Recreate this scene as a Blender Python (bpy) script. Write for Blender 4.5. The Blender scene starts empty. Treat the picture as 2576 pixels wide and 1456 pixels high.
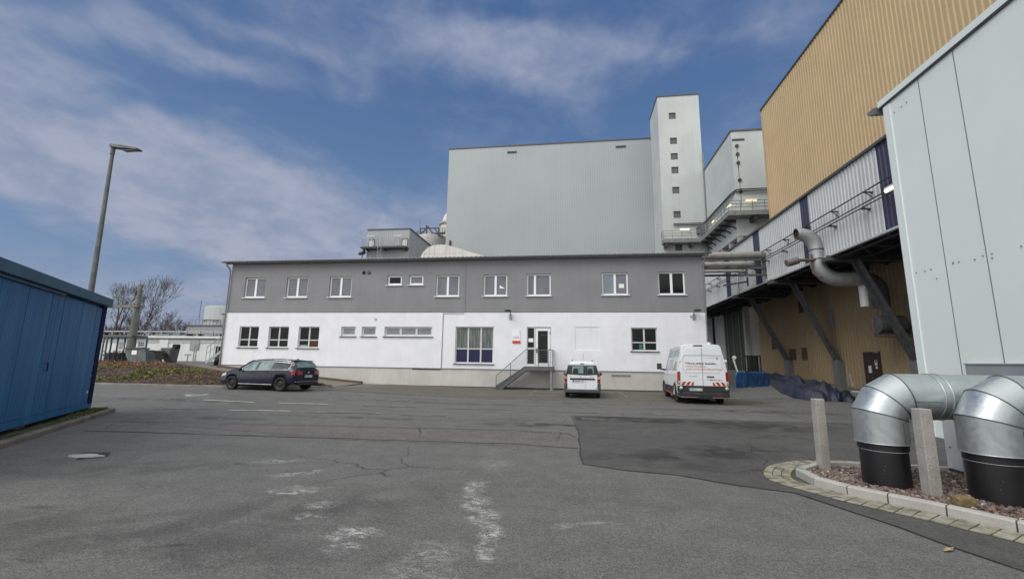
import bpy, bmesh, math, random
from mathutils import Vector, Matrix, noise
R = math.radians
random.seed(7)
sc = bpy.context.scene
col = sc.collection
# ------------------------------------------------------------------ camera
FPX, PITCH, ROLL, YAW, EYE = 1097.0, R(9.43), R(.84), R(-8.05), 1.7
fw = Vector((math.sin(YAW)*math.cos(PITCH), math.cos(YAW)*math.cos(PITCH), math.sin(PITCH)))
rt0 = Vector((math.cos(YAW), -math.sin(YAW), 0)); up0 = rt0.cross(fw)
rt = rt0*math.cos(ROLL) + up0*math.sin(ROLL); upv = up0*math.cos(ROLL) - rt0*math.sin(ROLL)
cam_d = bpy.data.cameras.new('camera'); cam = bpy.data.objects.new('camera', cam_d); col.objects.link(cam)
cam_d.sensor_width = 36; cam_d.lens = 36*FPX/2576; cam_d.clip_start = .05; cam_d.clip_end = 6000
m3 = Matrix((rt, upv, -fw)).transposed(); cam.matrix_world = Matrix.Translation((0, 0, EYE)) @ m3.to_4x4()
sc.camera = cam
EYEV = Vector((0, 0, EYE))
def ray(px, py): return fw*FPX + rt*(px-1288) - upv*(py-728)
def G(px, py, z=0.0): d = ray(px, py); return EYEV + d*((z-EYE)/d.z)      # pixel of the survey photo onto a level plane
def atY(px, py, y): d = ray(px, py); return EYEV + d*(y/d.y)              # ... onto a plane parallel to the office front
def atX(px, py, x): d = ray(px, py); return EYEV + d*(x/d.x)
CLOUDS = [(-0.953, 0.301, 0.3, 0.076, -0.14, 0.85), (-0.692, 0.265, 0.342, 0.101, -0.244, 0.95), (-0.863, 0.532, 0.26, 0.028, 0.14, 0.6), (-1.032, 0.411, 0.146, 0.075, 0.0, 0.4), (-0.792, 0.619, 0.162, 0.033, 0.175, 0.35), (-0.107, 0.65, 0.31, 0.081, 0.07, 0.6), (-0.29, 0.684, 0.172, 0.047, 0.0, 0.3), (-0.53, 0.221, 0.446, 0.076, 0.0, 0.6), (-0.766, 0.101, 0.407, 0.044, 0.0, 0.35), (0.041, 0.531, 0.138, 0.05, -0.524, 0.3), (0.451, 0.627, 0.152, 0.048, 0.0, 0.35), (-1.001, 0.199, 0.1, 0.039, -0.175, -0.6), (-0.819, 0.147, 0.086, 0.036, 0.0, -0.15), (-0.529, 0.506, 0.229, 0.096, 0.0, -0.4), (0.066, 0.754, 0.409, 0.045, 0.0, -0.3), (0.198, 0.53, 0.266, 0.097, 0.0, -0.3), (-0.946, 0.422, 0.18, 0.02, 0.14, -0.3)]
# ------------------------------------------------------------------ world, sun, exposure
SUN_EL, SUN_AZ = R(46), R(222)        # behind the viewer
w = bpy.data.worlds.new('World'); sc.world = w; w.use_nodes = True
nt = w.node_tree; nt.nodes.clear()
def N(t, **k):
    n = nt.nodes.new(t)
    for a, b in k.items(): setattr(n, a, b)
    return n
def lk(a, b): nt.links.new(a, b)
out = N('ShaderNodeOutputWorld'); bg = N('ShaderNodeBackground'); lk(bg.outputs[0], out.inputs[0]); bg.inputs[1].default_value = .1
sky = N('ShaderNodeTexSky', sky_type='NISHITA', sun_disc=False, sun_elevation=SUN_EL, sun_rotation=SUN_AZ, air_density=1.2, dust_density=1.5, ozone_density=2.0)
tc = N('ShaderNodeTexCoord')
sep = N('ShaderNodeSeparateXYZ'); lk(tc.outputs['Generated'], sep.inputs[0])
def M(op, a, b=None, c=None, clamp=False):
    n = N('ShaderNodeMath', operation=op, use_clamp=clamp)
    for i, v in enumerate((a, b, c)):
        if v is None: continue
        if isinstance(v, (int, float)): n.inputs[i].default_value = v
        else: lk(v, n.inputs[i])
    return n.outputs[0]
def MR(v, a, b, c=0, d=1, smooth=True):
    n = N('ShaderNodeMapRange', interpolation_type='SMOOTHSTEP' if smooth else 'LINEAR'); lk(v, n.inputs[0])
    for i, q in enumerate((a, b, c, d)): n.inputs[i+1].default_value = q
    return n.outputs[0]
def MIX(f, a, b, blend='MIX'):
    n = N('ShaderNodeMix', data_type='RGBA', blend_type=blend)
    if isinstance(f, (int, float)): n.inputs[0].default_value = f
    else: lk(f, n.inputs[0])
    for i, v in ((6, a), (7, b)):
        if isinstance(v, tuple): n.inputs[i].default_value = (*v, 1)
        else: lk(v, n.inputs[i])
    return n.outputs[2]
def NZ(vec, scale, detail=5, rough=.5, dist=0):
    n = N('ShaderNodeTexNoise'); lk(vec, n.inputs['Vector']); n.inputs['Scale'].default_value = scale
    n.inputs['Detail'].default_value = detail; n.inputs['Roughness'].default_value = rough; n.inputs['Distortion'].default_value = dist
    return n.outputs['Fac']
# clouds: azimuth / elevation field with drifting cirrus banks
az = M('ARCTAN2', sep.outputs[0], sep.outputs[1]); el = M('ARCSINE', sep.outputs[2])
cmb = N('ShaderNodeCombineXYZ'); lk(az, cmb.inputs[0]); lk(M('MULTIPLY', el, 1.9), cmb.inputs[1])
mp = N('ShaderNodeMapping'); lk(cmb.outputs[0], mp.inputs[0]); mp.inputs['Rotation'].default_value = (0, 0, R(14)); mp.inputs['Location'].default_value = (1.9, .4, 0)
wn = N('ShaderNodeTexNoise'); lk(mp.outputs[0], wn.inputs['Vector']); wn.inputs['Scale'].default_value = 2.6; wn.inputs['Detail'].default_value = 4
wsep = N('ShaderNodeSeparateColor'); lk(wn.outputs['Color'], wsep.inputs[0])
n1 = NZ(mp.outputs[0], 3.2, 6, .52, .6); n2 = NZ(mp.outputs[0], 8.5, 6, .55, .5)
waz = M('ADD', az, M('MULTIPLY', M('SUBTRACT', wsep.outputs[0], .5), .34)); wel = M('ADD', el, M('MULTIPLY', M('SUBTRACT', wsep.outputs[1], .5), .26))
tot = None
def bank(az0, el0, sa, se, rot, k):
    global tot
    ca, sa_ = math.cos(rot), math.sin(rot); dx, dy = M('SUBTRACT', waz, az0), M('SUBTRACT', wel, el0)
    u = M('DIVIDE', M('ADD', M('MULTIPLY', dx, ca), M('MULTIPLY', dy, sa_)), sa); v = M('DIVIDE', M('SUBTRACT', M('MULTIPLY', dy, ca), M('MULTIPLY', dx, sa_)), se)
    g_ = M('MULTIPLY', M('EXPONENT', M('MULTIPLY', M('ADD', M('MULTIPLY', u, u), M('MULTIPLY', v, v)), -1)), k)
    tot = g_ if tot is None else M('ADD', tot, g_)
# (azimuth, elevation, half-widths, tilt, strength) of each bank, radians
for q in CLOUDS: bank(*q)
cover = M('ADD', M('MULTIPLY', tot, 1.12), M('ADD', M('MULTIPLY', M('SUBTRACT', n1, .5), 1.15), M('ADD', M('MULTIPLY', M('SUBTRACT', n2, .5), .5), M('MULTIPLY', M('SUBTRACT', NZ(mp.outputs[0], 30, 5, .6, .4), .5), .22))))
cover = MR(cover, -.26, .95)
lowc = MR(el, .02, .24, .85, 0)
cover = M('MAXIMUM', M('MULTIPLY', cover, .95), lowc)
blue = MIX(MR(el, .1, .75), (1.25, 2.15, 3.7), (.56, 1.2, 2.75))
blue = MIX(.12, blue, sky.outputs[0])
n3 = NZ(mp.outputs[0], 21, 5, .6, .3)
cloudc = MIX(MR(M('ADD', M('MULTIPLY', n2, .65), M('MULTIPLY', n3, .35)), .33, .66), (2.35, 2.8, 3.95), (3.5, 3.75, 4.7))
cloudc = MIX(MR(el, .15, .7, 0, .55), cloudc, (2.4, 2.85, 4.1))
skyc = MIX(cover, blue, cloudc)
# unseen sky behind the viewer and overhead, brightened as added soft fill
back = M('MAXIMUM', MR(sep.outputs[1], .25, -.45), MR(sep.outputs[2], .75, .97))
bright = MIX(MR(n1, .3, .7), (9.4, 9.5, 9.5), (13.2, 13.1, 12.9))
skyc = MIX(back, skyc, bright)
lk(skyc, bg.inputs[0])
sd = bpy.data.lights.new('sun', 'SUN'); sd.energy = 1.35; sd.angle = R(35); sd.color = (1, .965, .92)
sun = bpy.data.objects.new('sun', sd); col.objects.link(sun)
sv = Vector((math.sin(SUN_AZ)*math.cos(SUN_EL), math.cos(SUN_AZ)*math.cos(SUN_EL), math.sin(SUN_EL)))
sun.rotation_euler = sv.to_track_quat('Z', 'Y').to_euler()
sc.view_settings.view_transform = 'Standard'; sc.view_settings.look = 'None'; sc.view_settings.exposure = .2; sc.view_settings.gamma = 1
# ------------------------------------------------------------------ materials
MATS = {}
def mat(name, c, rough=.6, metal=0, var=.12, scale=3, streak=0, fine=0, fscale=60, bump=0, bscale=40, emit=None, stretch=(1, 1, 1), c2=None, c2r=(.45, .7), spec=.5, coat=0, wave=None, bdist=.02):
    if name in MATS: return MATS[name]
    global nt
    m = bpy.data.materials.new(name); m.use_nodes = True; keep = nt; nt = m.node_tree
    bs = nt.nodes['Principled BSDF']; t = N('ShaderNodeTexCoord'); mpp = N('ShaderNodeMapping'); lk(t.outputs['Object'], mpp.inputs[0]); mpp.inputs['Scale'].default_value = stretch
    v = mpp.outputs[0]
    base = tuple(c)
    f = NZ(v, scale, 4, .55)
    cc = MIX(MR(f, .3, .7), tuple(x*(1-var) for x in base), tuple(min(1, x*(1+var)) for x in base))
    if c2: cc = MIX(MR(NZ(v, scale*.6+.01, 5, .6, .3), *c2r), cc, c2)
    if streak:
        m2 = N('ShaderNodeMapping'); lk(t.outputs['Object'], m2.inputs[0]); m2.inputs['Scale'].default_value = (2.2, 2.2, .12)
        cc = MIX(M('MULTIPLY', MR(NZ(m2.outputs[0], 1.5, 5, .6), .48, .75), streak), cc, tuple(x*.35 for x in base))
    if fine:
        cc = MIX(M('MULTIPLY', MR(NZ(v, fscale, 3, .7), .35, .65), fine), cc, tuple(x*.4 for x in base))
    lk(cc, bs.inputs['Base Color'])
    bs.inputs['Roughness'].default_value = rough; bs.inputs['Metallic'].default_value = metal
    bs.inputs['Specular IOR Level'].default_value = spec; bs.inputs['Coat Weight'].default_value = coat
    if metal and metal > .5:
        lk(MR(NZ(v, 14, 4, .6), .3, .7, rough*.75, min(1, rough*1.35)), bs.inputs['Roughness'])
    h = None
    if bump: h = NZ(v, bscale, 4, .6)
    if wave:
        wv = N('ShaderNodeTexWave', wave_type='BANDS', bands_direction=wave[0], wave_profile='SIN'); lk(t.outputs['Object'], wv.inputs[0]); wv.inputs['Scale'].default_value = wave[1]
        h = wv.outputs['Fac']; cc2 = MIX(M('MULTIPLY', wv.outputs['Fac'], wave[2]), cc, tuple(x*.55 for x in base)); lk(cc2, bs.inputs['Base Color'])
        bump = bump or .5
    if h is not None:
        b = N('ShaderNodeBump'); lk(h, b.inputs['Height']); b.inputs['Strength'].default_value = bump; b.inputs['Distance'].default_value = bdist; lk(b.outputs[0], bs.inputs['Normal'])
    if emit:
        bs.inputs['Emission Color'].default_value = (*emit[0], 1); bs.inputs['Emission Strength'].default_value = emit[1]
    nt = keep; MATS[name] = m; return m
# ------------------------------------------------------------------ mesh builder
class MB:
    def __init__(s): s.v = []; s.f = []; s.sm = []
    def add(s, vs, fs, smooth=False):
        o = len(s.v); s.v += [tuple(p) for p in vs]; s.f += [tuple(i+o for i in f) for f in fs]; s.sm += [smooth]*len(fs); return s
    def box(s, x0, x1, y0, y1, z0, z1, T=None):
        vs = [Vector((x, y, z)) for z in (z0, z1) for y in (y0, y1) for x in (x0, x1)]
        if T: vs = [T @ p for p in vs]
        return s.add(vs, [(0, 2, 3, 1), (4, 5, 7, 6), (0, 1, 5, 4), (2, 6, 7, 3), (0, 4, 6, 2), (1, 3, 7, 5)])
    def beam(s, a, b, wd=.05, ht=None, upd=(0, 0, 1)):
        a, b = Vector(a), Vector(b); d = (b-a).normalized(); ht = ht or wd; u = Vector(upd)
        if abs(d.dot(u)) > .98: u = Vector((1, 0, 0))
        r = d.cross(u).normalized()*wd/2; q = r.cross(d).normalized()*ht/2
        return s.add([a-r-q, a+r-q, a+r+q, a-r+q, b-r-q, b+r-q, b+r+q, b-r+q], [(0, 1, 2, 3), (7, 6, 5, 4), (0, 4, 5, 1), (1, 5, 6, 2), (2, 6, 7, 3), (3, 7, 4, 0)])
    def tube(s, pts, r, n=8, cap=True, rad=None, split=False):
        pts = [Vector(p) for p in pts]; rings = []; u = None
        for i, p in enumerate(pts):
            if i == 0: d = pts[1]-p
            elif i == len(pts)-1: d = p-pts[i-1]
            else: d = (pts[i+1]-p).normalized() + (p-pts[i-1]).normalized()
            d.normalize()
            if u is None:
                u = Vector((0, 0, 1)) if abs(d.z) < .9 else Vector((0, 1, 0))
            u = (u - d*u.dot(d)); u.normalize(); q = d.cross(u)
            k = 1.0
            if 0 < i < len(pts)-1: k = 1/max(.35, d.dot((p-pts[i-1]).normalized()))
            rr = rad[i] if rad else r
            # stretch only in the bend plane
            bend = (pts[i+1]-p).normalized()-(p-pts[i-1]).normalized() if 0 < i < len(pts)-1 else Vector((0, 0, 0))
            ring = []
            for j in range(n):
                a = 2*math.pi*j/n; o = u*math.cos(a)*rr + q*math.sin(a)*rr
                if bend.length > 1e-4:
                    bn = bend.normalized(); o = o + bn*(o.dot(bn))*(k-1)
                ring.append(p+o)
            rings.append(ring)
        for i in range(len(rings)-1):
            if split or i == 0: s.v += [tuple(p) for p in rings[i]]
            o = len(s.v)-n; s.v += [tuple(p) for p in rings[i+1]]
            for j in range(n): s.f.append((o+j, o+(j+1) % n, o+n+(j+1) % n, o+n+j)); s.sm.append(True)
        if cap:
            s.add(rings[0], [tuple(range(n-1, -1, -1))]); s.add(rings[-1], [tuple(range(n))])
        return rings
    def cyl(s, a, b, r, n=16, r2=None):
        s.tube([a, b], r, n, rad=[r, r if r2 is None else r2]); return s
    def prism(s, poly, T, d0, d1):     # poly in 2d (a,b) -> T(a,b,t)
        n = len(poly); vs = [T(a, b, d0) for a, b in poly]+[T(a, b, d1) for a, b in poly]
        fs = [tuple(range(n-1, -1, -1)), tuple(range(n, 2*n))]+[(i, (i+1) % n, n+(i+1) % n, n+i) for i in range(n)]
        return s.add(vs, fs)
    def quad(s, a, b, c, d): return s.add([a, b, c, d], [(0, 1, 2, 3)])
    def grid(s, rows, smooth=False, closed=False):
        n = len(rows[0]); vs = [p for r in rows for p in r]; fs = []
        for i in range(len(rows)-1):
            for j in range(n if closed else n-1): fs.append((i*n+j, i*n+(j+1) % n, (i+1)*n+(j+1) % n, (i+1)*n+j))
        return s.add(vs, fs, smooth)
    def sphere(s, c, r, n=10, m=7, sc3=(1, 1, 1)):
        rows = []
        for i in range(m+1):
            a = math.pi*i/m - math.pi/2
            rows.append([(c[0]+r*sc3[0]*math.cos(a)*math.cos(2*math.pi*j/n), c[1]+r*sc3[1]*math.cos(a)*math.sin(2*math.pi*j/n), c[2]+r*sc3[2]*math.sin(a)) for j in range(n)])
        return s.grid(rows, True, True)
    def build(s, name, m, parent=None, local=False, fixn=False, bevel=0, **kw):
        me = bpy.data.meshes.new(name); vs = s.v
        if parent is not None and not local:
            inv = PW[parent.name].inverted(); vs = [tuple(inv @ Vector(p)) for p in s.v]
        me.from_pydata(vs, [], s.f); me.polygons.foreach_set('use_smooth', s.sm)
        if fixn:
            b = bmesh.new(); b.from_mesh(me); bmesh.ops.recalc_face_normals(b, faces=b.faces); b.to_mesh(me); b.free()
        o = bpy.data.objects.new(name, me); col.objects.link(o); me.materials.append(m)
        if parent is not None: o.parent = parent; PW[o.name] = PW[parent.name]
        else: PW[o.name] = Matrix.Identity(4)
        if bevel:
            md = o.modifiers.new('bevel', 'BEVEL'); md.width = bevel; md.segments = 2; md.limit_method = 'ANGLE'
        tag(o, **kw); return o
PW = {}
def tag(o, label=None, cat=None, group=None, kind=None):
    if label: o['label'] = label
    if cat: o['category'] = cat
    if group: o['group'] = group
    if kind: o['kind'] = kind
    return o
def thing(name, label, cat, loc=(0, 0, 0), rz=0, group=None):
    o = bpy.data.objects.new(name, None); col.objects.link(o); o.location = loc; o.rotation_euler = (0, 0, rz); o.empty_display_size = .3
    PW[o.name] = Matrix.Translation(Vector(loc)) @ Matrix.Rotation(rz, 4, 'Z')
    return tag(o, label, cat, group)
def copy_tree(o, parent=None, loc=None, rz=None, label=None):
    c = o.copy(); col.objects.link(c)
    if parent: c.parent = parent
    if loc is not None: c.location = loc
    if rz is not None: c.rotation_euler = (0, 0, rz)
    if label: c['label'] = label
    for ch in list(o.children): copy_tree(ch, c)
    return c
def text(name, s, size, m, parent, T, bold=0, wid=None, align='LEFT', **kw):
    cu = bpy.data.curves.new(name, 'FONT'); cu.body = s; cu.size = size; cu.align_x = align; cu.offset = bold; cu.resolution_u = 3
    t = bpy.data.objects.new('tmp_text', cu); col.objects.link(t); bpy.context.view_layer.update()
    me = bpy.data.meshes.new_from_object(t.evaluated_get(bpy.context.evaluated_depsgraph_get())); bpy.data.objects.remove(t); bpy.data.curves.remove(cu)
    xs = [v.co.x for v in me.vertices]; k = 1
    if wid: k = wid/(max(xs)-min(xs))
    for v in me.vertices: v.co = T @ Vector((v.co.x*k, v.co.y, 0))
    me.materials.clear(); me.materials.append(m); me.name = name
    o = bpy.data.objects.new(name, me); col.objects.link(o); o.parent = parent; PW[o.name] = PW[parent.name]; return tag(o, **kw)
def ss(a, b, x):
    t = max(0, min(1, (x-a)/(b-a))); return t*t*(3-2*t)
def lerp(a, b, t): return a+(b-a)*t
def corr(mb, a, b, z0, z1, nrm, pitch=.3, depth=.05, z0b=None):
    """upright trapezoid sheet from a to b (x,y)"""
    a, b = Vector(a), Vector(b); L = (b-a).length; d = (b-a)/L; nr = Vector(nrm); n = max(1, round(L/pitch)); p = L/n; pts = []
    for i in range(n):
        for t, o in ((0, 0), (.36, 0), (.5, 1), (.86, 1)): pts.append(a+d*(i+t)*p+nr*o*depth)
    pts.append(b)
    zb = lambda q: z0 if z0b is None else lerp(z0, z0b, (q-a).dot(d)/L)
    mb.grid([[(q.x, q.y, zb(q)) for q in pts], [(q.x, q.y, z1) for q in pts]]); return mb
# ------------------------------------------------------------------ palette
m_white = mat('white_render', (.79, .80, .85), .9, var=.04, scale=1.0, bump=.35, bscale=45, streak=.07)
m_grey = mat('grey_render', (.235, .237, .25), .92, var=.06, scale=.5, bump=.3, bscale=45, streak=.09)
m_plinth = mat('plinth_render', (.54, .525, .50), .95, var=.07, scale=.7, streak=.1, bump=.3, bscale=30, c2=(.45, .435, .41), c2r=(.5, .8))
m_pvc = mat('white_frame', (.82, .83, .86), .45, var=.02)
m_pvcgrey = mat('grey_white_frame', (.60, .61, .62), .5, var=.04)
m_dark = mat('dark_metal', (.035, .037, .04), .5, var=.1)
m_steel = mat('galvanised_steel', (.30, .32, .33), .5, .6, var=.12, scale=6)
m_sill = mat('anthracite_sill', (.04, .042, .048), .5)
m_zinc = mat('zinc_gutter', (.21, .22, .225), .5, .4, var=.15)
m_roof = mat('grey_roof_sheet', (.42, .43, .44), .5, .3, var=.08)
m_dkglass = mat('dark_glass', (.010, .012, .012), .12, var=.5, scale=1.2, spec=.22)
m_glgrey = mat('blind_and_sky_glass', (.15, .16, .185), .15, var=.12, scale=1.0, spec=.4)  # grey-blue of blinds plus reflected sky, both put into the base colour
m_gl2 = mat('frosted_glass', (.20, .225, .24), .3, var=.15, scale=2)
m_glblue = mat('blue_grey_glass', (.17, .23, .27), .1, var=.1, scale=1)
m_curtain = mat('curtain_glass', (.13, .15, .14), .25, var=.45, scale=5, stretch=(4, 4, .25), spec=.3)
m_navy = mat('navy_panel', (.010, .011, .060), .35, var=.1)
m_hall = mat('hall_cladding', (.350, .380, .395), .55, .1, var=.05, scale=.12, wave=('X', .9, .24), bump=.25, c2=(.325, .358, .372), c2r=(.45, .8))
m_tower = mat('tower_concrete', (.48, .515, .51), .8, var=.06, scale=.25, streak=.16, c2=(.39, .43, .43), c2r=(.5, .8))
m_conc = mat('weathered_concrete', (.40, .40, .38), .9, var=.12, scale=1.2, streak=.45, bump=.3, bscale=12)
m_coping = mat('dark_coping', (.07, .07, .075), .5, var=.1)
m_black = mat('black_void', (.012, .012, .012), .9, var=.2)
m_mast = mat('mast_green_concrete', (.17, .18, .155), .85, var=.15, scale=2, streak=.3)
# ------------------------------------------------------------------ ground
def gz(x, y):
    zr = .056*max(0, min(y, 46)-25)*ss(9, 13, x)
    zl = .21*ss(-4, -15, x)*ss(13, 19.5, y)*(1-.6*ss(22, 28, y))
    zp = 1.12*ss(-27.3, -30, x)*ss(23, 28.5, y)
    zq = 1.12*ss(-25.6, -27.6, x)*ss(28.8, 31.5, y)
    return max(zr, zl, zp, zq)
def axis(bands):
    o = []
    for a, b, s in bands:
        n = max(1, round((b-a)/s)); o += [a+(b-a)*i/n for i in range(n)]
    return o+[bands[-1][1]]
xs = axis([(-1500, -200, 260), (-200, -40, 20), (-40, -24, .8), (-24, 20, 1.0), (20, 60, 8), (60, 1500, 240)])
ys = axis([(-200, -10, 30), (-10, 34, 1.0), (34, 60, 4), (60, 400, 60), (400, 2500, 350)])
g = MB(); g.grid([[(x, y, gz(x, y)) for x in xs] for y in ys], True)

def asphalt(name, base, patchy, tint=(1, 1, 1), scuffs=(), crack=True, stains=(), spk=1.0):
    global nt
    m = bpy.data.materials.new(name); m.use_nodes = True; keep = nt; nt = m.node_tree; bs = nt.nodes['Principled BSDF']
    t = N('ShaderNodeTexCoord'); v = t.outputs['Object']
    b = tuple(base*q for q in tint)
    big = MR(NZ(v, .22, 5, .6, .4), .3, .7); c = MIX(big, tuple(q*(1-patchy) for q in b), tuple(q*(1+patchy) for q in b))
    ml = N('ShaderNodeMapping'); lk(v, ml.inputs[0]); ml.inputs['Scale'].default_value = (.28, 1.9, 1); ml.inputs['Rotation'].default_value = (0, 0, R(4))
    str_ = MR(NZ(ml.outputs[0], .55, 5, .65, .3), .47, .7); c = MIX(M('MULTIPLY', str_, .5), c, tuple(q*.5 for q in b))
    ag = NZ(v, 62, 4, .85); c = MIX(MR(ag, .38, .62), MIX(.60*spk, c, (.012, .012, .012)), MIX(.30*spk, c, (.4, .39, .36)))
    md2 = NZ(v, 21, 4, .8); c = MIX(MR(md2, .40, .62), MIX(.26*spk, c, (.02, .02, .02)), MIX(.10*spk, c, (.4, .4, .37)))
    md_ = NZ(v, 2.3, 6, .7, .3); c = MIX(MR(md_, .35, .65), MIX(.13, c, (.02, .02, .02)), MIX(.04, c, (.4, .4, .38)))
    vo = N('ShaderNodeTexVoronoi'); lk(v, vo.inputs['Vector']); vo.inputs['Scale'].default_value = 46
    sp = N('ShaderNodeSeparateColor'); lk(vo.outputs['Color'], sp.inputs[0])
    chip = M('MULTIPLY', MR(vo.outputs['Distance'], .30, .12), MR(sp.outputs[0], .90, .96)); c = MIX(M('MULTIPLY', chip, .7*spk), c, (.34, .33, .31))
    cv = N('ShaderNodeTexVoronoi', feature='DISTANCE_TO_EDGE'); wq = N('ShaderNodeTexNoise'); lk(v, wq.inputs['Vector']); wq.inputs['Scale'].default_value = 1.3; wq.inputs['Detail'].default_value = 6; lk(MIX(.35, v, wq.outputs['Color']), cv.inputs['Vector']); cv.inputs['Scale'].default_value = .33
    crk = M('MULTIPLY', MR(cv.outputs['Distance'], .0015, .0045, 1, 0), MR(NZ(v, .35, 3), .50, .58)); c = MIX(M('MULTIPLY', crk, .7), c, (.015, .015, .015))
    m2 = N('ShaderNodeSeparateXYZ'); lk(v, m2.inputs[0])
    wz = N('ShaderNodeTexNoise'); lk(v, wz.inputs['Vector']); wz.inputs['Scale'].default_value = 4.5; wz.inputs['Detail'].default_value = 5; ws = N('ShaderNodeSeparateColor'); lk(wz.outputs['Color'], ws.inputs[0])
    WX_ = M('ADD', m2.outputs[0], M('MULTIPLY', M('SUBTRACT', ws.outputs[0], .5), .5)); WY_ = M('ADD', m2.outputs[1], M('MULTIPLY', M('SUBTRACT', ws.outputs[1], .5), .5))
    sm_ = N('ShaderNodeMapping'); lk(v, sm_.inputs[0]); sm_.inputs['Scale'].default_value = (6, 13, 1); sm_.inputs['Rotation'].default_value = (0, 0, R(8)); sn_ = NZ(sm_.outputs[0], 1.0, 7, .8, 1.2)
    for (px, py, sx, sy, ang, k) in scuffs:
        ca, sa = math.cos(ang), math.sin(ang)
        dx, dy = M('SUBTRACT', WX_, px), M('SUBTRACT', WY_, py)
        u = M('DIVIDE', M('ADD', M('MULTIPLY', dx, ca), M('MULTIPLY', dy, sa)), sx*1.1); q = M('DIVIDE', M('SUBTRACT', M('MULTIPLY', dy, ca), M('MULTIPLY', dx, sa)), sy*1.5)
        r2 = M('ADD', M('MULTIPLY', u, u), M('MULTIPLY', q, q)); fall = M('SUBTRACT', 1, r2, clamp=True)
        nn = MR(M('ADD', M('MULTIPLY', sn_, .62), M('MULTIPLY', ag, .38)), .47, .60)
        c = MIX(M('MULTIPLY', M('MULTIPLY', fall, nn), k), c, (.62, .62, .60))
    for (px, py, sx, sy, ang, k) in stains:
        ca, sa = math.cos(ang), math.sin(ang)
        dx, dy = M('SUBTRACT', m2.outputs[0], px), M('SUBTRACT', m2.outputs[1], py)
        u = M('DIVIDE', M('ADD', M('MULTIPLY', dx, ca), M('MULTIPLY', dy, sa)), sx); q = M('DIVIDE', M('SUBTRACT', M('MULTIPLY', dy, ca), M('MULTIPLY', dx, sa)), sy)
        fall = M('SUBTRACT', 1, M('ADD', M('MULTIPLY', u, u), M('MULTIPLY', q, q)), clamp=True)
        c = MIX(M('MULTIPLY', M('MULTIPLY', fall, MR(NZ(v, 1.6, 5, .6, .5), .35, .6)), k), c, (.014, .013, .013))
    lk(c, bs.inputs['Base Color']); bs.inputs['Specular IOR Level'].default_value = .35
    lk(MR(big, 0, 1, .72, .9), bs.inputs['Roughness'])
    bp = N('ShaderNodeBump'); lk(M('ADD', ag, M('MULTIPLY', NZ(v, 1.5, 3), .6)), bp.inputs['Height']); bp.inputs['Strength'].default_value = .55; bp.inputs['Distance'].default_value = .012; lk(bp.outputs[0], bs.inputs['Normal'])
    nt = keep; return m
def sc_(px, py, sx, sy, a, k): p = G(px, py); return (p.x, p.y, sx, sy, a, k)
scuffs = [sc_(1193, 1225, .17, .32, .1, 1), sc_(1198, 1262, .20, .26, .1, 1), sc_(1222, 1300, .17, .22, .2, 1), sc_(1236, 1335, .16, .2, .1, 1), sc_(1222, 1378, .12, .18, .1, .9), sc_(1245, 1165, .3, .3, 0, .3), sc_(745, 1190, .42, .10, .75, 1),
          sc_(650, 1165, .4, .12, .5, .35), sc_(815, 1268, .3, .13, .6, 1), sc_(890, 1342, .3, .12, .4, 1), sc_(790, 1297, .22, .04, .1, 1), sc_(700, 1160, .35, .12, .2, .7), sc_(735, 1235, .4, .08, .1, .8), sc_(860, 1375, .22, .1, .4, .8), sc_(1095, 1385, .25, .22, 1.2, .5), sc_(1040, 1450, .35, .25, .4, .4), sc_(1480, 1318, .4, .06, .3, .5), sc_(770, 1226, .45, .06, .1, .4)]
stains = [sc_(1540, 1075, 3.5, .35, -.1, .75), sc_(560, 1052, 1.6, .45, 0, .6), sc_(410, 1372, .25, .05, .3, .8), sc_(245, 1390, .25, .05, .2, .8), sc_(50, 1410, .25, .06, .1, .8), sc_(105, 1275, .25, .07, .1, .7), sc_(1000, 1003, 3, .35, 0, .4), sc_(1270, 1055, 1.2, .5, .1, .4), sc_(730, 1290, 2.5, .8, .6, .4), sc_(1350, 1070, 2.2, .5, 0, .6), sc_(900, 1050, 3.5, .4, 0, .5), sc_(1150, 1015, 5, .5, 0, .45), sc_(1900, 1035, 5, .8, 0, .6), sc_(2050, 1005, 4, .9, .2, .55), sc_(1500, 1015, 5, .35, 0, .5), sc_(420, 1010, 5, .5, 0, .4), sc_(300, 1180, 2.2, .6, .4, .35), sc_(560, 1400, 1.2, .5, .3, .35), sc_(1560, 1260, 1.5, .4, 0, .2), sc_(100, 1330, 1.5, .8, 0, .35)]
m_asph = asphalt('asphalt', .142, .17, (.985, .995, .945), scuffs, stains=stains)
g.build('ground', m_asph, kind='structure')
def sheet(name, pts, m, dz=.004, kind='structure', z=None, **kw):
    b = MB(); b.add([(p[0], p[1], (gz(p[0], p[1]) if z is None else z)+dz) for p in pts], [tuple(range(len(pts)))]); return b.build(name, m, fixn=True, kind=kind, **kw)
def wob(pts, amp=.04, n=10):
    o = []
    for i in range(len(pts)):
        a, b = Vector(pts[i][:2]), Vector(pts[(i+1) % len(pts)][:2]); k = max(1, min(n, int((b-a).length/.3)))
        for j in range(k): 
            p = a.lerp(b, j/k); q = noise.noise((p.x*1.3, p.y*1.3, 3.3))*amp*2 + noise.noise((p.x*6, p.y*6, 1))*amp*.6
            o.append((p.x+q, p.y+q))
    return o
m_patch = asphalt('newer_asphalt', .060, .26, (1, .955, .94), stains=[sc_(1650, 1058, 4.5, .8, .0, .9), sc_(1790, 1140, 2.2, .9, .5, .8), sc_(1950, 1075, 2.5, 1.0, .2, .7), sc_(1540, 1047, 2.0, .5, 0, .8), sc_(1580, 1150, 1.2, .4, .2, .5), sc_(1850, 1180, 1.5, .4, 0, .5)], spk=.5)
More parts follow.
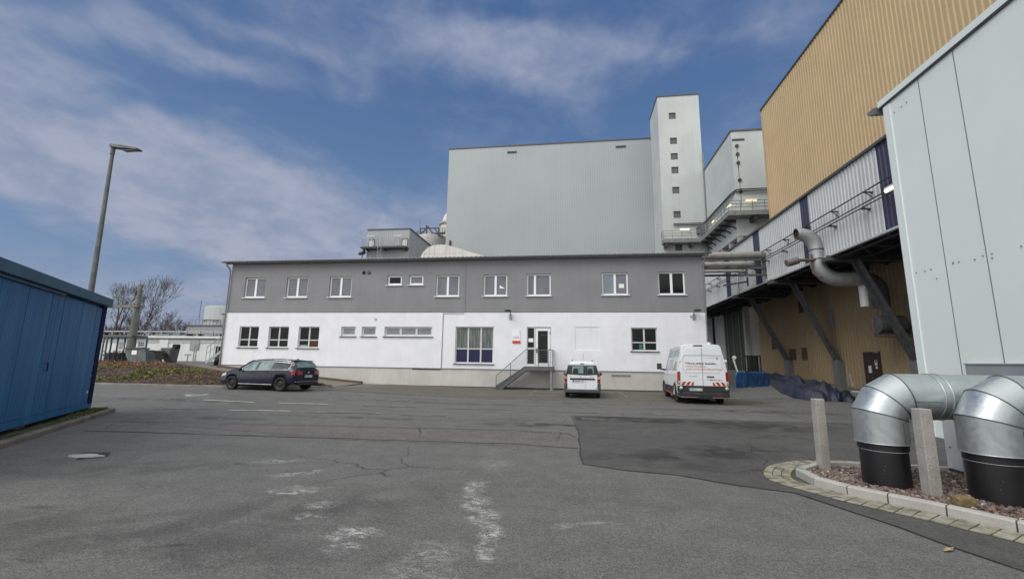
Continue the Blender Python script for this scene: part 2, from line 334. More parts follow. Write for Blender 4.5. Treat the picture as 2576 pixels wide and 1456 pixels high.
pt = [(.02, 14.9), (.1, 11.2), (.13, 9.5), (.12, 7.89), (.8, 7.6), (1.56, 7.45), (2.35, 7.0), (2.96, 6.77), (3.45, 5.6), (3.75, 4.7), (4.5, 3.2), (9, 3.2), (9, 13), (8.7, 15.1), (4, 15.0)]
sheet('asphalt_patch', wob(pt, .03), m_patch)
m_red = asphalt('reddish_asphalt', .130, .16, (1.12, .93, .86))
a0, a1, b0, b1 = G(300, 1059), G(1424, 1089), G(1455, 1127.6), G(330, 1090)
sheet('asphalt_strip', wob([a0, G(900, 1074.4), a1, G(1448, 1098), b0, G(910, 1108)], .02, 30), m_red)
m_seam = mat('bitumen_seam', (.02, .02, .02), .6)
def seam(pts, wd=.03, name='pavement_seam'):
    P = wob(pts+pts[::-1], 0)[:1] and []
    for i in range(len(pts)-1):
        a, b = Vector(pts[i][:2]), Vector(pts[i+1][:2]); k = max(1, int((b-a).length/.35))
        for j in range(k): P.append(a.lerp(b, j/k))
    P.append(Vector(pts[-1][:2])); P = [Vector((p.x+noise.noise((p.x*1.3, p.y*1.3, 3.3))*.05, p.y+noise.noise((p.x*1.3, p.y*1.3, 9))*.05)) for p in P]
    L = []; 
    for i, p in enumerate(P):
        d = (P[min(i+1, len(P)-1)]-P[max(i-1, 0)]).normalized(); n = Vector((-d.y, d.x)); ww = wd*(.5+.7*abs(noise.noise((p.x*3, p.y*3, 5))))
        L.append([(p.x-n.x*ww/2, p.y-n.y*ww/2, gz(p.x, p.y)+.009), (p.x+n.x*ww/2, p.y+n.y*ww/2, gz(p.x, p.y)+.009)])
    b = MB(); b.grid(L); b.build(name, m_seam, fixn=True, kind='structure')
seam([(-.05, 14.9), (.1, 11.2), (.13, 9.5), (.12, 7.89), (.8, 7.6), (1.56, 7.45), (2.35, 7.0), (2.96, 6.77), (3.45, 5.6), (3.75, 4.7), (4.5, 3.2)], .04)
seam([G(210, 1083), G(1289, 1116.7), G(1455, 1127.6)], .055); seam([G(300, 1059.7), G(1289, 1082), G(1424, 1090), G(1448, 1100)], .05)
seam([G(300, 968, .2), G(640, 1008), G(1000, 1012)], .025)
seam([G(1830, 1003), G(1900, 1022), G(2030, 1058), G(2120, 1066)], .03)
# parking strip of old concrete slabs in front of the office
m_bay = mat('parking_concrete', (.125, .117, .095), .92, var=.16, scale=.5, fine=.5, fscale=40, bump=.3, bscale=25, c2=(.09, .10, .055), c2r=(.5, .75), stretch=(.5, 1.6, 1))
k0, k1 = G(1060, 996.5), G(1838, 1018.6)
bay = [(-13.5, 28.98), (-11.5, 24.9), (k0.x, k0.y), (k1.x, k1.y), (9.2, 28.5), (8.32, 28.98)]
b = MB(); nx = 46
for i in range(nx):
    pass
rows = []
for j in range(9):
    t = j/8; rows.append([(lerp(-12.5, 8.8, i/nx), lerp(k0.y+(k1.y-k0.y)*(lerp(-12.5, 8.8, i/nx)-k0.x)/(k1.x-k0.x), 28.97, t), 0) for i in range(nx+1)])
b.grid([[(x, y, gz(x, y)+.006) for x, y, z in r] for r in rows]); b.build('parking_strip', m_bay, fixn=True, kind='structure')
b = MB(); m_sett = mat('sett_stone', (.13, .12, .105), .85, var=.35, scale=6)
for i in range(190):
    x = lerp(-12.5, 8.8, i/190); y = k0.y+(k1.y-k0.y)*(x-k0.x)/(k1.x-k0.x)
    for r in range(2):
        j = random.uniform(-.006, .006); zt = gz(x, y)+.014+random.uniform(-.003, .003); b.box(x+.006, x+.104, y-.12*r-.115+j, y-.12*r-.006+j, zt-.03, zt)
b.build('sett_gutter', m_sett, kind='structure')
b = MB()
for x in (-2.3, 2.7, 7.1): b.box(x-.03, x+.03, 23.3, 28.6, .008, .0105)
b.build('bay_line', mat('worn_bay_paint', (.26, .25, .22), .9, var=.3, scale=5, c2=(.13, .12, .10), c2r=(.4, .6)), kind='structure')
m_paint = mat('worn_road_paint', (.58, .55, .45), .85, var=.15, scale=3, c2=(.12, .12, .11), c2r=(.50, .66), stretch=(1, 4, 1), fine=.5, fscale=50)
m_paint2 = mat('faded_road_paint', (.30, .29, .25), .85, var=.15, scale=3, c2=(.11, .11, .105), c2r=(.38, .55), stretch=(1, 4, 1), fine=.5, fscale=50)
for (x0, y0, x1, y1, q) in [(510, 1010.6, 638, 1015.6, 1), (703, 1017, 836, 1019.6, 1), (913, 1022, 1048, 1024.6, 0), (360, 1026.6, 520, 1029, 0), (575, 1031.6, 730, 1034, 1), (770, 1037, 960, 1040, 0), (1130, 1027.4, 1285, 1030, 0), (1365, 1034, 1523, 1039.3, 0), (1621, 1041.5, 1758, 1045, 0), (1462, 1053, 1522, 1056, 0), (1010, 1043.5, 1120, 1046, 0), (432, 1008, 462, 1009, 0), (1826, 1000.5, 1862, 1001.5, 1)]:
    a, c = G(x0, y0), G(x1, y1); b = MB(); L = []
    n = max(2, int((c-a).length/.3))
    for i in range(n+1):
        p = a.lerp(c, i/n); h = .085*(1+.3*noise.noise((p.x*3, 1, 0))); L.append([(p.x, p.y-h, gz(p.x, p.y)+.011), (p.x, p.y+h, gz(p.x, p.y)+.011)])
    b.grid(L); b.build('road_marking', m_paint if q else m_paint2, fixn=True, kind='structure')
# covers let into the road
m_lid = mat('pale_concrete_lid', (.42, .41, .39), .85, var=.2, scale=5, bump=.4)
def lid(px, py, r, z, label, m, frag=False):
    p = G(px, py, z); b = MB(); n = 22
    b.cyl((p.x, p.y, z-.03), (p.x, p.y, z+.012), r*1.22 if not frag else r*.6, n); b.build('drain_cover', m_lid if not frag else m, label=label, cat='drain cover', group='round covers let into the asphalt') if not frag else None
    return p
for px, py, r, z, label in [(496, 991, .42, .17, 'pale round concrete cover in the road in front of the planted bank')]:
    p = G(px, py, z); z = gz(p.x, p.y); t = thing('drain_cover', label, 'drain cover', (p.x, p.y, z))
    b = MB(); b.cyl((p.x, p.y, z-.03), (p.x, p.y, z+.014), r, 24); b.build('frame', m_lid, t); b = MB(); b.cyl((p.x, p.y, z), (p.x, p.y, z+.02), r*.6, 20); b.build('lid', m_sett, t)
# broken light patch of concrete at left
def blob(px, py, sx, sy, name, m, label, cat, h=.012):
    p = G(px, py); pts = []
    for i in range(26):
        a = 2*math.pi*i/26; k = 1+.35*noise.noise((math.cos(a)*1.4, math.sin(a)*1.4, px*.01)); pts.append((p.x+sx*math.cos(a)*k, p.y+sy*math.sin(a)*k))
    b = MB(); n = len(pts); b.prism(pts, lambda u, v, t: (u, v, t), -.02, h); return b.build(name, m, fixn=True, label=label, cat=cat)
sheet('dark_repair', wob([(p[0], p[1]) for p in [G(180, 1158), G(262, 1149), G(272, 1138), G(205, 1137)]], .03), m_seam, dz=.004)
blob(217, 1147, .30, .13, 'concrete_repair', m_lid, 'pale broken concrete repair in the asphalt near the blue container', 'repair patch')
blob(602, 1166, .12, .05, 'stone_fragment', m_sett, 'small flat pale stone fragment lying alone on the asphalt', 'stone', .015)
# litter specks
m_leaf = mat('dry_leaf', (.33, .24, .15), .8, var=.3, scale=20)
for px, py, rz, sz, lab in [(2388, 1386, .4, .07, 'dry brown leaf lying on the asphalt below the kerb of the pipe island'), (1290, 1130, 1.2, .04, 'small dead leaf on the asphalt in the middle of the yard')]:
    p = G(px, py); b = MB(); L = []
    for i in range(7):
        t = i/6; ww = math.sin(math.pi*t)*.45*(1 if i % 2 else .6); L.append([(p.x+math.cos(rz)*sz*(t*2-1)-math.sin(rz)*sz*s*ww, p.y+math.sin(rz)*sz*(t*2-1)+math.cos(rz)*sz*s*ww, .012+.02*abs(s)*t) for s in (-1, 0, 1)])
    b.grid(L); b.build('leaf', m_leaf, label=lab, cat='leaf')
# ------------------------------------------------------------------ office building
FY, XL, XR, ZM, ZW, ZT = 29.0, -25.45, 8.32, 4.99, 1.22, 8.62
office = thing('office_building', 'long two-storey office with grey upper storey over white lower storey and pale plinth', 'building', (XL, FY, 0))
UP = [(-24.24, -22.55, 6.11, 7.62), (-20.85, -19.17, 6.11, 7.62), (-17.46, -15.76, 6.11, 7.62), (-9.48, -7.81, 6.11, 7.62), (-6.08, -4.44, 6.11, 7.62), (-3.10, -1.47, 6.11, 7.62), (1.92, 3.60, 6.13, 7.64), (5.51, 7.19, 6.13, 7.64)]
US = [(-13.07, -12.0, 6.94, 7.65), (-11.47, -10.41, 6.94, 7.65)]
LO = [(-24.24, -22.68, 2.47, 3.99), (-21.88, -20.30, 2.47, 3.99), (-19.53, -17.94, 2.47, 3.99), (3.70, 5.32, 2.50, 4.0)]
LS = [(-16.28, -15.19, 3.32, 4.0), (-14.73, -13.67, 3.32, 4.0)]
LW, BW, DR, BL = (-13.05, -9.60, 3.33, 4.0), (-7.94, -5.30, 1.55, 4.02), (-3.06, -1.45, 1.53, 4.02), (.11, 1.70, 2.51, 4.03)
def holewall(x0, x1, z0, z1, holes, y, dep, blind=()):
    b = MB(); X = sorted({x0, x1, *[h[0] for h in holes], *[h[1] for h in holes]}); Z = sorted({z0, z1, *[h[2] for h in holes], *[h[3] for h in holes]})
    for i in range(len(X)-1):
        for j in range(len(Z)-1):
            cx, cz = (X[i]+X[i+1])/2, (Z[j]+Z[j+1])/2
            if any(h[0] < cx < h[1] and h[2] < cz < h[3] for h in holes): continue
            b.quad((X[i], y, Z[j]), (X[i+1], y, Z[j]), (X[i+1], y, Z[j+1]), (X[i], y, Z[j+1]))
    for h in holes:
        d = blind[h] if h in blind else dep
        a, c, e, f = h
        b.quad((a, y, e), (a, y, f), (a, y+d, f), (a, y+d, e)); b.quad((c, y, e), (c, y+d, e), (c, y+d, f), (c, y, f))
        b.quad((a, y, f), (c, y, f), (c, y+d, f), (a, y+d, f)); b.quad((a, y, e), (a, y+d, e), (c, y+d, e), (c, y, e))
        if h in blind: b.quad((a, y+d, e), (c, y+d, e), (c, y+d, f), (a, y+d, f))
    return b
b = holewall(XL, XR, ZM+.03, ZT, UP+US, FY, .18)
b.box(XL, XL+.25, FY+.3, 41, ZM+.03, ZT); b.box(XR-.25, XR, FY+.3, 41, ZM+.03, ZT); b.box(XL, XR, 41, 41.2, 0, ZT)
b.quad((XL, FY, ZM), (XL, FY+.3, ZM), (XL, FY+.3, ZT), (XL, FY, ZT)); b.quad((XR, FY, ZM), (XR, FY+.3, ZM), (XR, FY+.3, ZT), (XR, FY, ZT))
b.build('upper_wall', m_grey, office)
FL = FY-.02
b = holewall(XL, XR, ZW, ZM, LO+LS+[LW, BW, DR, BL], FL, .17, {BL: .035})
b.quad((XL, FL, ZM), (XR, FL, ZM), (XR, FL+.05, ZM), (XL, FL+.05, ZM)); b.quad((XL, FL, ZW), (XR, FL, ZW), (XR, FL+.05, ZW), (XL, FL+.05, ZW))
b.box(XL, XL+.25, FL+.3, 41, ZW, ZM); b.box(XR-.25, XR, FL+.3, 41, ZW, ZM)
b.quad((XL, FL, ZW), (XL, FL+.3, ZW), (XL, FL+.3, ZM), (XL, FL, ZM)); b.quad((XR, FL, ZW), (XR, FL+.3, ZW), (XR, FL+.3, ZM), (XR, FL, ZM))
b.build('lower_wall', m_white, office)
b = MB(); b.box(XL+.03, XR-.03, FY+.03, 41, -.3, ZW-.0); b.build('plinth', m_plinth, office)
b = MB(); b.box(XL, XR, FL-.012, FL+.04, ZM+.004, ZM+.026); b.build('storey_trim', m_sill, office)
b = MB(); b.box(XL, XR, FL-.01, FL+.06, ZW-.022, ZW-.004); b.build('drip_trim', m_zinc, office)
b = MB(); b.box(-14, 8.3, 28.9, 29.02, -.1, .06); b.build('base_gutter', m_seam, office)
# window builder (hole, panes columns x rows, glass materials)
def window(h, cols, rows, glasses, fm, name='window', fw_=.075, dep=.12, y=FY, sill=None, mull=.10, label=None, prow=None, glass_label=None):
    a, c, e, f = h; b = MB(); yb = y+dep
    b.box(a, c, yb, yb+.07, f-fw_, f); b.box(a, c, yb, yb+.07, e, e+fw_*1.25); b.box(a, a+fw_, yb, yb+.07, e+fw_*1.25, f-fw_); b.box(c-fw_, c, yb, yb+.07, e+fw_*1.25, f-fw_)
    xe = [a+fw_]+[lerp(a, c, k) for k in cols]+[c-fw_]; ze = [e+fw_*1.25]+[lerp(e, f, k) for k in rows]+[f-fw_]
    for i, k in enumerate(cols): x = lerp(a, c, k); b.box(x-mull/2, x+mull/2, yb-.012, yb+.068, e+fw_*1.25, f-fw_)
    for k in rows:
        z = lerp(e, f, k)
        for i in range(len(xe)-1):
            xa = xe[i]+(mull/2 if i else 0); xb = xe[i+1]-(mull/2 if i < len(xe)-2 else 0); b.box(xa, xb, yb-.006, yb+.066, z-.035, z+.035)
    o = b.build(name, fm, office, label=label)
    gi = 0
    for j in range(len(ze)-2, -1, -1):
        for i in range(len(xe)-1):
            xa = xe[i]+(mull/2 if i else 0); xb = xe[i+1]-(mull/2 if i < len(xe)-2 else 0); za = ze[j]+(.035 if j else 0); zb = ze[j+1]-(.035 if j < len(ze)-2 else 0)
            q = MB(); q.box(xa-.01, xb+.01, yb+.03, yb+.05, za-.01, zb+.01); gm = glasses[gi % len(glasses)]; gi += 1; q.build('pane', gm, o)
            # rubber / sash line around the pane
    if sill:
        q = MB(); q.box(a-.09, c+.09, y-.09, y+dep, e-.045, e-.005); q.build('sill', sill, o)
    else:
        pass
    return o
gU = [[m_glgrey]*2]*6+[[m_glblue, m_glgrey], [m_dkglass]*2]
for i, h in enumerate(UP):
    cols = (.34,) if i == 5 else (.5,)
    window(h, cols, (), [m_glgrey, m_glgrey] if i < 6 else gU[i], m_pvc, sill=m_pvc, fw_=.09, mull=.15)
for h in US: window(h, (), (), [m_dkglass if h[0] < -12 else m_glgrey], m_pvc, sill=m_pvc, fw_=.12)
for i, h in enumerate(LO): window(h, (.5,), (.37,), [m_dkglass], m_pvcgrey, sill=m_sill, y=FL, fw_=.07)
for h in LS: window(h, (), (), [m_gl2], m_pvcgrey, sill=m_sill, y=FL, fw_=.12)
window(LW, (1/3, 2/3), (), [m_gl2], m_pvcgrey, sill=m_sill, y=FL, fw_=.12, mull=.15)
window(BW, (1/3, 2/3), (.40,), [m_curtain]*3+[m_navy]*3, m_pvcgrey, sill=m_sill, y=FL, label='large six-part window with navy blue panels below')
q = MB(); 
def putin(name, m, b, **kw): return b.build(name, m, office, **kw)
putin('paper_notice', m_pvc, MB().box(3.02, 3.35, FY+.135, FY+.142, 6.62, 6.9), label='white paper notice behind the upper window glass')
q = MB(); q.prism([(-4.98, 6.66), (-4.62, 6.66), (-4.7, 6.72), (-4.98, 6.9)], lambda u, v, t: (u, t, v), FY+.135, FY+.142); putin('paper_scrap', m_pvc, q)
m_red2 = mat('dull_red_box', (.075, .012, .012), .6, var=.3, scale=12); m_green2 = mat('green_thing', (.02, .16, .10), .6)
putin('red_folder', m_red2, MB().box(-18.62, -18.08, FL+.142, FL+.148, 2.6, 2.95)); putin('green_folder', m_green2, MB().box(4.2, 4.4, FL+.142, FL+.148, 2.6, 2.95))
putin('desk_paper', m_conc, MB().box(-19.42, -18.85, FL+.142, FL+.148, 2.58, 2.68))
# door
a, c, e, f = DR; yb = FL+.06
b = MB(); b.box(a, c, yb, yb+.08, f-.07, f); b.box(a, a+.06, yb, yb+.08, e, f-.07); b.box(c-.06, c, yb, yb+.08, e, f-.07); b.box(-2.58, -2.47, yb, yb+.08, e, f-.07); b.box(a+.06, -2.58, yb, yb+.078, e, e+.08); b.box(a+.06, -2.58, yb, yb+.078, 2.56, 2.66)
fr = b.build('door_frame', m_pvcgrey, office)
b = MB(); b.box(-2.99, -2.59, yb+.03, yb+.05, 2.67, f-.08); b.build('pane', m_dkglass, fr); b = MB(); b.box(-2.99, -2.59, yb+.03, yb+.05, e+.09, 2.55); b.build('pane', m_dkglass, fr)
b = MB(); b.box(-2.95, -2.63, yb+.018, yb+.024, 3.02, 3.27); nt_ = b.build('door_notice', m_pvc, fr)
dx0, dx1 = -2.455, c-.075
b = MB(); b.box(dx0, dx0+.13, yb-.02, yb+.05, e+.02, f-.09); b.box(dx1-.14, dx1, yb-.02, yb+.05, e+.02, f-.09); b.box(dx0+.13, dx1-.14, yb-.02, yb+.05, f-.25, f-.09); b.box(dx0+.13, dx1-.14, yb-.02, yb+.05, e+.02, e+.12)
dr = b.build('door', m_pvc, office); b = MB(); b.box(dx0+.12, dx1-.13, yb, yb+.02, e+.11, f-.24); b.build('pane', m_dkglass, dr)
b = MB(); b.box(dx0+.03, dx0+.10, yb-.05, yb-.02, 2.3, 2.62); b.beam((dx0+.065, yb-.06, 2.5), (dx0+.2, yb-.06, 2.5), .025); b.build('handle', m_dark, dr)
b = MB(); b.box(dx1-.03, dx1+.06, yb-.05, yb+.0, 3.6, 3.7); b.box(dx1-.03, dx1+.06, yb-.05, yb+.0, 2.5, 2.6); b.build('hinge', m_steel, dr)
b = MB(); b.box(-2.1, -1.7, yb-.004, yb-.001, 3.45, 3.53); b.build('door_sticker', m_navy, dr)
# roof sheet, gutter, downpipes
b = MB(); p = .31; n = int((XR-XL+.9)/p); pr = []
for i in range(n):
    x = XL-.45+i*p
    for t, o in ((0, 0), (.22, .07), (.40, .07), (.62, 0)): pr.append((x+t*p, o))
y0, y1, za, zb = FY-.38, 41.6, 8.80, 9.55
b.grid([[(x, y0, za+o) for x, o in pr], [(x, y1, zb+o) for x, o in pr]]); b.grid([[(x, y1, zb+o-.03) for x, o in pr], [(x, y0, za+o-.03) for x, o in pr]]); b.grid([[(x, y0, za+o-.03) for x, o in pr], [(x, y0, za+o) for x, o in pr]])
rf = b.build('roof', m_roof, office)
b = MB(); b.box(XL-.4, XR+.35, FY-.28, FY+.02, 8.66, 8.78); b.box(XL, XR, FY+.02, 41, 8.63, 8.76); b.build('fascia', mat('fascia_grey', (.22, .22, .225), .6), office)
b = MB(); L = []
for i in range(9):
    a_ = math.pi+math.pi*i/8; L.append([(x, FY-.46+.085*math.cos(a_), 8.77+.09*math.sin(a_)) for x in (XL-.5, XR+.45)])
b.grid(L, True)
for x in (XL-.5, XR+.45): b.add([(x, FY-.46+.085*math.cos(math.pi+math.pi*i/8), 8.77+.09*math.sin(math.pi+math.pi*i/8)) for i in range(9)], [tuple(range(9))])
b.build('gutter', m_zinc, office)
for x, sx, zb_ in ((XL-.02, -1, 1.15), (XR+.02, 1, .05)):
    b = MB(); b.tube([(x+sx*.12-.0, FY-.44, 8.70), (x+sx*.10, FY-.42, 8.52), (x+sx*.02, FY-.16, 8.25), (x+sx*.0, FY-.1, 7.9), (x, FY-.1, 5.2), (x, FY-.11, zb_)], .05, 8)
    for z in (7.6, 5.6, 3.6, 1.7): b.cyl((x, FY-.1, z), (x, FY-.1, z+.05), .06, 8)
    b.build('downpipe', m_zinc, office)
# little things on the front
for x in (-14.87, -14.48):
    b = MB(); b.cyl((x, FY-.05, 7.86+.02), (x, FY+.02, 7.88), .13, 16); o = b.build('vent_collar', m_dark, office) if x < -14.8 else b.build('vent_collar', mat('vent_hood', (.1, .1, .1), .4), office)
    b = MB(); b.sphere((x, FY-.05, 7.88), .1, 10, 6, (1, .5, 1)); b.build('vent_hood', m_black if x < -14.8 else MATS['vent_hood'], o)
b = MB(); b.box(-13.85, -13.66, FL-.03, FL, 4.45, 4.63)
for i in range(4): b.box(-13.84, -13.67, FL-.045, FL-.03, 4.47+i*.04, 4.487+i*.04)
b.build('vent_grille', m_pvcgrey, office)
for x, y_, z in ((-9.98, FY, 7.88), (7.42, FL, 4.72)):
    b = MB(); b.cyl((x, y_-.08, z), (x, y_, z), .05, 10); b.build('vent_cap', m_steel, office)
b = MB(); b.beam((-7.35, FY-.015, 8.5), (-7.35, FY-.015, 5.02), .022); b.beam((-7.35, FL-.02, 4.93), (-8.85, FL-.02, 4.93), .025); b.beam((-8.85, FL-.02, 4.93), (-8.85, FL-.02, 1.14), .035)
b.build('lightning_conduit', m_zinc, office)
b = MB(); b.box(-10.9, -8.9, FY+.0, FY+.035, 1.1, 1.16); b.build('cable_bracket', m_sill, office)
b = MB(); b.box(2.4, 3.6, FY+.01, FY+.034, .88, 1.0); b.build('repair_spot', mat('repair_grey', (.20, .20, .20), .9, var=.2, scale=8), office)
# floodlights on the facade: things of their own
def flood(x, z, label, flip=1):
    t = thing('wall_lamp', label, 'wall lamp', (x, FL, z), group='lamps fixed to the office front')
    b = MB(); b.box(x-.08, x+.08, FL-.09, FL, z-.42, z-.1); b.build('sensor_box', m_steel, t)
    b = MB(); b.tube([(x, FL-.05, z-.1), (x, FL-.2, z+.08), (x-flip*.1, FL-.35, z+.12)], .03, 8); b.build('arm', m_zinc, t)
    b = MB(); b.sphere((x-flip*.14, FL-.42, z+.12), .24, 14, 8, (1, .8, .32)); b.build('lamp_head', m_dark, t)
p = atY(1283, 790, FL-.3); flood(p.x, 4.95, 'dark floodlight with sensor box on the storey line above the entrance door')
p = atY(1748, 790, FL-.3); flood(p.x, 4.95, 'dark floodlight with sensor box at the right corner of the office front', -1)
t = thing('wall_lamp', 'flat dark lamp sticking out from the left end wall of the office', 'wall lamp', (XL, FY, 4.9))
b = MB(); b.beam((XL, FY+.3, 4.85), (XL-.3, FY+.3, 4.92), .05); b.build('arm', m_dark, t); b = MB(); b.sphere((XL-.42, FY+.3, 4.92), .28, 12, 6, (1, .6, .22)); b.build('lamp_head', m_dark, t)
# company sign by the door
sg = thing('wall_sign', 'white company sign with red lower strip beside the entrance door', 'sign', (-3.8, FL, 3))
b = MB(); b.box(-4.01, -3.49, FL-.035, FL-.002, 2.95, 3.78); b.build('sign_board', m_pvc, sg, bevel=.006)
b = MB(); b.box(-4.02, -3.48, FL-.05, FL-.037, 2.93, 3.1); b.build('red_strip', mat('sign_red', (.62, .035, .02), .4), sg)
m_ink = mat('grey_ink', (.09, .10, .12), .5); 
Tsg = Matrix.Translation((-3.97, FL-.038, 3.66)) @ Matrix.Rotation(R(90), 4, 'X')
text('lettering', 'Enertec Hameln', .06, m_ink, sg, Tsg, wid=.36)
for z, wd in ((3.34, .36), (3.24, .44)):
    b = MB(); x = -3.96
    while x < -3.96+wd: b.box(x, x+.035, FL-.039, FL-.0365, z, z+.035); x += .05
    b.build('lettering', m_ink, sg)
b = MB(); b.tube([(-3.55+.03*math.cos(q*.6), FL-.038, 3.68+.03*math.sin(q*.6)) for q in range(9)], .007, 5); b.build('logo', m_ink, sg)
# entrance stairs
YS = 27.45
st = thing('entrance_stairs', 'grey steel entrance stairs with landing and railing below the glazed door', 'stairs', (-4, YS, 0))
Pz, x_top, x_end, x_bot = 1.42, -3.85, -1.05, -5.75
pA = atY(1247, 976, YS); pB = atY(1320, 921, YS); pC = atY(1391, 925, YS); pD = atY(1250, 945, YS); pE = atY(1324, 880, YS)
x_bot, x_top, x_end, Pz = pA.x, pB.x, pC.x, pB.z
m_st = mat('stair_steel', (.13, .135, .14), .55, .4, var=.15, scale=5)
for y in (YS, YS+1.3):
    b = MB(); b.prism([(x_bot, .0), (x_bot+.34, .0), (x_top+.12, Pz-.24), (x_end, Pz-.24), (x_end, Pz), (x_top, Pz), (x_bot, .22)], lambda u, v, t: (u, t, v), y, y+.02); b.build('stringer', m_st, st)
b = MB(); b.box(x_top, x_end-.005, YS+.025, YS+1.5, Pz-.06, Pz-.02); b.box(x_end-.05, x_end, YS+.025, YS+1.5, Pz-.24, Pz-.065); b.build('landing', mat('grating', (.10, .105, .11), .6, .4), st)
nst = 7
for i in range(nst):
    t = (i+1)/(nst+1); x = lerp(x_bot+.05, x_top, t); z = lerp(.0, Pz, t); b = MB(); b.box(x-.02, x+.26, YS+.025, YS+1.29, z-.03, z); b.build('step', MATS['grating'], st)
for x, y in ((x_end-.12, YS+.1), (x_end-.12, YS+1.2)):
    b = MB(); b.box(x-.05, x+.05, y-.05, y+.05, .0, Pz-.245); b.box(x-.13, x+.13, y-.13, y+.13, .0, .025); b.build('support_post', m_steel, st)
def rail_set(y, closed_end):
    b = MB(); H = pE.z-Pz; sl = Pz/(x_top-x_bot)
    xa = x_bot+.02; za = pD.z
    tp = [(xa, y, za), (x_top+.05, y, Pz+H), (x_end, y, Pz+H)]
    for i in range(2): b.beam(tp[i], tp[i+1], .045)
    b.build('handrail', m_st, st)
    for k in range(1, 7):
        d = H*k/7; q = MB(); q.beam((xa, y, za-d*1.0), (x_top+.05+.1*k/7, y, Pz+H-d), .016); q.beam((x_top+.05+.1*k/7, y, Pz+H-d), (x_end, y, Pz+H-d), .016); q.build('rail_bar', m_st, st)
    for x, zb, zt in ((xa, .0, za), ((xa+x_top)/2, Pz/2-.1, (za+Pz+H)/2), ((x_top+x_end)/2-.0, Pz-.1, Pz+H), (x_end-.28, Pz-.1, Pz+H), (x_end-.02, Pz-.2, Pz+H)):
        q = MB(); q.box(x-.02, x+.02, y-.03, y-.0, zb, zt); q.build('baluster', m_st, st)
rail_set(YS-.02, True)
q = MB()
for k in range(0, 7): q.beam((x_end, YS, Pz+(pE.z-Pz)*(1-k/7)), (x_end, YS+1.45, Pz+(pE.z-Pz)*(1-k/7)), .045 if k == 0 else .016)
q.box(x_end-.02, x_end+.02, YS+1.42, YS+1.46, Pz-.1, pE.z); q.build('end_railing', m_st, st)
# ------------------------------------------------------------------ beige turbine hall (right)
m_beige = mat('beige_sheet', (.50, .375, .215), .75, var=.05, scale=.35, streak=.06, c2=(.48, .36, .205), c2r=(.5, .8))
m_beige2 = mat('beige_sheet_shaded', (.30, .228, .135), .85, var=.07, scale=.3, streak=.06, c2=(.29, .215, .125), c2r=(.55, .9))  # darker copy of the beige sheet, shade under the bridge put into the colour
BX = 18.0
bh = thing('turbine_hall', 'tall hall clad in beige corrugated sheet behind the conveyor bridge', 'building', (BX, 30, 0))
b = MB(); corr(b, (BX, 41.2), (BX, 10), 11.0, 25.75, (-1, 0), .33, .045); b.box(BX+.1, 50, 10, 41.1, 7.9, 25.7); b.build('upper_cladding', m_beige, bh, fixn=False)
b = MB(); b.box(BX-.12, BX+.3, 10, 41.3, 25.74, 25.86); b.box(BX-.1, 50, 41.1, 41.28, 25.6, 25.84); b.build('roof_edge', m_coping, bh)
b = MB(); b.box(BX-.07, BX+.05, 41.1, 41.26, 11, 25.74); b.build('corner_trim', m_beige, bh)
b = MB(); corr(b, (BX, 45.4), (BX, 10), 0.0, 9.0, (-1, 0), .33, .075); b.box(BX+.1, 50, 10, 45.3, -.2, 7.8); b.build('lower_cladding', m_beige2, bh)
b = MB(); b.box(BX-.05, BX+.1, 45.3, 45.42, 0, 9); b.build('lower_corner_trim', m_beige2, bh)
m_brown = mat('brown_door', (.035, .018, .016), .6, var=.2, scale=3)
q0, q1 = 30.30, 28.80
d = MB(); d.box(BX-.09, BX-.06, q1, q0, gz(BX-1, 30)+.12, 2.62); dr = d.build('door', m_brown, bh)
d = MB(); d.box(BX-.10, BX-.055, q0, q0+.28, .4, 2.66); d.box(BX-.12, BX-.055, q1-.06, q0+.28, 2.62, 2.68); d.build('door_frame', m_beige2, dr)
def onx(pts, x): return [atX(px, py, x) for px, py in pts]
def plate(nm, px0, py0, px1, py1, x, m, par, th=.012, **k):
    p, q = atX(px0, py0, x), atX(px1, py1, x); return MB().box(x-th, x, min(p.y, q.y), max(p.y, q.y), min(p.z, q.z), max(p.z, q.z)).build(nm, m, par, **k)
# crop of the door in survey pixels: origin (2153.6, 872.1), 0.0729 per pixel
def dp(u, v): return 2153.6+u*.0729, 872.1+v*.0729
for nm, u0, v0, u1, v1 in (('notice', 640, 460, 745, 635), ('notice', 425, 650, 555, 900)):
    x0_, y0_ = dp(u0, v0); x1_, y1_ = dp(u1, v1); plate(nm, x0_, (y0_), x1_, y1_, BX-.091, m_pvcgrey, dr)
x0_, y0_ = dp(712, 712); p = atX(x0_, y0_, BX-.1); b = MB(); b.cyl((BX-.11, p.y, p.z), (BX-.09, p.y, p.z), .09, 14); b.build('round_notice', m_pvcgrey, dr)
x0_, y0_ = dp(690, 505); p = atX(x0_, y0_, BX-.1); b = MB(); b.box(BX-.108, BX-.104, p.y-.06, p.y+.06, p.z-.07, p.z+.06); b.build('notice_symbol', m_dark, dr)
x0_, y0_ = dp(625, 1060); p = atX(x0_, y0_, BX-.1); b = MB(); b.beam((BX-.13, p.y, p.z), (BX-.13, p.y+.14, p.z), .025); b.build('handle', m_steel, dr)
x0_, y0_ = dp(705, 195); p = atX(x0_, y0_, BX-.1); b = MB(); b.box(BX-.15, BX-.09, p.y-.16, p.y+.16, p.z-.03, p.z+.03); b.build('door_closer', m_steel, dr)
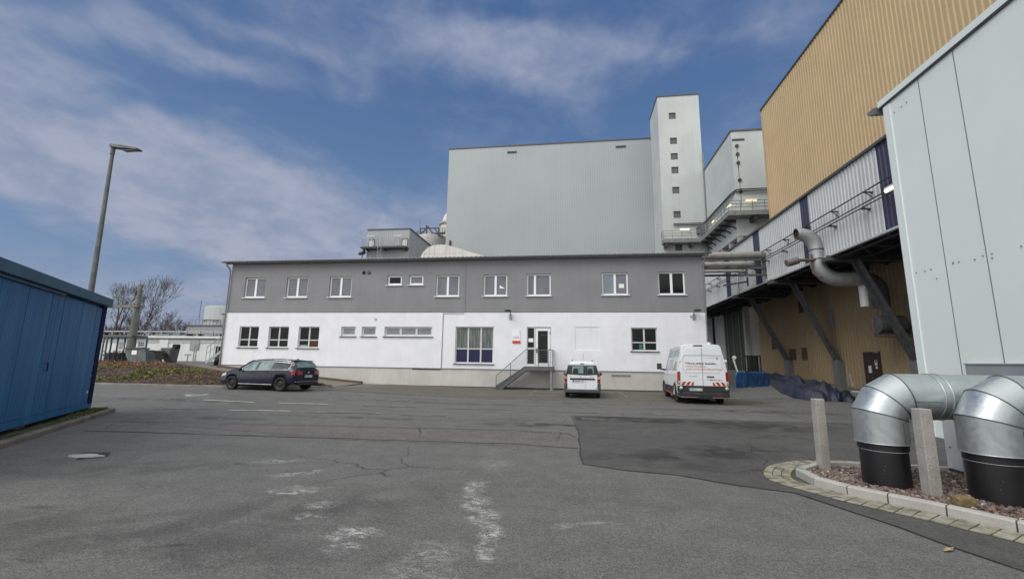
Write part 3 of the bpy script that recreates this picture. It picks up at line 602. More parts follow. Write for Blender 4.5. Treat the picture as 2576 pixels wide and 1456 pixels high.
# vents and stained panels; crop origin (1706,568.7), .3124 per pixel
def cp(u, v): return 1706.2+u*.3124, 568.7+v*.3124
m_vent = mat('rusty_louvre', (.10, .07, .045), .8, var=.3, scale=8)
def louvre(u0, v0, u1, v1):
    a = atX(*cp(u0, v0), BX-.05); c = atX(*cp(u1, v1), BX-.05); ya, yb_ = sorted((a.y, c.y)); za, zb = sorted((a.z, c.z))
    b = MB(); b.box(BX-.09, BX-.06, ya, yb_, za, zb)
    o = b.build('louvre', m_black, bh); k = 8
    b = MB()
    for i in range(k): z = lerp(za, zb, (i+.5)/k); b.quad((BX-.13, ya, z-.05), (BX-.13, yb_, z-.05), (BX-.095, yb_, z+.03), (BX-.095, ya, z+.03))
    b.box(BX-.14, BX-.09, ya-.05, ya, za, zb); b.box(BX-.14, BX-.09, yb_, yb_+.05, za, zb); b.build('slats', m_vent, o)
for r in ((903, 988, 952, 1072), (1000, 980, 1046, 1072), (760, 920, 793, 990), (975, 610, 1012, 695)): louvre(*r)
m_panel = mat('grey_blanking_panel', (.20, .20, .19), .8, var=.15, streak=.4)
for r in ((1213, 672, 1270, 812), (845, 755, 876, 870), (1815, 545, 1875, 700)):
    x0_, y0_ = cp(r[0], r[1]); x1_, y1_ = cp(r[2], r[3]); plate('blanking_panel', x0_, y0_, x1_, y1_, BX-.06, m_panel, bh, .03)
m_rust = mat('rust_stain', (.10, .05, .025), .9, var=.3, scale=3)
# pad columns and raking struts under the bridge
m_padc = mat('pad_concrete', (.15, .155, .155), .9, var=.12, streak=.4)
m_beam = mat('painted_beam', (.095, .10, .105), .6, .2, var=.2, scale=3)
feet = [(25.6, 2.1, 15.3, 7.45, 'nearest to the pale clad building'), (32.6, 2.16, 15.3, 7.45, 'between the other two'), (39.6, 2.2, 15.1, 7.45, 'farthest back by the concrete hall')]
for y, zf, xt, zt, wh in feet:
    t = thing('raking_strut', 'dark steel raking strut carrying the bridge, the one '+wh, 'strut', (BX-.4, y, 0), group='raking struts under the conveyor bridge')
    b = MB(); b.box(BX-.5, BX-.06, y-.33, y+.33, gz(BX-1, y)-.2, zf); b.build('concrete_pad', m_padc, t)
    for dy in (-.22, .22):
        b = MB(); b.beam((BX-.35, y+dy, zf), (xt, y+dy, zt), .06, .34, (0, 1, 0)); b.beam((BX-.35, y+dy, zf), (xt, y+dy, zt), .24, .04, (0, 1, 0)) if False else None; b.build('flange_beam', m_beam, t)
    b = MB(); b.beam((BX-.35, y, zf+.02), (xt, y, zt), .42, .05, (0, 1, 0)); b.build('web_plate', m_beam, t)
    b = MB(); b.box(13.75, BX-.05, y-.25, y-.2, 7.42, 7.68); b.box(13.75, BX-.05, y+.2, y+.25, 7.42, 7.68); b.box(13.75, BX-.05, y-.3, y+.3, 7.4, 7.43); b.build('cross_beam', m_beam, t)
# ------------------------------------------------------------------ conveyor bridge
QX, Z0, Z1, Y0, Y1 = 14.0, 7.76, 11.8, 14.2, 57.2
br = thing('conveyor_bridge', 'long enclosed bridge clad in pale ribbed sheet with blue bands along the beige hall', 'bridge', (QX, 30, 0))
m_bsheet = mat('bridge_sheet', (.50, .52, .525), .6, .15, var=.05, scale=.4, streak=.3)
m_blue = mat('blue_band_sheet', (.03, .034, .075), .6, var=.1, streak=.15)
bands = []
for (u, v, u2, v2) in ((1450, 700, 1560, 700), (835, 950, 900, 950), (470, 1250, 520, 1250)):   # crop origin (1744,227.5) .3229
    a = atX(1744+u*.3229, 227.5+v*.3229, QX).y; c = atX(1744+u2*.3229, 227.5+v2*.3229, QX).y; bands.append((min(a, c), max(a, c)))
a = atX(1630.3+1080*.1822, 492.9+1200*.1822, QX).y; c = atX(1630.3+1140*.1822, 492.9+1200*.1822, QX).y; bands.append((min(a, c), max(a, c)))
bands.sort()
y = Y0
for (a, c) in bands+[(Y1, Y1)]:
    if a > y+.1: b = MB(); corr(b, (QX, a), (QX, y), Z0, Z1, (-1, 0), .27, .045); b.build('cladding', m_bsheet, br)
    if c > a: b = MB(); corr(b, (QX, c), (QX, a), Z0, Z1, (-1, 0), .27, .045); b.build('blue_band', m_blue, br)
    y = c
b = MB(); b.box(QX+.06, BX-.06, Y0, Y1 if False else 57, Z0+.1, Z1-.05); b.build('deck_body', m_dark, br)
b = MB(); b.box(QX-.07, QX+.1, Y0, Y1, Z0-.1, Z0); b.build('bottom_edge', m_bsheet, br)
b = MB(); b.box(QX-.16, QX+.4, Y0, Y1, Z1, Z1+.13); b.build('top_edge', m_coping, br)
b = MB(); b.box(QX+.5, BX-.0 if False else 17.4, 41.4, Y1, Z1+.13, 12.35); b.build('roof_coping', m_conc, br)
m_under = mat('under_steel', (.035, .037, .04), .8, var=.2)
b = MB()
for i in range(22): yy = Y0+1+i*1.95; b.box(QX+.05, BX-.1, yy-.08, yy+.08, 7.56, 7.84)
for x in (QX+.3, QX+1.6, QX+2.9): b.box(x-.07, x+.07, Y0, Y1, 7.50, 7.56)
b.build('floor_beams', m_under, br)
b = MB(); 
for i in range(11): yy = Y0+1+i*3.9; b.beam((QX+.2, yy, 7.47), (BX-.3, yy+3.9, 7.47), .08)
b.build('wind_bracing', m_under, br)
# pipe runs on brackets along the bridge
m_prun = mat('dark_pipe', (.06, .065, .07), .5, .3, var=.2)
for z, off, rr, nm in ((9.88, .32, .035, 'thin dark pipe on brackets along the upper side of the conveyor bridge'), (9.33, .34, .03, 'pair of thin pipes with cable tray along the conveyor bridge below the single pipe')):
    t = thing('pipe_run', nm, 'pipe', (QX-off, 30, z), group='pipe runs on the side of the conveyor bridge')
    b = MB(); b.tube([(QX-off, Y0, z), (QX-off, Y1, z)], rr, 7); 
    if z < 9.5: b.tube([(QX-off, Y0, z-.16), (QX-off, Y1, z-.16)], rr, 7)
    b.build('pipe', m_prun, t)
    for i in range(15):
        yy = 16.2+i*2.7+(z < 9.5)*.3; b = MB(); b.box(QX-off-.06, QX-.02, yy-.05, yy+.05, z-.1 if z > 9.5 else z-.26, z-.045 if z > 9.5 else z-.2); b.beam((QX-off, yy, z-.1), (QX-.03, yy, z-.34), .03); b.build('bracket', m_prun, t)
b = MB(); b.box(QX-.47, QX-.28, Y0, Y1, 9.08, 9.12)
# tube lamp on the bridge
m_lit = mat('lit_tube', (.9, .85, .5), .4, emit=((1, .88, .45), 1.7)); m_lit2 = mat('lit_tube_white', (.9, .85, .7), .4, emit=((1, .86, .6), 1.5))
def tubelamp(a, c, label, m=None):
    t = thing('tube_lamp', label, 'lamp', tuple(a), group='lit tube lamps on the plant'); b = MB(); b.tube([a, c], .075, 8); b.build('tube', m or m_lit, t)
    u = Vector((0, 0, .11)); b = MB(); b.beam(Vector(a)+u, Vector(c)+u, .12, .07); b.build('housing', m_pvcgrey, t)
p = atX(1744+1500*.3229, 227.5+787*.3229, QX-.5); q = atX(1744+1562*.3229, 227.5+762*.3229, QX-.5); tubelamp(p, (p.x, q.y, p.z), 'lit tube lamp on the bridge beside the pale clad building', m_lit2)
# vertical pipe with rail at the office end of the bridge
t = thing('riser_pipe', 'grey riser pipe with valve on the bridge near the office corner', 'pipe', (QX-.5, 43, 8))
x_ = QX-.55; p = atX(1630+1190*.1822, 493+760*.1822, x_); q = atX(1630+1240*.1822, 493+1360*.1822, x_); b = MB(); r1 = atX(1630+1215*.1822, 493+920*.1822, x_); b.tube([(x_, p.y, p.z), (x_, p.y, r1.z), (x_, p.y-.3, r1.z-.3), (x_, p.y-.3, q.z)], .10, 8); b.build('pipe', m_steel, t)
v = atX(1630+1215*.1822, 493+1180*.1822, x_); b = MB(); b.tube([(x_, v.y+3.0, v.z+.2), (x_, v.y-2.4, v.z-.45)], .08, 8); b.tube([(x_, v.y-2.4, v.z-.1), (x_, v.y-2.4, v.z-.8)], .07, 8); b.build('valve_branch', m_prun, t)
# large pipes from behind the office to the bridge
m_insul = mat('cream_pipe', (.31, .305, .275), .55, .1, var=.12, scale=1.5, stretch=(.3, 1, 1), streak=.5)
for y, z, r_, x1_, lab in ((33.4, 9.72, .27, 15.2, 'thick cream district heating pipe, topmost of the pipes from the office to the bridge'), (33.2, 9.0, .2, 12.9, 'cream pipe, second from the top between office and bridge'), (33.0, 8.45, .12, 12.2, 'thin cream pipe, lowest between office and bridge')):
    t = thing('pipe', lab, 'pipe', (8.4, y, z), group='cream pipes between office and bridge'); b = MB(); b.tube([(7.5, y, z), (x1_-.4, y, z), (x1_+.4, y+.5, z), (x1_+.8, y+1.4, z)], r_, 14); b.build('cladding', m_insul, t)
    b = MB()
    for x in (9.1, 11.2): b.box(x-.06, x+.06, y-r_-.05, y+r_+.05, z-r_-.16, z-r_-.01)
    b.build('saddle', m_prun, t)
t = thing('pipe_rack', 'dark steel pipe rack bracket carrying the cream pipes at the bridge', 'bracket', (12, 33, 8)); b = MB()
for z in (8.2, 8.72, 9.34): b.beam((8.5, 33.3, z), (14, 33.3, z), .14)
for x in (11.4, 12.6, 13.8): b.beam((x, 33.3, 8.15), (x, 33.3, 9.4), .12)
b.build('frame', m_beam, t)
# ------------------------------------------------------------------ exhaust duct
m_duct = mat('silver_duct', (.40, .41, .42), .42, .45, var=.12, scale=2, streak=.25)
t = thing('exhaust_duct', 'silver curved exhaust duct with open mouth in front of the bridge', 'duct', (13, 25, 0))
DY, DX, rr = 26.35, 12.95, .5
def arc(c, r, a0, a1, n, u, v): return [Vector(c)+Vector(u)*r*math.cos(R(lerp(a0, a1, i/n)))+Vector(v)*r*math.sin(R(lerp(a0, a1, i/n))) for i in range(n+1)]
mouth = atY(2003, 590, DY); low = atY(2130, 702, DY); zb = low.z; ztop = mouth.z
path = [Vector((mouth.x, DY, ztop+.04))]+arc((mouth.x+.05, DY, ztop-.92), .95, 88, 0, 7, (1, 0, 0), (0, 0, 1))
xv = path[-1].x; path[0].z = ztop+.02
path += arc((xv+1.0, DY, zb+1.0), 1.0, 180, 270, 8, (1, 0, 0), (0, 0, 1)); 
b = MB(); rad = [.33, .34, .35, .37, .38, .39]+[.395]*(len(path)-6); b.tube(path+[Vector((16.05, DY, zb))], .48, 24, cap=False, rad=rad+[.395]); b.build('duct', m_duct, t)
b = MB(); b.tube([path[0]+Vector((.02, 0, 0)), path[1]+Vector((0, 0, 0))], .3, 20, cap=False, rad=[.31, .31]); b.cyl(path[1]+Vector((.05, 0, -.01)), path[1]+Vector((.07, 0, -.01)), .31, 16); b.build('duct_inside', m_black, t)
b = MB(); b.tube([path[0]+Vector((-.02, 0, 0)), path[0]+Vector((.02, 0, 0))], .37, 20); 
rg = MB(); n_ = 24; P = path[0]; rows = []
for i in range(n_+1):
    a_ = 2*math.pi*i/n_; rows.append([(P.x-.03, P.y+k*math.cos(a_), P.z+k*math.sin(a_)) for k in (.30, .345)])
rg.grid(rows); rg.build('rusty_rim', mat('rust_rim', (.30, .19, .09), .7, var=.2, scale=9), t)
for z in (ztop-.95, ztop-1.5):
    b = MB(); b.cyl((xv, DY, z-.025), (xv, DY, z+.025), .43, 22); b.build('flange', m_beam, t)
b = MB(); xe = 16.05; pe = arc((xe, DY, zb-.75), .75, 90, 0, 6, (1, 0, 0), (0, 0, 1)); b.tube(pe+[Vector((xe+.75, DY, zb-1.6))], .4, 20, cap=True); b.build('end_elbow', m_beam, t)
b = MB(); b.cyl((xe-.0, DY+.1, zb-1.55), (xe-.0, DY+.1, zb-.36), .22, 18); b.build('white_duct', m_pvcgrey, t)
b = MB(); b.cyl((xe+.3, DY-.1, zb-2.55), (xe+1.6, DY-.1, zb-2.55), .5, 20); b.box(xe+.4, xe+1.4, DY-.3, DY+.3, zb-3.2, zb-2.9); b.build('fan_housing', m_beam, t)
m_rpipe = mat('rusty_pipe', (.16, .10, .07), .7, var=.2)
b = MB(); b.tube([(xv-.42, DY-.2, zb+1.4), (xv-.42, DY-.2, zb+.35), (xv-.2, DY-.2, zb+.1), (xv+.6, DY-.2, zb+.1)], .05, 8); b.build('drain_pipe', m_rpipe, t)
b = MB(); b.tube([(xe-.1, DY-.5, zb-2.3), (xe-.1, DY-.5, zb-3.0), (xe+.1, DY-.5, zb-3.2), (xe+1.3, DY-.5, zb-3.2)], .06, 8); b.build('drain_pipe', m_rpipe, t)
p = atY(1994, 659, DY-.4); b = MB(); b.cyl((p.x-.32, DY-.4, p.z-.08), (p.x+.28, DY-.4, p.z+.1), .21, 14); b.build('silencer', mat('silencer_grey', (.20, .17, .16), .6, .3), t)
b = MB(); b.tube([(p.x+.28, DY-.4, p.z+.1), (xv-.1, DY-.2, p.z+.15)], .09, 10); b.build('silencer_pipe', m_rpipe, t)
# ------------------------------------------------------------------ pale clad building at far right
WX = 9.0
m_pale = mat('pale_green_panel', (.74, .80, .775), .5, .05, var=.02, scale=.5)
wb = thing('clad_building', 'windowless building of pale green-grey flat panels at the right edge', 'building', (WX, 10, 0))
WY, WT = 13.0, 9.28
b = MB(); b.box(WX, 22, -8, WY, -.2, WT-.1)
o = b.build('wall', m_pale, wb)
ys_ = [WY-.17, atX(2412, 227.5, WX).y, atX(2348, 420, WX).y]
def vs(px, py): return atX(px, py, WX).y
yj = sorted([vs(2439, 385), vs(2337, 385), 8.2, 6.2, 4.2, 2.2], reverse=True)
b = MB()
for y in yj: b.box(WX-.006, WX+.02, y-.009, y+.009, 0, WT-.12)
b.build('panel_joint', mat('joint_dark', (.14, .16, .16), .7), wb)
b = MB(); b.box(WX-.025, WX+.1, WY-.22, WY+.02, 0, WT-.15); b.build('corner_flashing', m_pale, wb)
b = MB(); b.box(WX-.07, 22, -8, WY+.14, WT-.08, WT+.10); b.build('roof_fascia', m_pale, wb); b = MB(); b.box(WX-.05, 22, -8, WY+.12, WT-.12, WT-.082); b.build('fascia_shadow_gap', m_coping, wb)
b = MB(); b.prism([(0, 0), (.34, .0), (.28, -.12), (.02, -.2)], lambda u, v, t_: (t_, WY+.18+u, WT-.02+v), WX-.14, 12); b.build('gutter', m_zinc, wb)
b = MB(); 
for px, py in [(1620, 127), (1565, 170), (1660, 92), (2255, 1285), (2325, 1270), (2022, 1345), (1850, 1392), (2555, 1210), (1803, 1405)]:
    p = atX(1744+px*.3229, 227.5+py*.3229, WX-.01); b.sphere(tuple(p), .022, 8, 4, (.6, 1, 1))
for px, py in [(1915, 375), (1985, 360), (2035, 345)]:
    p = atX(1706.2+px*.3124, 568.7+py*.3124, WX-.01); b.sphere(tuple(p), .022, 8, 4, (.6, 1, 1))
for px, py in [(2412, 658), (2398, 660), (2452, 652), (2496, 648), (2356, 700)]:
    p = atX(px, py, WX-.01); b.sphere(tuple(p), .022, 8, 4, (.6, 1, 1))
b.build('panel_screws', mat('screw_cap', (.32, .35, .34), .6), wb)
m_sock = mat('socle_grey', (.27, .29, .31), .7, var=.06, streak=.2)
p = atX(2429, 917, WX-.08); b = MB(); b.box(WX-.09, WX-.0, -8, p.y, 0, 1.79); b.box(WX-.11, WX-.0, -8, p.y+.01, 1.79, 1.82); b.build('base_panel', m_sock, wb)
# ------------------------------------------------------------------ boiler hall, stair tower, concrete hall
hl = thing('boiler_hall', 'huge windowless boiler hall clad in fine vertical grey-green sheet', 'building', (-4, 64.2, 0))
b = MB(); b.box(-19.72, 17.5, 64.2, 110, 0, 35.6); b.box(17.5, 30, 64.21, 80, 0, 26); b.build('wall', m_hall, hl)
b = MB(); b.box(-19.8, 12.2, 64.12, 64.4, 35.58, 35.78); b.box(-19.8, -19.6, 64.4, 110, 35.6, 35.78); b.build('roof_edge', m_coping, hl)
for px, py in ((1288, 383), (1562, 369)):
    p = atY(px, py, 64.15); b = MB(); b.box(p.x-.75, p.x+.75, 64.1, 64.19, p.z-.14, p.z+.14); b.build('wall_slot', m_dark, hl)
p = atY(1362, 361, 66); b = MB(); b.cyl((p.x, 68, 35.6), (p.x, 68, 37.2), .9, 16); b.sphere((p.x, 68, 37.2), .9, 14, 6, (1, 1, .5)); b.build('roof_cowl', m_conc, hl)
p = atY(1126, 600, 64); b = MB(); b.cyl((-18.95, 64.05, 17.0), (-18.95, 64.05, 20.3), .14, 8); b.build('vent_pipe', m_dark, hl)
tw = thing('stair_tower', 'slim pale concrete stair tower with a column of small square windows', 'tower', (14.7, 58.33, 0))
holes = []
for px, py in [(1905, 148), (1912, 290), (1916, 378), (1919, 456), (1925, 570), (1931, 708), (1939, 894)]:
    p = atY(834+px*.4416, 227.5+py*.4416, 58.33); holes.append((13.75-.46+.15, 13.75+.46+.15, p.z-.48, p.z+.48))
b = holewall(11.98, 17.5, 0, 38.68, holes, 58.33, .22); b.box(11.98, 12.3, 58.35, 64.19, 0, 38.68); b.box(17.2, 17.5, 58.35, 64.19, 0, 38.68); b.box(12.3, 17.2, 58.9, 64.1, 0, 38.6)
b.quad((11.98, 58.33, 0), (11.98, 58.35, 0), (11.98, 58.35, 38.68), (11.98, 58.33, 38.68))
b.build('wall', m_tower, tw)
m_twin = mat('tower_pane', (.10, .10, .11), .25, var=.15)
for h in holes:
    b = MB(); b.box(h[0], h[1], 58.5, 58.54, h[2], h[2]+.07); b.box(h[0], h[1], 58.5, 58.54, h[3]-.07, h[3]); b.box(h[0], h[0]+.07, 58.5, 58.54, h[2]+.07, h[3]-.07); b.box(h[1]-.07, h[1], 58.5, 58.54, h[2]+.07, h[3]-.07); o = b.build('window', m_coping, tw)
    b = MB(); b.box(h[0]+.06, h[1]-.06, 58.52, 58.55, h[2]+.06, h[3]-.06); b.build('pane', m_twin, o)
b = MB(); b.box(11.9, 17.6, 58.25, 58.5, 38.68, 38.86); b.box(11.9, 12.1, 58.5, 64.3, 38.68, 38.86); b.build('roof_edge', m_coping, tw)
b = MB(); b.cyl((17.55, 58.25, 20), (17.55, 58.25, 30), .09, 8); b.build('downpipe', m_zinc, tw)
HX, HY = 17.6, 48.0
ch = thing('concrete_hall', 'pale concrete hall with rust-stained drain spots above a walkway behind the beige hall', 'building', (HX, HY, 0))
g0 = atX(1836, 530, HX-1.3); g1 = atY(1836, 530, HY-1.3); GZ = g1.z
b = MB(); b.box(HX, 40, HY, 64, GZ-2.4, 27.35); b.build('upper_wall', m_tower, ch)
b = MB(); b.box(HX-.08, 40, HY-.08, HY+.2, 27.35, 27.55); b.box(HX-.08, HX+.2, HY+.2, 64, 27.35, 27.55); b.build('roof_edge', m_coping, ch)
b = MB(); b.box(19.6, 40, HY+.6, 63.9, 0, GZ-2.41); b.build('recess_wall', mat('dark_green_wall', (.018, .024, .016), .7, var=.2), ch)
for y in (48.05, 50.6, 53.4, 56.2): b = MB(); b.box(HX+.02, HX+.5, y, y+.45, 9.2 if y > 49 else 0, GZ-2.42); b.build('column', m_conc, ch)
b = MB(); b.box(HX+.52, 40, HY+.06, HY+.5, 0, 9.6); b.build('lower_front_wall', mat('pale_lower_wall', (.62, .62, .59), .9, var=.08, scale=.6, streak=.3), ch)
b = MB(); b.box(HX+.25, HX+.5, HY+.55, 54.8, 0, 9.1); b.build('gate', mat('dark_green_gate', (.030, .040, .028), .6, var=.15, scale=.5, streak=.4), ch)
b = MB()
for y in (50.0, 51.9, 53.8): b.box(HX+.19, HX+.24, y, y+.12, 0, 9.0)
b.build('gate_frame', m_zinc, ch)
b = MB(); b.box(HX+.15, HX+.5, 54.81, 58.25, 0, 9.1); b.build('side_wall', mat('grey_side_wall', (.42, .42, .43), .9, var=.08, streak=.2), ch)
b = MB(); b.box(HX+.04, HX+.5, HY+.5, 58, 9.1, 9.6); b.build('lintel', m_conc, ch)
b = MB(); p = atY(1857, 352, HY); b.box(p.x-.65, p.x+.65, HY-.04, HY-.001, p.z-.12, p.z+.12); b.build('wall_slot', m_dark, ch)
for v in (435, 498, 565, 700, 788):
    p = atY(1744+(338+(v-435)*.085)*.3229, 227.5+v*.3229, HY); b = MB(); b.cyl((p.x, HY-.12, p.z), (p.x, HY, p.z), .19, 12); b.build('drain_outlet', m_dark, ch)
    b = MB(); b.box(p.x-.03, p.x+.05, HY-.006, HY-.002, p.z-1.3-random.random(), p.z); b.build('rust_streak', mat('streak_rust', (.22, .17, .13), .9, var=.3, scale=4), ch)
p = atX(1773, 500, HX); b = MB(); b.cyl((HX-.1, 58.1, 15), (HX-.1, 58.1, 27.3), .08, 8); b.build('downpipe', m_zinc, ch)
# walkway
gw = thing('walkway', 'grey steel walkway with railing wrapping round the tower and concrete hall', 'walkway', (HX, HY, GZ))
m_gw = mat('walkway_concrete', (.22, .225, .22), .8, var=.15, streak=.4)
gx0 = atY(1669, 602, 57.0).x
b = MB(); b.box(gx0, HX-1.3, 57.0, 58.3, GZ-.5, GZ); b.box(HX-1.3, HX-.01, HY-1.3, 58.3, GZ-.5, GZ); b.box(HX, 26, HY-1.3, HY-.01, GZ-.5, GZ); b.build('deck', m_gw, gw)
b = MB(); 
for i in range(6): y = HY+.4+i*1.7; b = MB(); b.box(HX-1.25, HX, y-.12, y+.12, GZ-.8, GZ-.51); b.beam((HX-1.2, y, GZ-.7), (HX, y, GZ-1.5), .12); b.build('bracket', m_dark, gw)
for x in (gx0+.4, gx0+3.6): MB().box(x-.15, x+.15, 57.1, 58.3, GZ-.95, GZ-.51).build('bracket', m_dark, gw)
for x in (19, 21.5): MB().box(x-.15, x+.15, HY-1.2, HY, GZ-1.0, GZ-.51).build('bracket', m_dark, gw)
cor = [Vector((gx0, 58.2, GZ)), Vector((gx0, 57.05, GZ)), Vector((HX-1.25, 57.05, GZ)), Vector((HX-1.25, HY-1.25, GZ)), Vector((26, HY-1.25, GZ))]
b = MB()
for z in (.4, .75, 1.1):
    for i in range(4): b.beam(cor[i]+Vector((0, 0, z)), cor[i+1]+Vector((0, 0, z)), .06)
for i in range(4):
    L = (cor[i+1]-cor[i]).length; n = max(1, round(L/1.2))
    for j in range(n): p = cor[i].lerp(cor[i+1], j/n); b.beam(p, p+Vector((0, 0, 1.1)), .06)
b.build('railing', m_steel, gw)
b = MB(); 
for dz in (2.55, 2.75): b.tube([(gx0+1.6, 58.1, GZ+dz-.4), (HX-.5, 58.1, GZ+dz-.4), (HX-.25, 57.6, GZ+dz-.2), (HX-.2, HY+.6, GZ+dz-.1), (HX+.1, HY-.2, GZ+dz), (HX+.9, HY-.25, GZ+dz), (27, HY-.25, GZ+dz)], .07, 6)
b.build('cable_run', m_dark, gw)
z = GZ+2.05
p = atY(1630+1350*.1822, 493+62*.1822, HY-.35); q = atY(1630+1505*.1822, 493+62*.1822, HY-.35); tubelamp((p.x, HY-.35, p.z), (q.x, HY-.35, p.z), 'lit tube lamp on the front of the concrete hall above the walkway')
for (u0, v0, u1, v1, lab) in ((1100, 160, 1142, 118, 'upper one of two lit tube lamps along the side of the concrete hall'), (884, 375, 922, 336, 'lower one of two lit tube lamps along the side of the concrete hall')):
    p = atX(1630+u0*.1822, 493+v0*.1822, HX-.45); q = atX(1630+u1*.1822, 493+v1*.1822, HX-.45); tubelamp((HX-.45, p.y, (p.z+q.z)/2), (HX-.45, q.y, (p.z+q.z)/2), lab)
p = atY(1630+445*.1822, 493+463*.1822, 58); q = atY(1630+570*.1822, 493+460*.1822, 58); tubelamp((p.x, 58, p.z), (q.x, 58, p.z), 'lit tube lamp above the walkway on the stair tower', m_lit2)
p = atY(1630+730*.1822, 493+480*.1822, 57.9); b = MB(); b.box(p.x-.45, p.x+.45, 57.7, 58.3, p.z-.4, p.z+.5); b.build('switch_box', m_beam, gw)
# ------------------------------------------------------------------ roof-top plant left of the boiler hall
m_small = mat('ribbed_grey_sheet', (.33, .36, .375), .6, .1, var=.05, scale=.3, streak=.12)
sx0, sx1, sy, sy1, sz = -25.5, -20.0, 50.0, 59.1, 17.78
sb = thing('plant_building', 'small grey ribbed-sheet plant house with balcony and two doors rising behind the office roof', 'building', (sx0, sy, 0))
b = MB(); corr(b, (sx0, sy), (sx1, sy), 0, sz, (0, -1), .25, .03); b.quad((sx1, sy, 0), (sx1, sy1, 0), (sx1, sy1, sz), (sx1, sy, sz)); b.quad((sx0, sy, 0), (sx0, sy, sz), (sx0, sy1, sz), (sx0, sy1, 0)); b.quad((sx0, sy, sz), (sx1, sy, sz), (sx1, sy1, sz), (sx0, sy1, sz)); b.build('wall', m_small, sb)
b = MB(); b.box(sx0-.08, sx1+.08, sy-.1, sy+.1, sz, sz+.14); b.box(sx1-.1, sx1+.1, sy+.1, sy1, sz, sz+.14); b.build('roof_edge', m_coping, sb)
def sp(u, v): return atY(893.8+u*.1413, 500.5+v*.1413, sy-.05)      # crop of that block: origin (894.7,500.5)
for u0, u1, v0, v1 in ((245, 335, 738, 880), (838, 930, 724, 880)):
    p, q = sp(u0, v1), sp(u1, v0); b = MB(); b.box(p.x-.1, q.x+.1, sy-.09, sy-.045, p.z, q.z+.12); o = b.build('door', m_coping, sb); b = MB(); b.box(p.x, q.x, sy-.11, sy-.092, p.z, q.z); b.build('door_leaf', m_pvcgrey, o)
for u0, u1, v in ((240, 372, 680), (710, 850, 672)):
    p, q = sp(u0, v), sp(u1, v); b = MB(); b.box(p.x, q.x, sy-.5, sy-.4, p.z-.05, p.z+.05); b.beam(((p.x+q.x)/2, sy-.2, p.z), ((p.x+q.x)/2, sy-.2, p.z-1.1), .04); b.build('wall_light', m_pvcgrey, sb)
p, q = sp(165, 900), sp(955, 900); bz = p.z
b = MB(); b.box(p.x, q.x, sy-1.2, sy-.05, bz-.12, bz+.08)
for x in (p.x+.6, (p.x+q.x)/2, q.x-.3): b.box(x-.08, x+.08, sy-1.1, sy-.05, bz-.3, bz-.12)
m_bal = mat('balcony_green', (.05, .065, .06), .6); o = b.build('balcony', m_bal, sb)
b = MB(); A, B_ = Vector((p.x+.05, sy-1.15, bz)), Vector((q.x-.05, sy-1.15, bz))
for z in (.4, .75, 1.1): b.beam(A+Vector((0, 0, z)), B_+Vector((0, 0, z)), .035); b.beam(B_+Vector((0, 0, z)), B_+Vector((0, 1.1, z)), .035); b.beam(A+Vector((0, 0, z)), A+Vector((0, 1.1, z)), .035)
for i in range(9): c_ = A.lerp(B_, i/8); b.beam(c_, c_+Vector((0, 0, 1.1)), .035)
lx = sp(505, 900).x
for dx in (-.22, .22): b.beam((lx+dx, sy-1.25, bz-4), (lx+dx, sy-1.25, bz+1.2), .04)
for i in range(16): b.beam((lx-.22, sy-1.25, bz-4+i*.3), (lx+.22, sy-1.25, bz-4+i*.3), .03)
b.build('balcony_railing', m_steel, o)
b = MB(); p = sp(110, 980); b.sphere((p.x, sy-.3, p.z), .3, 8, 6, (1, .6, .8)); b.sphere((p.x+.4, sy-.3, p.z+.15), .28, 8, 6); b.beam((p.x, sy-.2, p.z-1), (p.x+.4, sy-.2, p.z+.2), .08); b.build('fan_unit', m_dark, sb)
# humped pale bunker
m_dome = mat('stained_cream_concrete', (.60, .575, .55), .8, var=.07, scale=.8, streak=.55, bump=.2, bscale=6)
bk = thing('humped_bunker', 'cream concrete bunker with rounded hump and long sloping back, streaked with dirt', 'bunker', (-14, 45, 0))
hp = [(1057, 655), (1060, 641), (1067, 631), (1077, 622), (1090, 617), (1106, 615), (1122, 616), (1140, 620.5), (1165, 628), (1195, 637), (1216, 643), (1224, 650)]
pts = [atY(x, y, 45) for x, y in hp]; b = MB(); poly = [(p.x, p.z) for p in pts]+[(pts[-1].x, 5), (pts[0].x, 5)]
b.prism(poly[::-1], lambda u, v, t_: (u, t_, v), 45, 49.5); b.build('shell', m_dome, bk)
b = MB(); 
for z in (13.3, 12.72): b.box(pts[0].x+.2, pts[-2].x-(.0 if z < 13 else 2.5), 44.985, 44.999, z, z+.03)
b.build('pour_joint', m_conc, bk)
p = pts[-1]; b = MB(); b.prism([(p.x, p.z), (p.x, 5), (p.x+.6, 5), (p.x+.6, p.z-.5)], lambda u, v, t_: (u, t_, v), 45.2, 49.5); b.build('end_plate', m_zinc, bk)
# tank with frame platform and cone behind
tk = thing('silo', 'cream silo with steel frame platform between plant house and boiler hall', 'silo', (-23, 70, 0))
p = atY(1090, 612, 72); c_ = atY(1086, 606, 72)
p0, p1 = atY(1050, 624, 72), atY(1119, 624, 72); rad_ = (p1.x-p0.x)/2; cx_ = (p0.x+p1.x)/2; zt = atY(1085, 598, 72).z; zb = atY(1100, 626, 72).z
b = MB(); rows = []
for z, k in ((0, .5), (zb-2, .45), (zb+.3, .8), (zb+1.4, 1.0), (zt, 1.02)): rows.append([(cx_+rad_*k*math.cos(2*math.pi*j/24), 72+rad_*k*math.sin(2*math.pi*j/24), z) for j in range(24)])
b.grid(rows, True, True); b.add(rows[-1], [tuple(range(24))]); b.build('shell', m_dome, tk)
b = MB(); y_ = 72-rad_*.7; F = lambda px, py: atY(893.8+px*.1413+.9, 500.5+py*.1413, y_)
def fb(a, c, wd=.16): b.beam(F(*a), F(*c), wd)
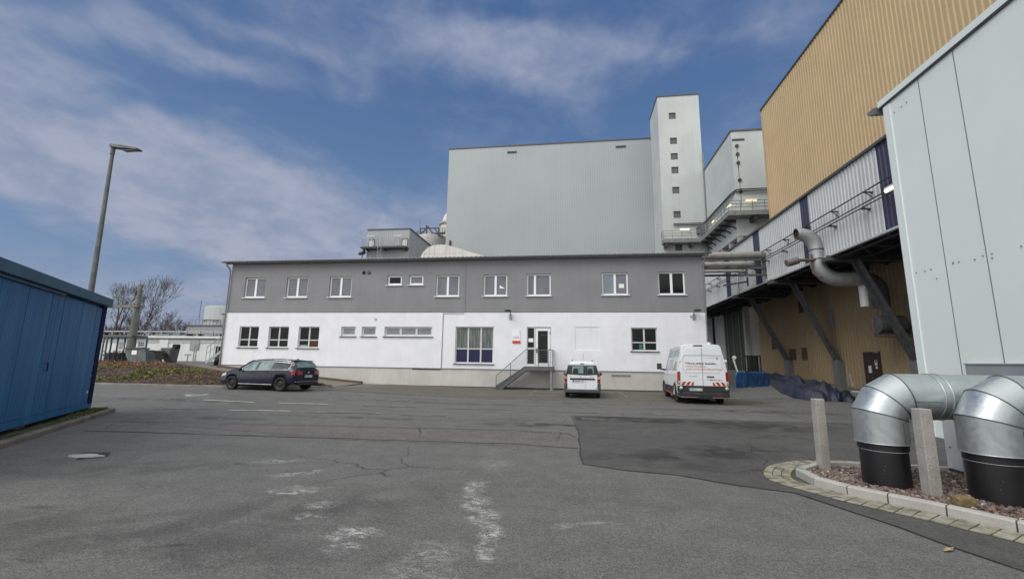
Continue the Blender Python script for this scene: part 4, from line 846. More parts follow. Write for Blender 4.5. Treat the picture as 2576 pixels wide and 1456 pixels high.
fb((1155, 525), (1480, 520)); fb((1155, 525), (1150, 655)); fb((1480, 520), (1480, 600)); fb((1265, 475), (1262, 650), .2); fb((1265, 475), (1365, 600), .2); fb((1365, 600), (1345, 660)); fb((1160, 625), (1250, 530)); fb((1400, 525), (1470, 600)); fb((1150, 658), (1345, 662), .25); fb((1265, 475), (1330, 522), .12)
b.build('steel_frame', m_dark, tk)
b = MB(); p, q = F(1345, 625), F(1590, 605); b.beam(p, q, .5, .3); b.beam(F(1345, 640), F(1560, 655), .2); b.beam(F(1540, 660), F(1560, 690), .2)
for u in (1500, 1545, 1590): b.beam(F(u, 600), F(u, 518), .08)
b.beam(F(1500, 518), F(1590, 518), .08); b.beam(F(1500, 560), F(1590, 560), .06)
for u in (1080, 1110, 1180, 1210): b.beam(F(u, 650), F(u, 575), .06)
b.beam(F(1080, 585), F(1260, 572), .06); b.beam(F(1080, 612), F(1260, 605), .05); b.beam(F(1145, 640), F(1145, 370), .06)
b.build('platform', m_bal, tk)
sk = thing('flue', 'tapering cream flue leaning out from behind the left edge of the boiler hall', 'flue', (-22, 75, 20)); b = MB()
P = [atY(1111, 600, 74), atY(1112, 575, 74), atY(1117, 548, 74), atY(1130, 522, 74)]
b.tube([Vector((p.x+1.2, p.y, p.z)) for p in P], 1.5, 18, rad=[1.55, 1.5, 1.15, .45]); b.build('shell', m_dome, sk)
b = MB(); q = Vector((P[1].x+1.2, P[1].y, P[1].z+.6)); b.cyl(q, q+Vector((.0, 0, .25)), 1.75, 18); b.build('collar', m_conc, sk)
# ------------------------------------------------------------------ blue container shed
m_cont = mat('faded_blue_paint', (.016, .125, .30), .55, .0, var=.12, scale=1.2, streak=.3, spec=.2, c2=(.028, .165, .36), c2r=(.45, .7), stretch=(3, 3, .3), wave=('X', 3.2, .16), bump=.2)
m_contr = mat('blue_grey_fascia', (.055, .125, .20), .6, spec=.2, var=.12, scale=2, streak=.3)
m_contd = mat('navy_post', (.003, .010, .055), .8, spec=.1)
th = math.atan2(-.8, .6); cz = .2
ct = thing('storage_container', 'long blue metal storage container with panel doors on blocks behind a kerb', 'container', (-14.2, 11.4, 0), th)
# local: +x runs along the face towards the viewer, -y... the face looks to local +y side
L = 9.0
b = MB(); b.box(-.2, L, -2.5, -.06, .34, 3.18); b.build('body', m_cont, ct, local=True)
pans = [.14, .62, 1.73, 2.96, 3.29, 3.65, 4.8, 5.9, 7.0, 8.1, 9.0]
for i in range(len(pans)-1):
    b = MB(); b.box(pans[i]+.010, pans[i+1]-.010, -.02, .012, .36, 3.12); b.build('panel', m_cont, ct, local=True, bevel=.006)
b = MB(); b.box(-.2, .14, -.06, .03, .3, 3.2); b.build('corner_post', m_contd, ct, local=True)
b = MB(); b.box(.14, L, -.05, .035, cz, .355); b.box(-.2, .14, -2.5, .03, cz, .3); b.build('bottom_rail', m_cont, ct, local=True)
b = MB(); b.box(-.24, L, -2.65, .14, 3.2, 3.44); b.build('roof_fascia', m_contr, ct, local=True, bevel=.01)
b = MB(); b.box(3.1, L, .012, .06, 3.13, 3.185); b.build('door_track', m_contr, ct, local=True)
b = MB(); 
for dz in (0, .16): b.beam((3.44, .012, 1.35+dz), (3.44, .07, 1.35+dz), .018)
b.beam((3.44, .07, 1.34), (3.44, .07, 1.52), .02); b.build('handle', m_contd, ct, local=True)
b = MB(); b.box(.22, .33, .012, .018, .62, .70); b.build('sticker', m_pvcgrey, ct, local=True)
m_chip = mat('bare_paint_chip', (.32, .36, .30), .8, var=.3, scale=20)
b = MB(); 
for i in range(9): z = .45+random.random()*1.3; b.box(.17, .17+random.uniform(.01, .035), .0125, .0135, z, z+random.uniform(.02, .09))
b.build('paint_chips', m_chip, ct, local=True)
b = MB(); 
for x in (.5, 3.5, 6.5): b.box(x, x+.4, -.5, -.1, .05, .2); b.box(x, x+.4, -2.4, -2.0, .05, .2)
b.build('support_block', m_padc, ct, local=True)
# kerb and verge under it
m_kerbo = mat('old_kerb', (.20, .185, .155), .95, var=.2, scale=3, fine=.5, fscale=30, c2=(.10, .095, .08), c2r=(.45, .7), bump=.5, bscale=15)
ka, kb = G(290, 1036, .0), G(0, 1131, 0)
d_ = (kb-ka).normalized(); n_ = Vector((d_.y, -d_.x, 0)); n_ = n_ if n_.dot(ka) > 0 else -n_     # away from the viewer
end = kb+d_*3; Lk = (end-ka).length; k = int(Lk/1.0)
kt = thing('kerb', 'old weathered kerb edging the verge under the blue container', 'kerb', tuple(ka))
def stone(p, q, z0, z1, wd, m, par, nrm):
    p, q = Vector((p.x, p.y, 0)), Vector((q.x, q.y, 0)); u = (q-p).normalized()*.006; p = p+u; q = q-u; o = nrm*wd
    b = MB(); vs = [p, q, q+o, p+o]; ch = .025
    b.add([(v.x, v.y, z0) for v in vs]+[(v.x, v.y, z1-ch) for v in (vs[0], vs[1])]+[(v.x, v.y, z1) for v in (vs[2], vs[3])]+[(vs[0]+nrm*ch).to_tuple()[:2]+(z1,), (vs[1]+nrm*ch).to_tuple()[:2]+(z1,)],
          [(3, 2, 1, 0), (0, 1, 5, 4), (4, 5, 9, 8), (8, 9, 6, 7), (2, 3, 7, 6), (0, 4, 8, 7, 3), (1, 2, 6, 9, 5)])
    return b
for i in range(k): stone(ka+d_*(Lk*i/k), ka+d_*(Lk*(i+1)/k), -.05, .12, .14, m_kerbo, kt, n_).build('kerb_stone', m_kerbo, kt, fixn=True)
back = ka+n_*2.2+d_*.3
for i in range(3): stone(ka.lerp(back, i/3), ka.lerp(back, (i+1)/3), -.05, .12, .14, m_kerbo, kt, d_).build('kerb_stone', m_kerbo, kt, fixn=True)
m_soil = mat('verge_soil', (.045, .036, .026), .95, var=.3, scale=3, c2=(.05, .075, .02), c2r=(.4, .6), bump=.6, bscale=12)
b = MB(); rows = []
for i in range(25):
    p = ka+d_*(Lk*i/24); rows.append([(p.x+n_.x*q, p.y+n_.y*q, .10+.03*noise.noise((i*.7, q*2, 1))) for q in (.13, .4, .8, 1.5, 2.4, 3.4)])
b.grid(rows, True); b.build('verge', m_soil, fixn=True, kind='structure')
def blades(name, pts, m, h=.09, w_=.012, kind='stuff', **kw):
    b = MB()
    for p in pts:
        a = random.random()*6.28; l = h*random.uniform(.5, 1.3); dx, dy = math.cos(a)*w_, math.sin(a)*w_; tx, ty = random.uniform(-.5, .5)*l, random.uniform(-.5, .5)*l
        b.add([(p[0]-dx, p[1]-dy, p[2]), (p[0]+dx, p[1]+dy, p[2]), (p[0]+tx, p[1]+ty, p[2]+l)], [(0, 1, 2)])
    return b.build(name, m, kind=kind, **kw)
m_grass = mat('grass_blades', (.065, .095, .022), .8, var=.4, scale=4, c2=(.14, .13, .05), c2r=(.5, .65))
pts = []
for i in range(2600):
    u = random.random()**1.6*1.9; q = random.uniform(.16, 1.1); p = ka+d_*(u+.05)+n_*q; pts.append((p.x, p.y, .10))
for i in range(900):
    p = ka+d_*random.uniform(0, Lk)+n_*random.uniform(.14, .3)
    if noise.noise((p.x*2, p.y*2, 0)) > .15: pts.append((p.x, p.y, .1))
blades('grass', pts, m_grass, .07)
# ------------------------------------------------------------------ street lamp
LY = 14.0; a = atY(286, 368, LY); c_ = atY(352, 377, LY); bt = atY(232, 730, LY)
lp = thing('street_lamp', 'tall grey street lamp with flat head standing behind the blue container', 'street lamp', (bt.x, LY, 0))
m_lpost = mat('lamp_post', (.13, .14, .135), .6, .3, var=.2, scale=3, streak=.3)
b = MB(); b.tube([(bt.x+.05, LY, 0), (a.x, LY, a.z-.1)], .1, 14, rad=[.115, .06]); b.build('post', m_lpost, lp)
b = MB(); b.cyl((a.x, LY, a.z-.35), (a.x, LY, a.z+.03), .075, 12); b.build('spigot', m_lpost, lp)
b = MB(); b.prism([(a.x-.06, -.08), (a.x-.06, .05), (a.x+.5, .075), (c_.x-.02, .03), (c_.x, -.02), (c_.x-.06, -.05), (a.x+.45, -.075)], lambda u, v, t_: (u, t_, v+lerp(a.z, c_.z, (u-a.x)/(c_.x-a.x))), LY-.13, LY+.13); b.build('lamp_head', m_lpost, lp, bevel=.02)
b = MB(); b.box(a.x+.55, c_.x-.15, LY-.1, LY+.1, c_.z-.03, c_.z-.02) ; b.build('lens', m_gl2, lp)
# ------------------------------------------------------------------ bank, ramp, plateau
m_brick = mat('brick_edging', (.12, .085, .065), .9, var=.3, scale=14, stretch=(3, 3, 1), bump=.5, bscale=20)
m_rpave = mat('ramp_paving', (.19, .165, .14), .9, var=.15, scale=4, fine=.4, fscale=30)
outer = [(-12.9, 22.35, .21), (-14.5, 22.55, .30), (-16.5, 23.1, .42), (-18.8, 23.8, .56), (-21, 24.7, .71), (-24, 26.0, .92), (-27, 27.4, 1.10), (-30, 28.6, 1.18), (-34, 29.6, 1.19)]
inner = [(-14.3, 28.7, .12), (-15.5, 28.72, .2), (-17.2, 28.74, .34), (-19.0, 28.76, .5), (-21, 28.78, .66), (-23.2, 28.8, .84), (-25.5, 28.8, 1.02), (-28, 30.5, 1.14), (-31, 32, 1.15)]
b = MB(); rows = [[tuple(Vector(o).lerp(Vector(i), t/5)) for t in range(6)] for o, i in zip(outer, inner)]; b.grid(rows, True); b.build('ramp_path', m_rpave, fixn=True, kind='structure')
for nm, line, off in (('brick_edging', outer, -1), ('brick_edging', inner, 1)):
    line = line[:7] if off > 0 else line[:8]
    t = thing('brick_edging', 'brown brick edging along the outer side of the ramp path' if off < 0 else 'brown brick edging between ramp path and office plinth', 'edging', line[0], group='brick edgings of the ramp path')
    b = MB()
    for i in range(len(line)-1):
        p, q = Vector(line[i]), Vector(line[i+1]); n = max(1, int((q-p).length/.13)); u = (q-p).normalized()
        for j in range(n):
            s_ = p.lerp(q, (j+.06)/n); e_ = p.lerp(q, (j+.94)/n); b.beam(s_+Vector((0, 0, -.0)), e_+Vector((0, 0, -.0)), .22, .26)
    b.build('bricks', m_brick, t)
m_kerbg = mat('bank_kerb', (.20, .19, .165), .9, var=.2, scale=3)
def kline(pts, name, label, m, h=.11, wd=.12, sl=1.0):
    t = thing(name, label, 'kerb', (pts[0][0], pts[0][1], 0))
    for i in range(len(pts)-1):
        p, q = Vector((*pts[i][:2], 0)), Vector((*pts[i+1][:2], 0)); n = max(1, round((q-p).length/sl)); u = (q-p).normalized(); nn = Vector((-u.y, u.x, 0)); nn = nn if nn.y > 0 else -nn
        for j in range(n):
            s_, e_ = p.lerp(q, j/n), p.lerp(q, (j+1)/n); z = gz(s_.x, s_.y); stone(s_, e_, z-.08, z+h, wd, m, t, nn).build('kerb_stone', m, t, fixn=True)
    return t
kl = [(-46, 20.0), (-38, 20.05), (-30, 20.1), (-24.7, 20.15), (-19, 20.3), (-15.5, 20.8), (-13.2, 21.9), (-12.8, 22.4)]
kline(kl, 'kerb', 'low kerb at the foot of the planted bank behind the dark blue estate car', m_kerbg, .1)
# bank surface
def lineat(line, x):
    line = sorted(line)
    for i in range(len(line)-1):
        if line[i][0] <= x <= line[i+1][0]:
            t = (x-line[i][0])/(line[i+1][0]-line[i][0]); return [lerp(a_, b_, t) for a_, b_ in zip(line[i], line[i+1])]
    return line[0] if x < line[0][0] else line[-1]
top = [(-46, 31, 1.22), (-38, 30.5, 1.22)]+[tuple(o) for o in outer[::-1]]
def bankp(x, t):
    lo = lineat(kl, x); tp = lineat(top, x); y0_ = lo[1]+.1; z0_ = gz(x, y0_)+.06
    y = lerp(y0_, tp[1]-.08, t); z = lerp(z0_, tp[2], 1-(1-t)**1.7)
    wv = min(1, t*4)*min(1, (1-t)*5); return (x, y, z+wv*(.12*noise.noise((x*.7, y*.7, 0))+.06*noise.noise((x*2.2, y*2.2, 4))))
b = MB(); rows = [[bankp(lerp(-46, -12.95, i/130), t/16) for t in range(17)] for i in range(131)]; b.grid(rows, True)
m_bank = mat('bank_soil', (.055, .038, .026), .95, var=.3, scale=2, bump=.7, bscale=10)
b.build('bank', m_bank, fixn=True, kind='structure')
def leaves(name, m, test, n, s0, s1, up=.12, **kw):
    b = MB(); c = 0
    while c < n:
        x, t = lerp(-46, -13.2, random.random()), random.random()*.985; p = bankp(x, t)
        if random.random() > test(x, p[1], t): continue
        c += 1; a_, q = random.random()*6.28, random.uniform(-.9, .9); s_ = random.uniform(s0, s1); u = Vector((math.cos(a_), math.sin(a_), q*.6))*s_; v = Vector((-math.sin(a_), math.cos(a_), random.uniform(-.3, 1.1)))*s_*.7; o = Vector(p)+Vector((0, 0, random.random()**2*up+.01))
        b.add([o-u, o-v, o+u, o+v], [(0, 1, 2, 3)])
    return b.build(name, m, kind='stuff', **kw)
nz = lambda x, y, k: noise.noise((x*k, y*k*1.6, 7.7))
m_iv1 = mat('yellow_green_leaves', (.15, .15, .035), .7, var=.4, scale=3); m_iv2 = mat('red_brown_leaves', (.17, .09, .05), .8, var=.4, scale=3); m_iv3 = mat('dark_leaves', (.035, .045, .02), .7, var=.4, scale=3)
m_iv4 = mat('orange_brown_grass', (.21, .115, .05), .85, var=.35, scale=3)
def zn(x, y, t):
    n = nz(x, y, .45); gr = ss(-.05, .28, n+.30-abs((y-20.2)-(-17-x)*.42)*.16)*ss(-21.8, -24.5, x); og = ss(.5, .75, t+.25*n)*ss(-25.5, -28, x); return gr*(1-og), og
leaves('ground_cover', m_iv4, lambda x, y, t: zn(x, y, t)[1], 9000, .02, .05, .2)
leaves('ground_cover', m_iv1, lambda x, y, t: zn(x, y, t)[0]*(.2+.8*ss(-.15, .15, nz(x, y, 1.6))), 9000, .02, .05)
leaves('ground_cover', m_iv2, lambda x, y, t: max(.04, 1-sum(zn(x, y, t)))*(.35+.65*ss(-.2, .2, nz(x+9, y, 1.1))), 12000, .015, .045, .14)
leaves('ground_cover', m_iv3, lambda x, y, t: .6 if nz(x, y+5, 1.3) > -.05 else .05, 8000, .015, .045)
# little flower bed at the tip right of the car
b = MB(); pts = [(-13.3, 22.3), (-14.7, 21.5), (-16.4, 21.2), (-16.2, 22.6), (-14.6, 22.5)]
# ------------------------------------------------------------------ skips on the plateau
PY = 31.0; m_skip = mat('skip_steel', (.13, .15, .15), .6, .3, var=.25, scale=1.5, streak=.45, c2=(.10, .14, .125), c2r=(.5, .7))
def sk_(u, v, y=PY): return atY(242.7+u*.1875, 667.3+v*.1875, y)        # survey crop of that corner
s1 = thing('waste_skip', 'grey steel waste skip with white notice, left one of the two on the plateau', 'skip', (-34, PY, 1.15), group='grey waste skips')
def prof(pl, y): return [(sk_(u, v, y).x, sk_(u, v, y).z) for u, v in pl]
pl = prof([(383, 1110), (640, 1106), (660, 1180), (660, 1300), (430, 1300), (392, 1210)], PY); b = MB(); b.prism(pl[::-1], lambda u, v, t_: (u, t_, v), PY, PY+.85); b.build('body', m_skip, s1, bevel=.02)
p, q = sk_(380, 1112), sk_(645, 1106); b = MB(); b.beam((p.x, PY-.04, p.z), (q.x, PY-.04, q.z), .09); b.build('rim', m_beam, s1)
p, q = sk_(470, 1195), sk_(545, 1140); b = MB(); b.box(p.x, q.x, PY-.012, PY-.002, p.z, q.z); b.build('notice', m_pvc, s1)
s2 = thing('waste_skip', 'grey steel waste skip with curved chute flap raised, the right one', 'skip', (-31, PY, 1.15), group='grey waste skips')
pl = prof([(835, 1106), (1000, 1104), (975, 1200), (945, 1306), (925, 1306), (895, 1240), (890, 1165)], PY); b = MB(); b.prism(pl[::-1], lambda u, v, t_: (u, t_, v), PY, PY+.85); b.build('body', m_skip, s2, bevel=.02)
pl = prof([(700, 1136), (738, 1104), (880, 1102), (835, 1140)], PY-.5); b = MB(); b.prism(pl, lambda u, v, t_: (u, t_, v), PY-.5, PY-.46); b.build('flap', m_pvcgrey, s2)
b = MB(); pl = prof([(702, 1142), (835, 1143), (890, 1180), (905, 1245), (945, 1303), (920, 1300), (892, 1256), (870, 1262), (790, 1262), (785, 1180)], PY-.45); b.prism(pl, lambda u, v, t_: (u, t_, v), PY-.45, PY+.05); b.build('chute', m_black, s2, fixn=True)
pl = prof([(782, 1262), (880, 1262), (880, 1304), (785, 1304)], PY-.1); b = MB(); b.prism(pl, lambda u, v, t_: (u, t_, v), PY-.14, PY-.1); b.build('foot_plate', m_dark, s2)
p = sk_(1000, 1085); b = MB(); b.box(p.x-.22, p.x+.2, PY+.3, PY+.7, p.z-.15, p.z+.18); o = b.build('waste_bag', m_black, label='black waste bag sticking out of the right skip', cat='bag', bevel=.06)
# ------------------------------------------------------------------ bicycle shelter
m_shel = mat('shelter_steel', (.11, .135, .135), .5, .3, var=.15)
SY_ = 33.5; A = sk_(130, 940, SY_); B_ = sk_(470, 965, SY_)
sh = thing('bike_shelter', 'flat-roofed grey steel shelter with open front left of the skips', 'shelter', (A.x, SY_, 1.15))
b = MB(); b.box(A.x-3, B_.x, SY_, SY_+1.5, A.z-.12, A.z+.05); b.build('roof', m_shel, sh)
for u, yy in ((145, SY_+.05), (100, SY_+.05), (205, SY_+1.4), (290, SY_+1.4), (385, SY_+1.4), (525, SY_+1.4), (680, SY_+1.4)):
    x = sk_(u, 1000, yy).x; b = MB(); b.box(x-.05, x+.05, yy-.05, yy+.05, 1.1, A.z-.13); b.build('post', m_shel, sh)
b = MB(); x0_, x1_ = sk_(150, 1000, SY_+1.4).x, sk_(530, 1000, SY_+1.4).x; b.box(x0_, x1_, SY_+1.43, SY_+1.46, 1.15, 2.0); b.build('rear_panel', m_dark, sh)
for u0, u1, v0, v1 in ((290, 375, 1030, 1130), (545, 660, 1010, 1100)):
    p, q = sk_(u0, v1, SY_+1.3), sk_(u1, v0, SY_+1.3); b = MB(); b.box(p.x, q.x, SY_+1.3, SY_+1.32, p.z, q.z); t = b.build('board', m_pvc, label='white information board in the bike shelter, '+('left one' if u0 < 400 else 'right one with rows of round symbols'), cat='board', group='white boards in the bike shelter')
    b = MB()
    for i in range(3):
        for j in range(2 if u0 > 400 else 1):
            x = lerp(p.x, q.x, (i+1)/4); z = lerp(p.z, q.z, .3+.3*j); b.cyl((x, SY_+1.285, z), (x, SY_+1.30, z), .07, 10)
    b.build('symbols', m_dark if u0 > 400 else m_pvcgrey, t)
# bicycles in the shelter
m_bike = mat('bike_black', (.02, .02, .022), .5)
def bike(x, y, z, rz, label):
    t = thing('bicycle', label, 'bicycle', (x, y, z), rz, group='dark bicycles under the shelter roof')
    for wx in (-.52, .52):
        b = MB(); b.tube([(wx+.33*math.cos(k*.5236), 0, .34+.33*math.sin(k*.5236)) for k in range(13)], .022, 5, cap=False)
        for k in range(6): b.beam((wx, 0, .34), (wx+.32*math.cos(k*1.047), 0, .34+.32*math.sin(k*1.047)), .006)
        b.build('wheel', m_bike, t, local=True)
    b = MB(); 
    for p, q in (((-.52, 0, .34), (-.12, 0, .32)), ((-.12, 0, .32), (-.28, 0, .86)), ((-.12, 0, .32), (.36, 0, .78)), ((-.25, 0, .78), (.34, 0, .86)), ((-.52, 0, .34), (-.25, 0, .78)), ((.52, 0, .34), (.34, 0, .92))): b.beam(p, q, .035)
    b.build('frame', m_bike, t, local=True); b = MB(); b.beam((.34, -.28, 1.0), (.34, .28, 1.0), .03); b.beam((.34, 0, .9), (.34, 0, 1.0), .03); b.build('handlebar', m_bike, t, local=True)
    b = MB(); b.sphere((-.3, 0, .93), .12, 8, 5, (1, .6, .35)); b.build('saddle', m_bike, t, local=True)
for i in range(4): bike(sk_(180+i*62, 1250, SY_+1).x, SY_+.8, 1.17, R(70+i*9), ['dark bicycle farthest left in the shelter', 'dark bicycle second from the left in the shelter', 'dark bicycle third from the left in the shelter', 'dark bicycle next to the skip in the shelter'][i])
# ------------------------------------------------------------------ steps with railing at the left end of the office
es = thing('side_stairs', 'pale steel stairs with railing climbing towards the left end wall of the office', 'stairs', (-27, 31.5, 1.15))
EY = 31.3; m_pst = mat('pale_steel', (.40, .41, .42), .5, .4, var=.1)
p0, p1 = sk_(1465, 1308, EY), sk_(1700, 1140, EY); h0, h1 = sk_(1485, 1098, EY), sk_(1700, 945, EY)
for yy in (EY, EY+1.2):
    b = MB(); b.beam((p0.x, yy, p0.z), (p1.x+.6, yy, p1.z+.5), .05, .2); b.build('stringer', m_pst, es)
    b = MB(); b.beam((h0.x, yy, h0.z), (h1.x+.6, yy, h1.z+.5), .05); b.beam((h0.x, yy, h0.z-.5), (h1.x+.6, yy, h1.z), .03)
    for k in range(5): t = k/4; b.beam((lerp(h0.x, h1.x, t), yy, lerp(p0.z, p1.z, t)), (lerp(h0.x, h1.x, t), yy, lerp(h0.z, h1.z, t)), .04)
    b.build('handrail', m_pst, es)
for k in range(7):
    t = (k+.5)/7; x = lerp(p0.x, p1.x, t); z = lerp(p0.z, p1.z, t); b = MB(); b.box(x-.05, x+.3, EY+.03, EY+1.17, z-.03, z+.01); b.build('step', m_pst, es)
p = sk_(1640, 1110, EY+.6); b = MB(); b.box(p.x-.2, p.x+.25, EY+.5, EY+.9, p.z-1.4, p.z+.15); b.build('waste_bin', m_black, label='black bin standing behind the side stairs railing', cat='bin', bevel=.04)
# ------------------------------------------------------------------ gantry mast
MY = 38.0; ms = thing('gantry_mast', 'tapered grey-green concrete mast with cross arm rising behind the shelter', 'mast', (-43.4, MY, 1.15))
a = atY(324, 905, MY); c_ = atY(355, 716, MY); b = MB(); b.tube([(a.x, MY, 1), (c_.x, MY, c_.z)], .5, 4, rad=[.58, .2]); b.build('post', m_mast, ms)
p, q = atY(272, 772, MY), atY(345, 770, MY); b = MB(); b.beam((p.x-4, MY, p.z), (q.x, MY, q.z), .3, .28); b.build('cross_arm', m_mast, ms)
b = MB(); b.beam((q.x-.9, MY, q.z-.1), (q.x+.1, MY, q.z+.6), .12); b.box(q.x-.25, q.x+.45, MY-.4, MY+.4, q.z-.15, q.z+.1); b.build('bracket', m_mast, ms)
# ------------------------------------------------------------------ low white building behind
WYy = 60.0; wbd = thing('low_building', 'long low white warehouse with translucent shallow roof beyond the skips', 'building', (-60, WYy, 1.15))
x0_, x1_ = -92, -34; ze = sk_(1200, 990, WYy).z; zr = sk_(1200, 935, WYy).z
b = MB(); corr(b, (x0_, WYy), (x1_, WYy), 1.0, ze-.55, (0, -1), 1.4, .02); b.box(x0_, x1_, WYy+.05, WYy+16, 1, ze-.56); b.build('wall', mat('dull_white_sheet', (.62, .64, .64), .7, var=.06, scale=.3, streak=.3), wbd)
b = MB(); b.box(x0_, x1_, WYy-.1, WYy+.04, ze-.55, ze-.02); b.build('clerestory_band', mat('band_grey', (.38, .42, .44), .6, var=.1), wbd)
b = MB(); b.box(x0_, x1_, WYy-.25, WYy+.05, ze, ze+.14); b.build('gutter', m_coping, wbd)
b = MB(); b.grid([[(x, WYy-.2, ze+.15) for x in (x0_, x1_)], [(x, WYy+4.5, zr+.1) for x in (x0_, x1_)], [(x, WYy+16, zr+.2) for x in (x0_, x1_)]]); b.build('roof', mat('translucent_roof', (.52, .52, .47), .6, var=.12, scale=.2, streak=0, stretch=(4, .3, 1)), wbd, fixn=True)
for u in (900, 1315):
    p = sk_(u, 1080, WYy-.1); b = MB(); b.box(p.x-.75, p.x+.75, WYy-.16, WYy-.03, p.z-.6 if u > 1000 else p.z-.3, p.z+1.0); b.build('roller_box', m_pvcgrey if u < 1000 else m_steel, wbd)
p = sk_(1225, 1200, WYy-1); b = MB(); b.beam((p.x, WYy-1, 1.1), (p.x, WYy-1, p.z), .12); b.beam((p.x-.5, WYy-1, p.z), (p.x+.5, WYy-1, p.z), .22); b.build('post_marker', m_steel, label='small grey T-shaped marker post in front of the white warehouse', cat='post')
for i, u in enumerate((1318, 1345)):
    p = sk_(u, 1100, WYy-2); b = MB(); b.beam((p.x, WYy-2, 1.1), (p.x, WYy-2, p.z+.4), .11); b.build('post', m_steel, label='thin grey post in front of the warehouse, '+('left' if i == 0 else 'right')+' of a pair', cat='post', group='pair of thin posts')
b = MB(); q0_, q1_ = sk_(1090, 1283, 55), sk_(1460, 1275, 55); b.box(q0_.x, q1_.x, 54.5, 55, 1.1, q0_.z+.0); b.build('low_hedge', mat('far_hedge', (.05, .06, .035), .9, var=.4, scale=2), label='low dark hedge strip in front of the white warehouse', cat='hedge')
# pipe bridge / rack above the warehouse
prk = thing('pipe_rack', 'long pale pipe rack with small pipes running above the white warehouse', 'pipe rack', (-60, 72, 4)); b = MB()
pa, pb = sk_(545, 878, 72), sk_(1700, 888, 72); xa, xb = pa.x-16, pb.x+6
for z in (pa.z-.1, pa.z-.9, pa.z-1.5): b.box(xa, xb, 72, 72.3, z-.1, z+.1)
for i in range(16): x = lerp(xa, xb, i/15); b.box(x-.05, x+.05, 71.9, 72.1, pa.z-3.2, pa.z+.05)
b.build('rack', mat('rack_grey', (.33, .35, .36), .7, var=.15), prk)
b = MB()
for i in range(60): x = random.uniform(xa, xb); z = random.choice((pa.z-1.3, pa.z-.7)); b.box(x, x+random.uniform(.4, 1.6), 71.8, 72.2, z-.12, z+.14)
b.build('fittings', m_zinc, prk)
# grey blocks with tank behind, right
bl = thing('service_building', 'flat grey service block with roof railing between warehouse and office', 'building', (-74, 80, 0))
p, q = sk_(1228, 812, 80), sk_(1712, 812, 80); b = MB(); b.box(p.x, q.x+6, 80, 92, 0, p.z); b.build('wall', m_zinc if False else mat('block_grey', (.27, .285, .295), .8, var=.08, scale=.3, streak=.3), bl)
b = MB(); b.box(p.x-.2, q.x+6, 79.8, 80.1, p.z, p.z+.2); b.build('roof_edge', m_coping, bl)
b = MB()
for z in (.55, 1.1): b.beam((p.x, 80, p.z+.2+z), (q.x+4, 80, p.z+.2+z), .07)
for i in range(16): x = lerp(p.x, q.x+4, i/15); b.beam((x, 80, p.z+.2), (x, 80, p.z+1.3), .07)
x = sk_(1680, 800, 79).x
for dx in (-.3, .3): b.beam((x+dx, 79.6, 1), (x+dx, 79.6, p.z+1.6), .07)
for i in range(20): b.beam((x-.3, 79.6, 1.5+i*.4), (x+.3, 79.6, 1.5+i*.4), .05)
b.build('railing', m_zinc, bl)
p, q = sk_(1475, 575, 92), sk_(1880, 575, 92); cx_ = (p.x+q.x)/2; rr = cx_-p.x
tn = thing('storage_tank', 'pale grey cylindrical storage tank behind the service block', 'tank', (cx_, 92, 0)); b = MB(); b.tube([(cx_, 93, 0), (cx_, 93, p.z-.2), (cx_, 93, p.z+.3)], rr, 36, rad=[rr, rr, rr*.93]); b.build('shell', mat('tank_grey', (.40, .42, .43), .8, var=.05, scale=.2, streak=.3), tn)
b = MB(); z = sk_(1600, 724, 88).z; b.box(cx_-2.2, cx_+2.2, 93-rr-.1, 93-rr+.4, z-.08, z+.08); b.beam((cx_-3.0, 93-rr*.93, z), (cx_-3.0, 93-rr*.93, z+4.5), .12); b.build('platform', m_zinc, tn)
# ------------------------------------------------------------------ bare trees
m_bark = mat('bare_bark', (.10, .08, .06), .95, var=.3, scale=2)
def tree(name, base, h, lean, seed, label, spread=1.0, lv=7, group=None, trunk=.32):
    rnd = random.Random(seed); tb, cb = MB(), MB()
    t = thing(name, label, 'tree', base, group=group)
    def grow(p, d, l, r, k):
        n = 3 if k < 2 else 2; P = [p]; rr = [r]; q = Vector(p); dd = Vector(d)
        for i in range(n):
            dd = (dd+Vector((rnd.uniform(-.16, .16), rnd.uniform(-.16, .16), rnd.uniform(-.02, .12)))*(.6 if k == 0 else 1.2)).normalized(); q = q+dd*l/n; P.append(q.copy()); rr.append(r*(1-.35*(i+1)/n))
        (tb if k == 0 else cb).tube(P, r, 6 if k < 3 else 3, cap=False, rad=[max(x, .015) for x in rr])
        if k >= lv: return
        nb = 3 if k in (0, 1) else rnd.choice((2, 3))
        for j in range(nb):
            a = rnd.random()*6.28; tilt = rnd.uniform(.28, .72)*spread*(1 if j else .35); ax = dd.cross(Vector((math.cos(a), math.sin(a), .1))).normalized()
            nd = (Matrix.Rotation(tilt, 3, ax) @ dd+Vector((0, 0, .05))).normalized(); grow(q, nd, l*rnd.uniform(.64, .86), rr[-1]*(.8 if j == 0 else .62), k+1)
        if k > 0:
            for j in range(2):
                i = rnd.randint(0, n-1); a = rnd.random()*6.28; ax = dd.cross(Vector((math.cos(a), math.sin(a), .1))).normalized(); grow(P[i], (Matrix.Rotation(.8*spread, 3, ax) @ dd).normalized(), l*.55, rr[i]*.4, max(k+2, lv-1))
    grow(Vector((base[0], base[1], base[2]-.3)), (Vector((lean, 0, 1))).normalized(), h*.26, trunk, 0)
    tb.build('trunk', m_bark, t); o = cb.build('crown', m_bark, t); return t
TG = 'bare winter trees behind the shelter'
def tx(px, y, py=880): return atY(px, py, y).x
tree('bare_tree', (tx(284, 84), 84, 1.1), 20.5, .02, 11, 'bare broad tree standing left of the gantry mast, tall and round crowned', .82, 6, TG, .5)
tree('bare_tree', (tx(338, 88), 88, 1.1), 20, .04, 5, 'bare tall tree right behind the top of the gantry mast', .75, 6, TG, .45)
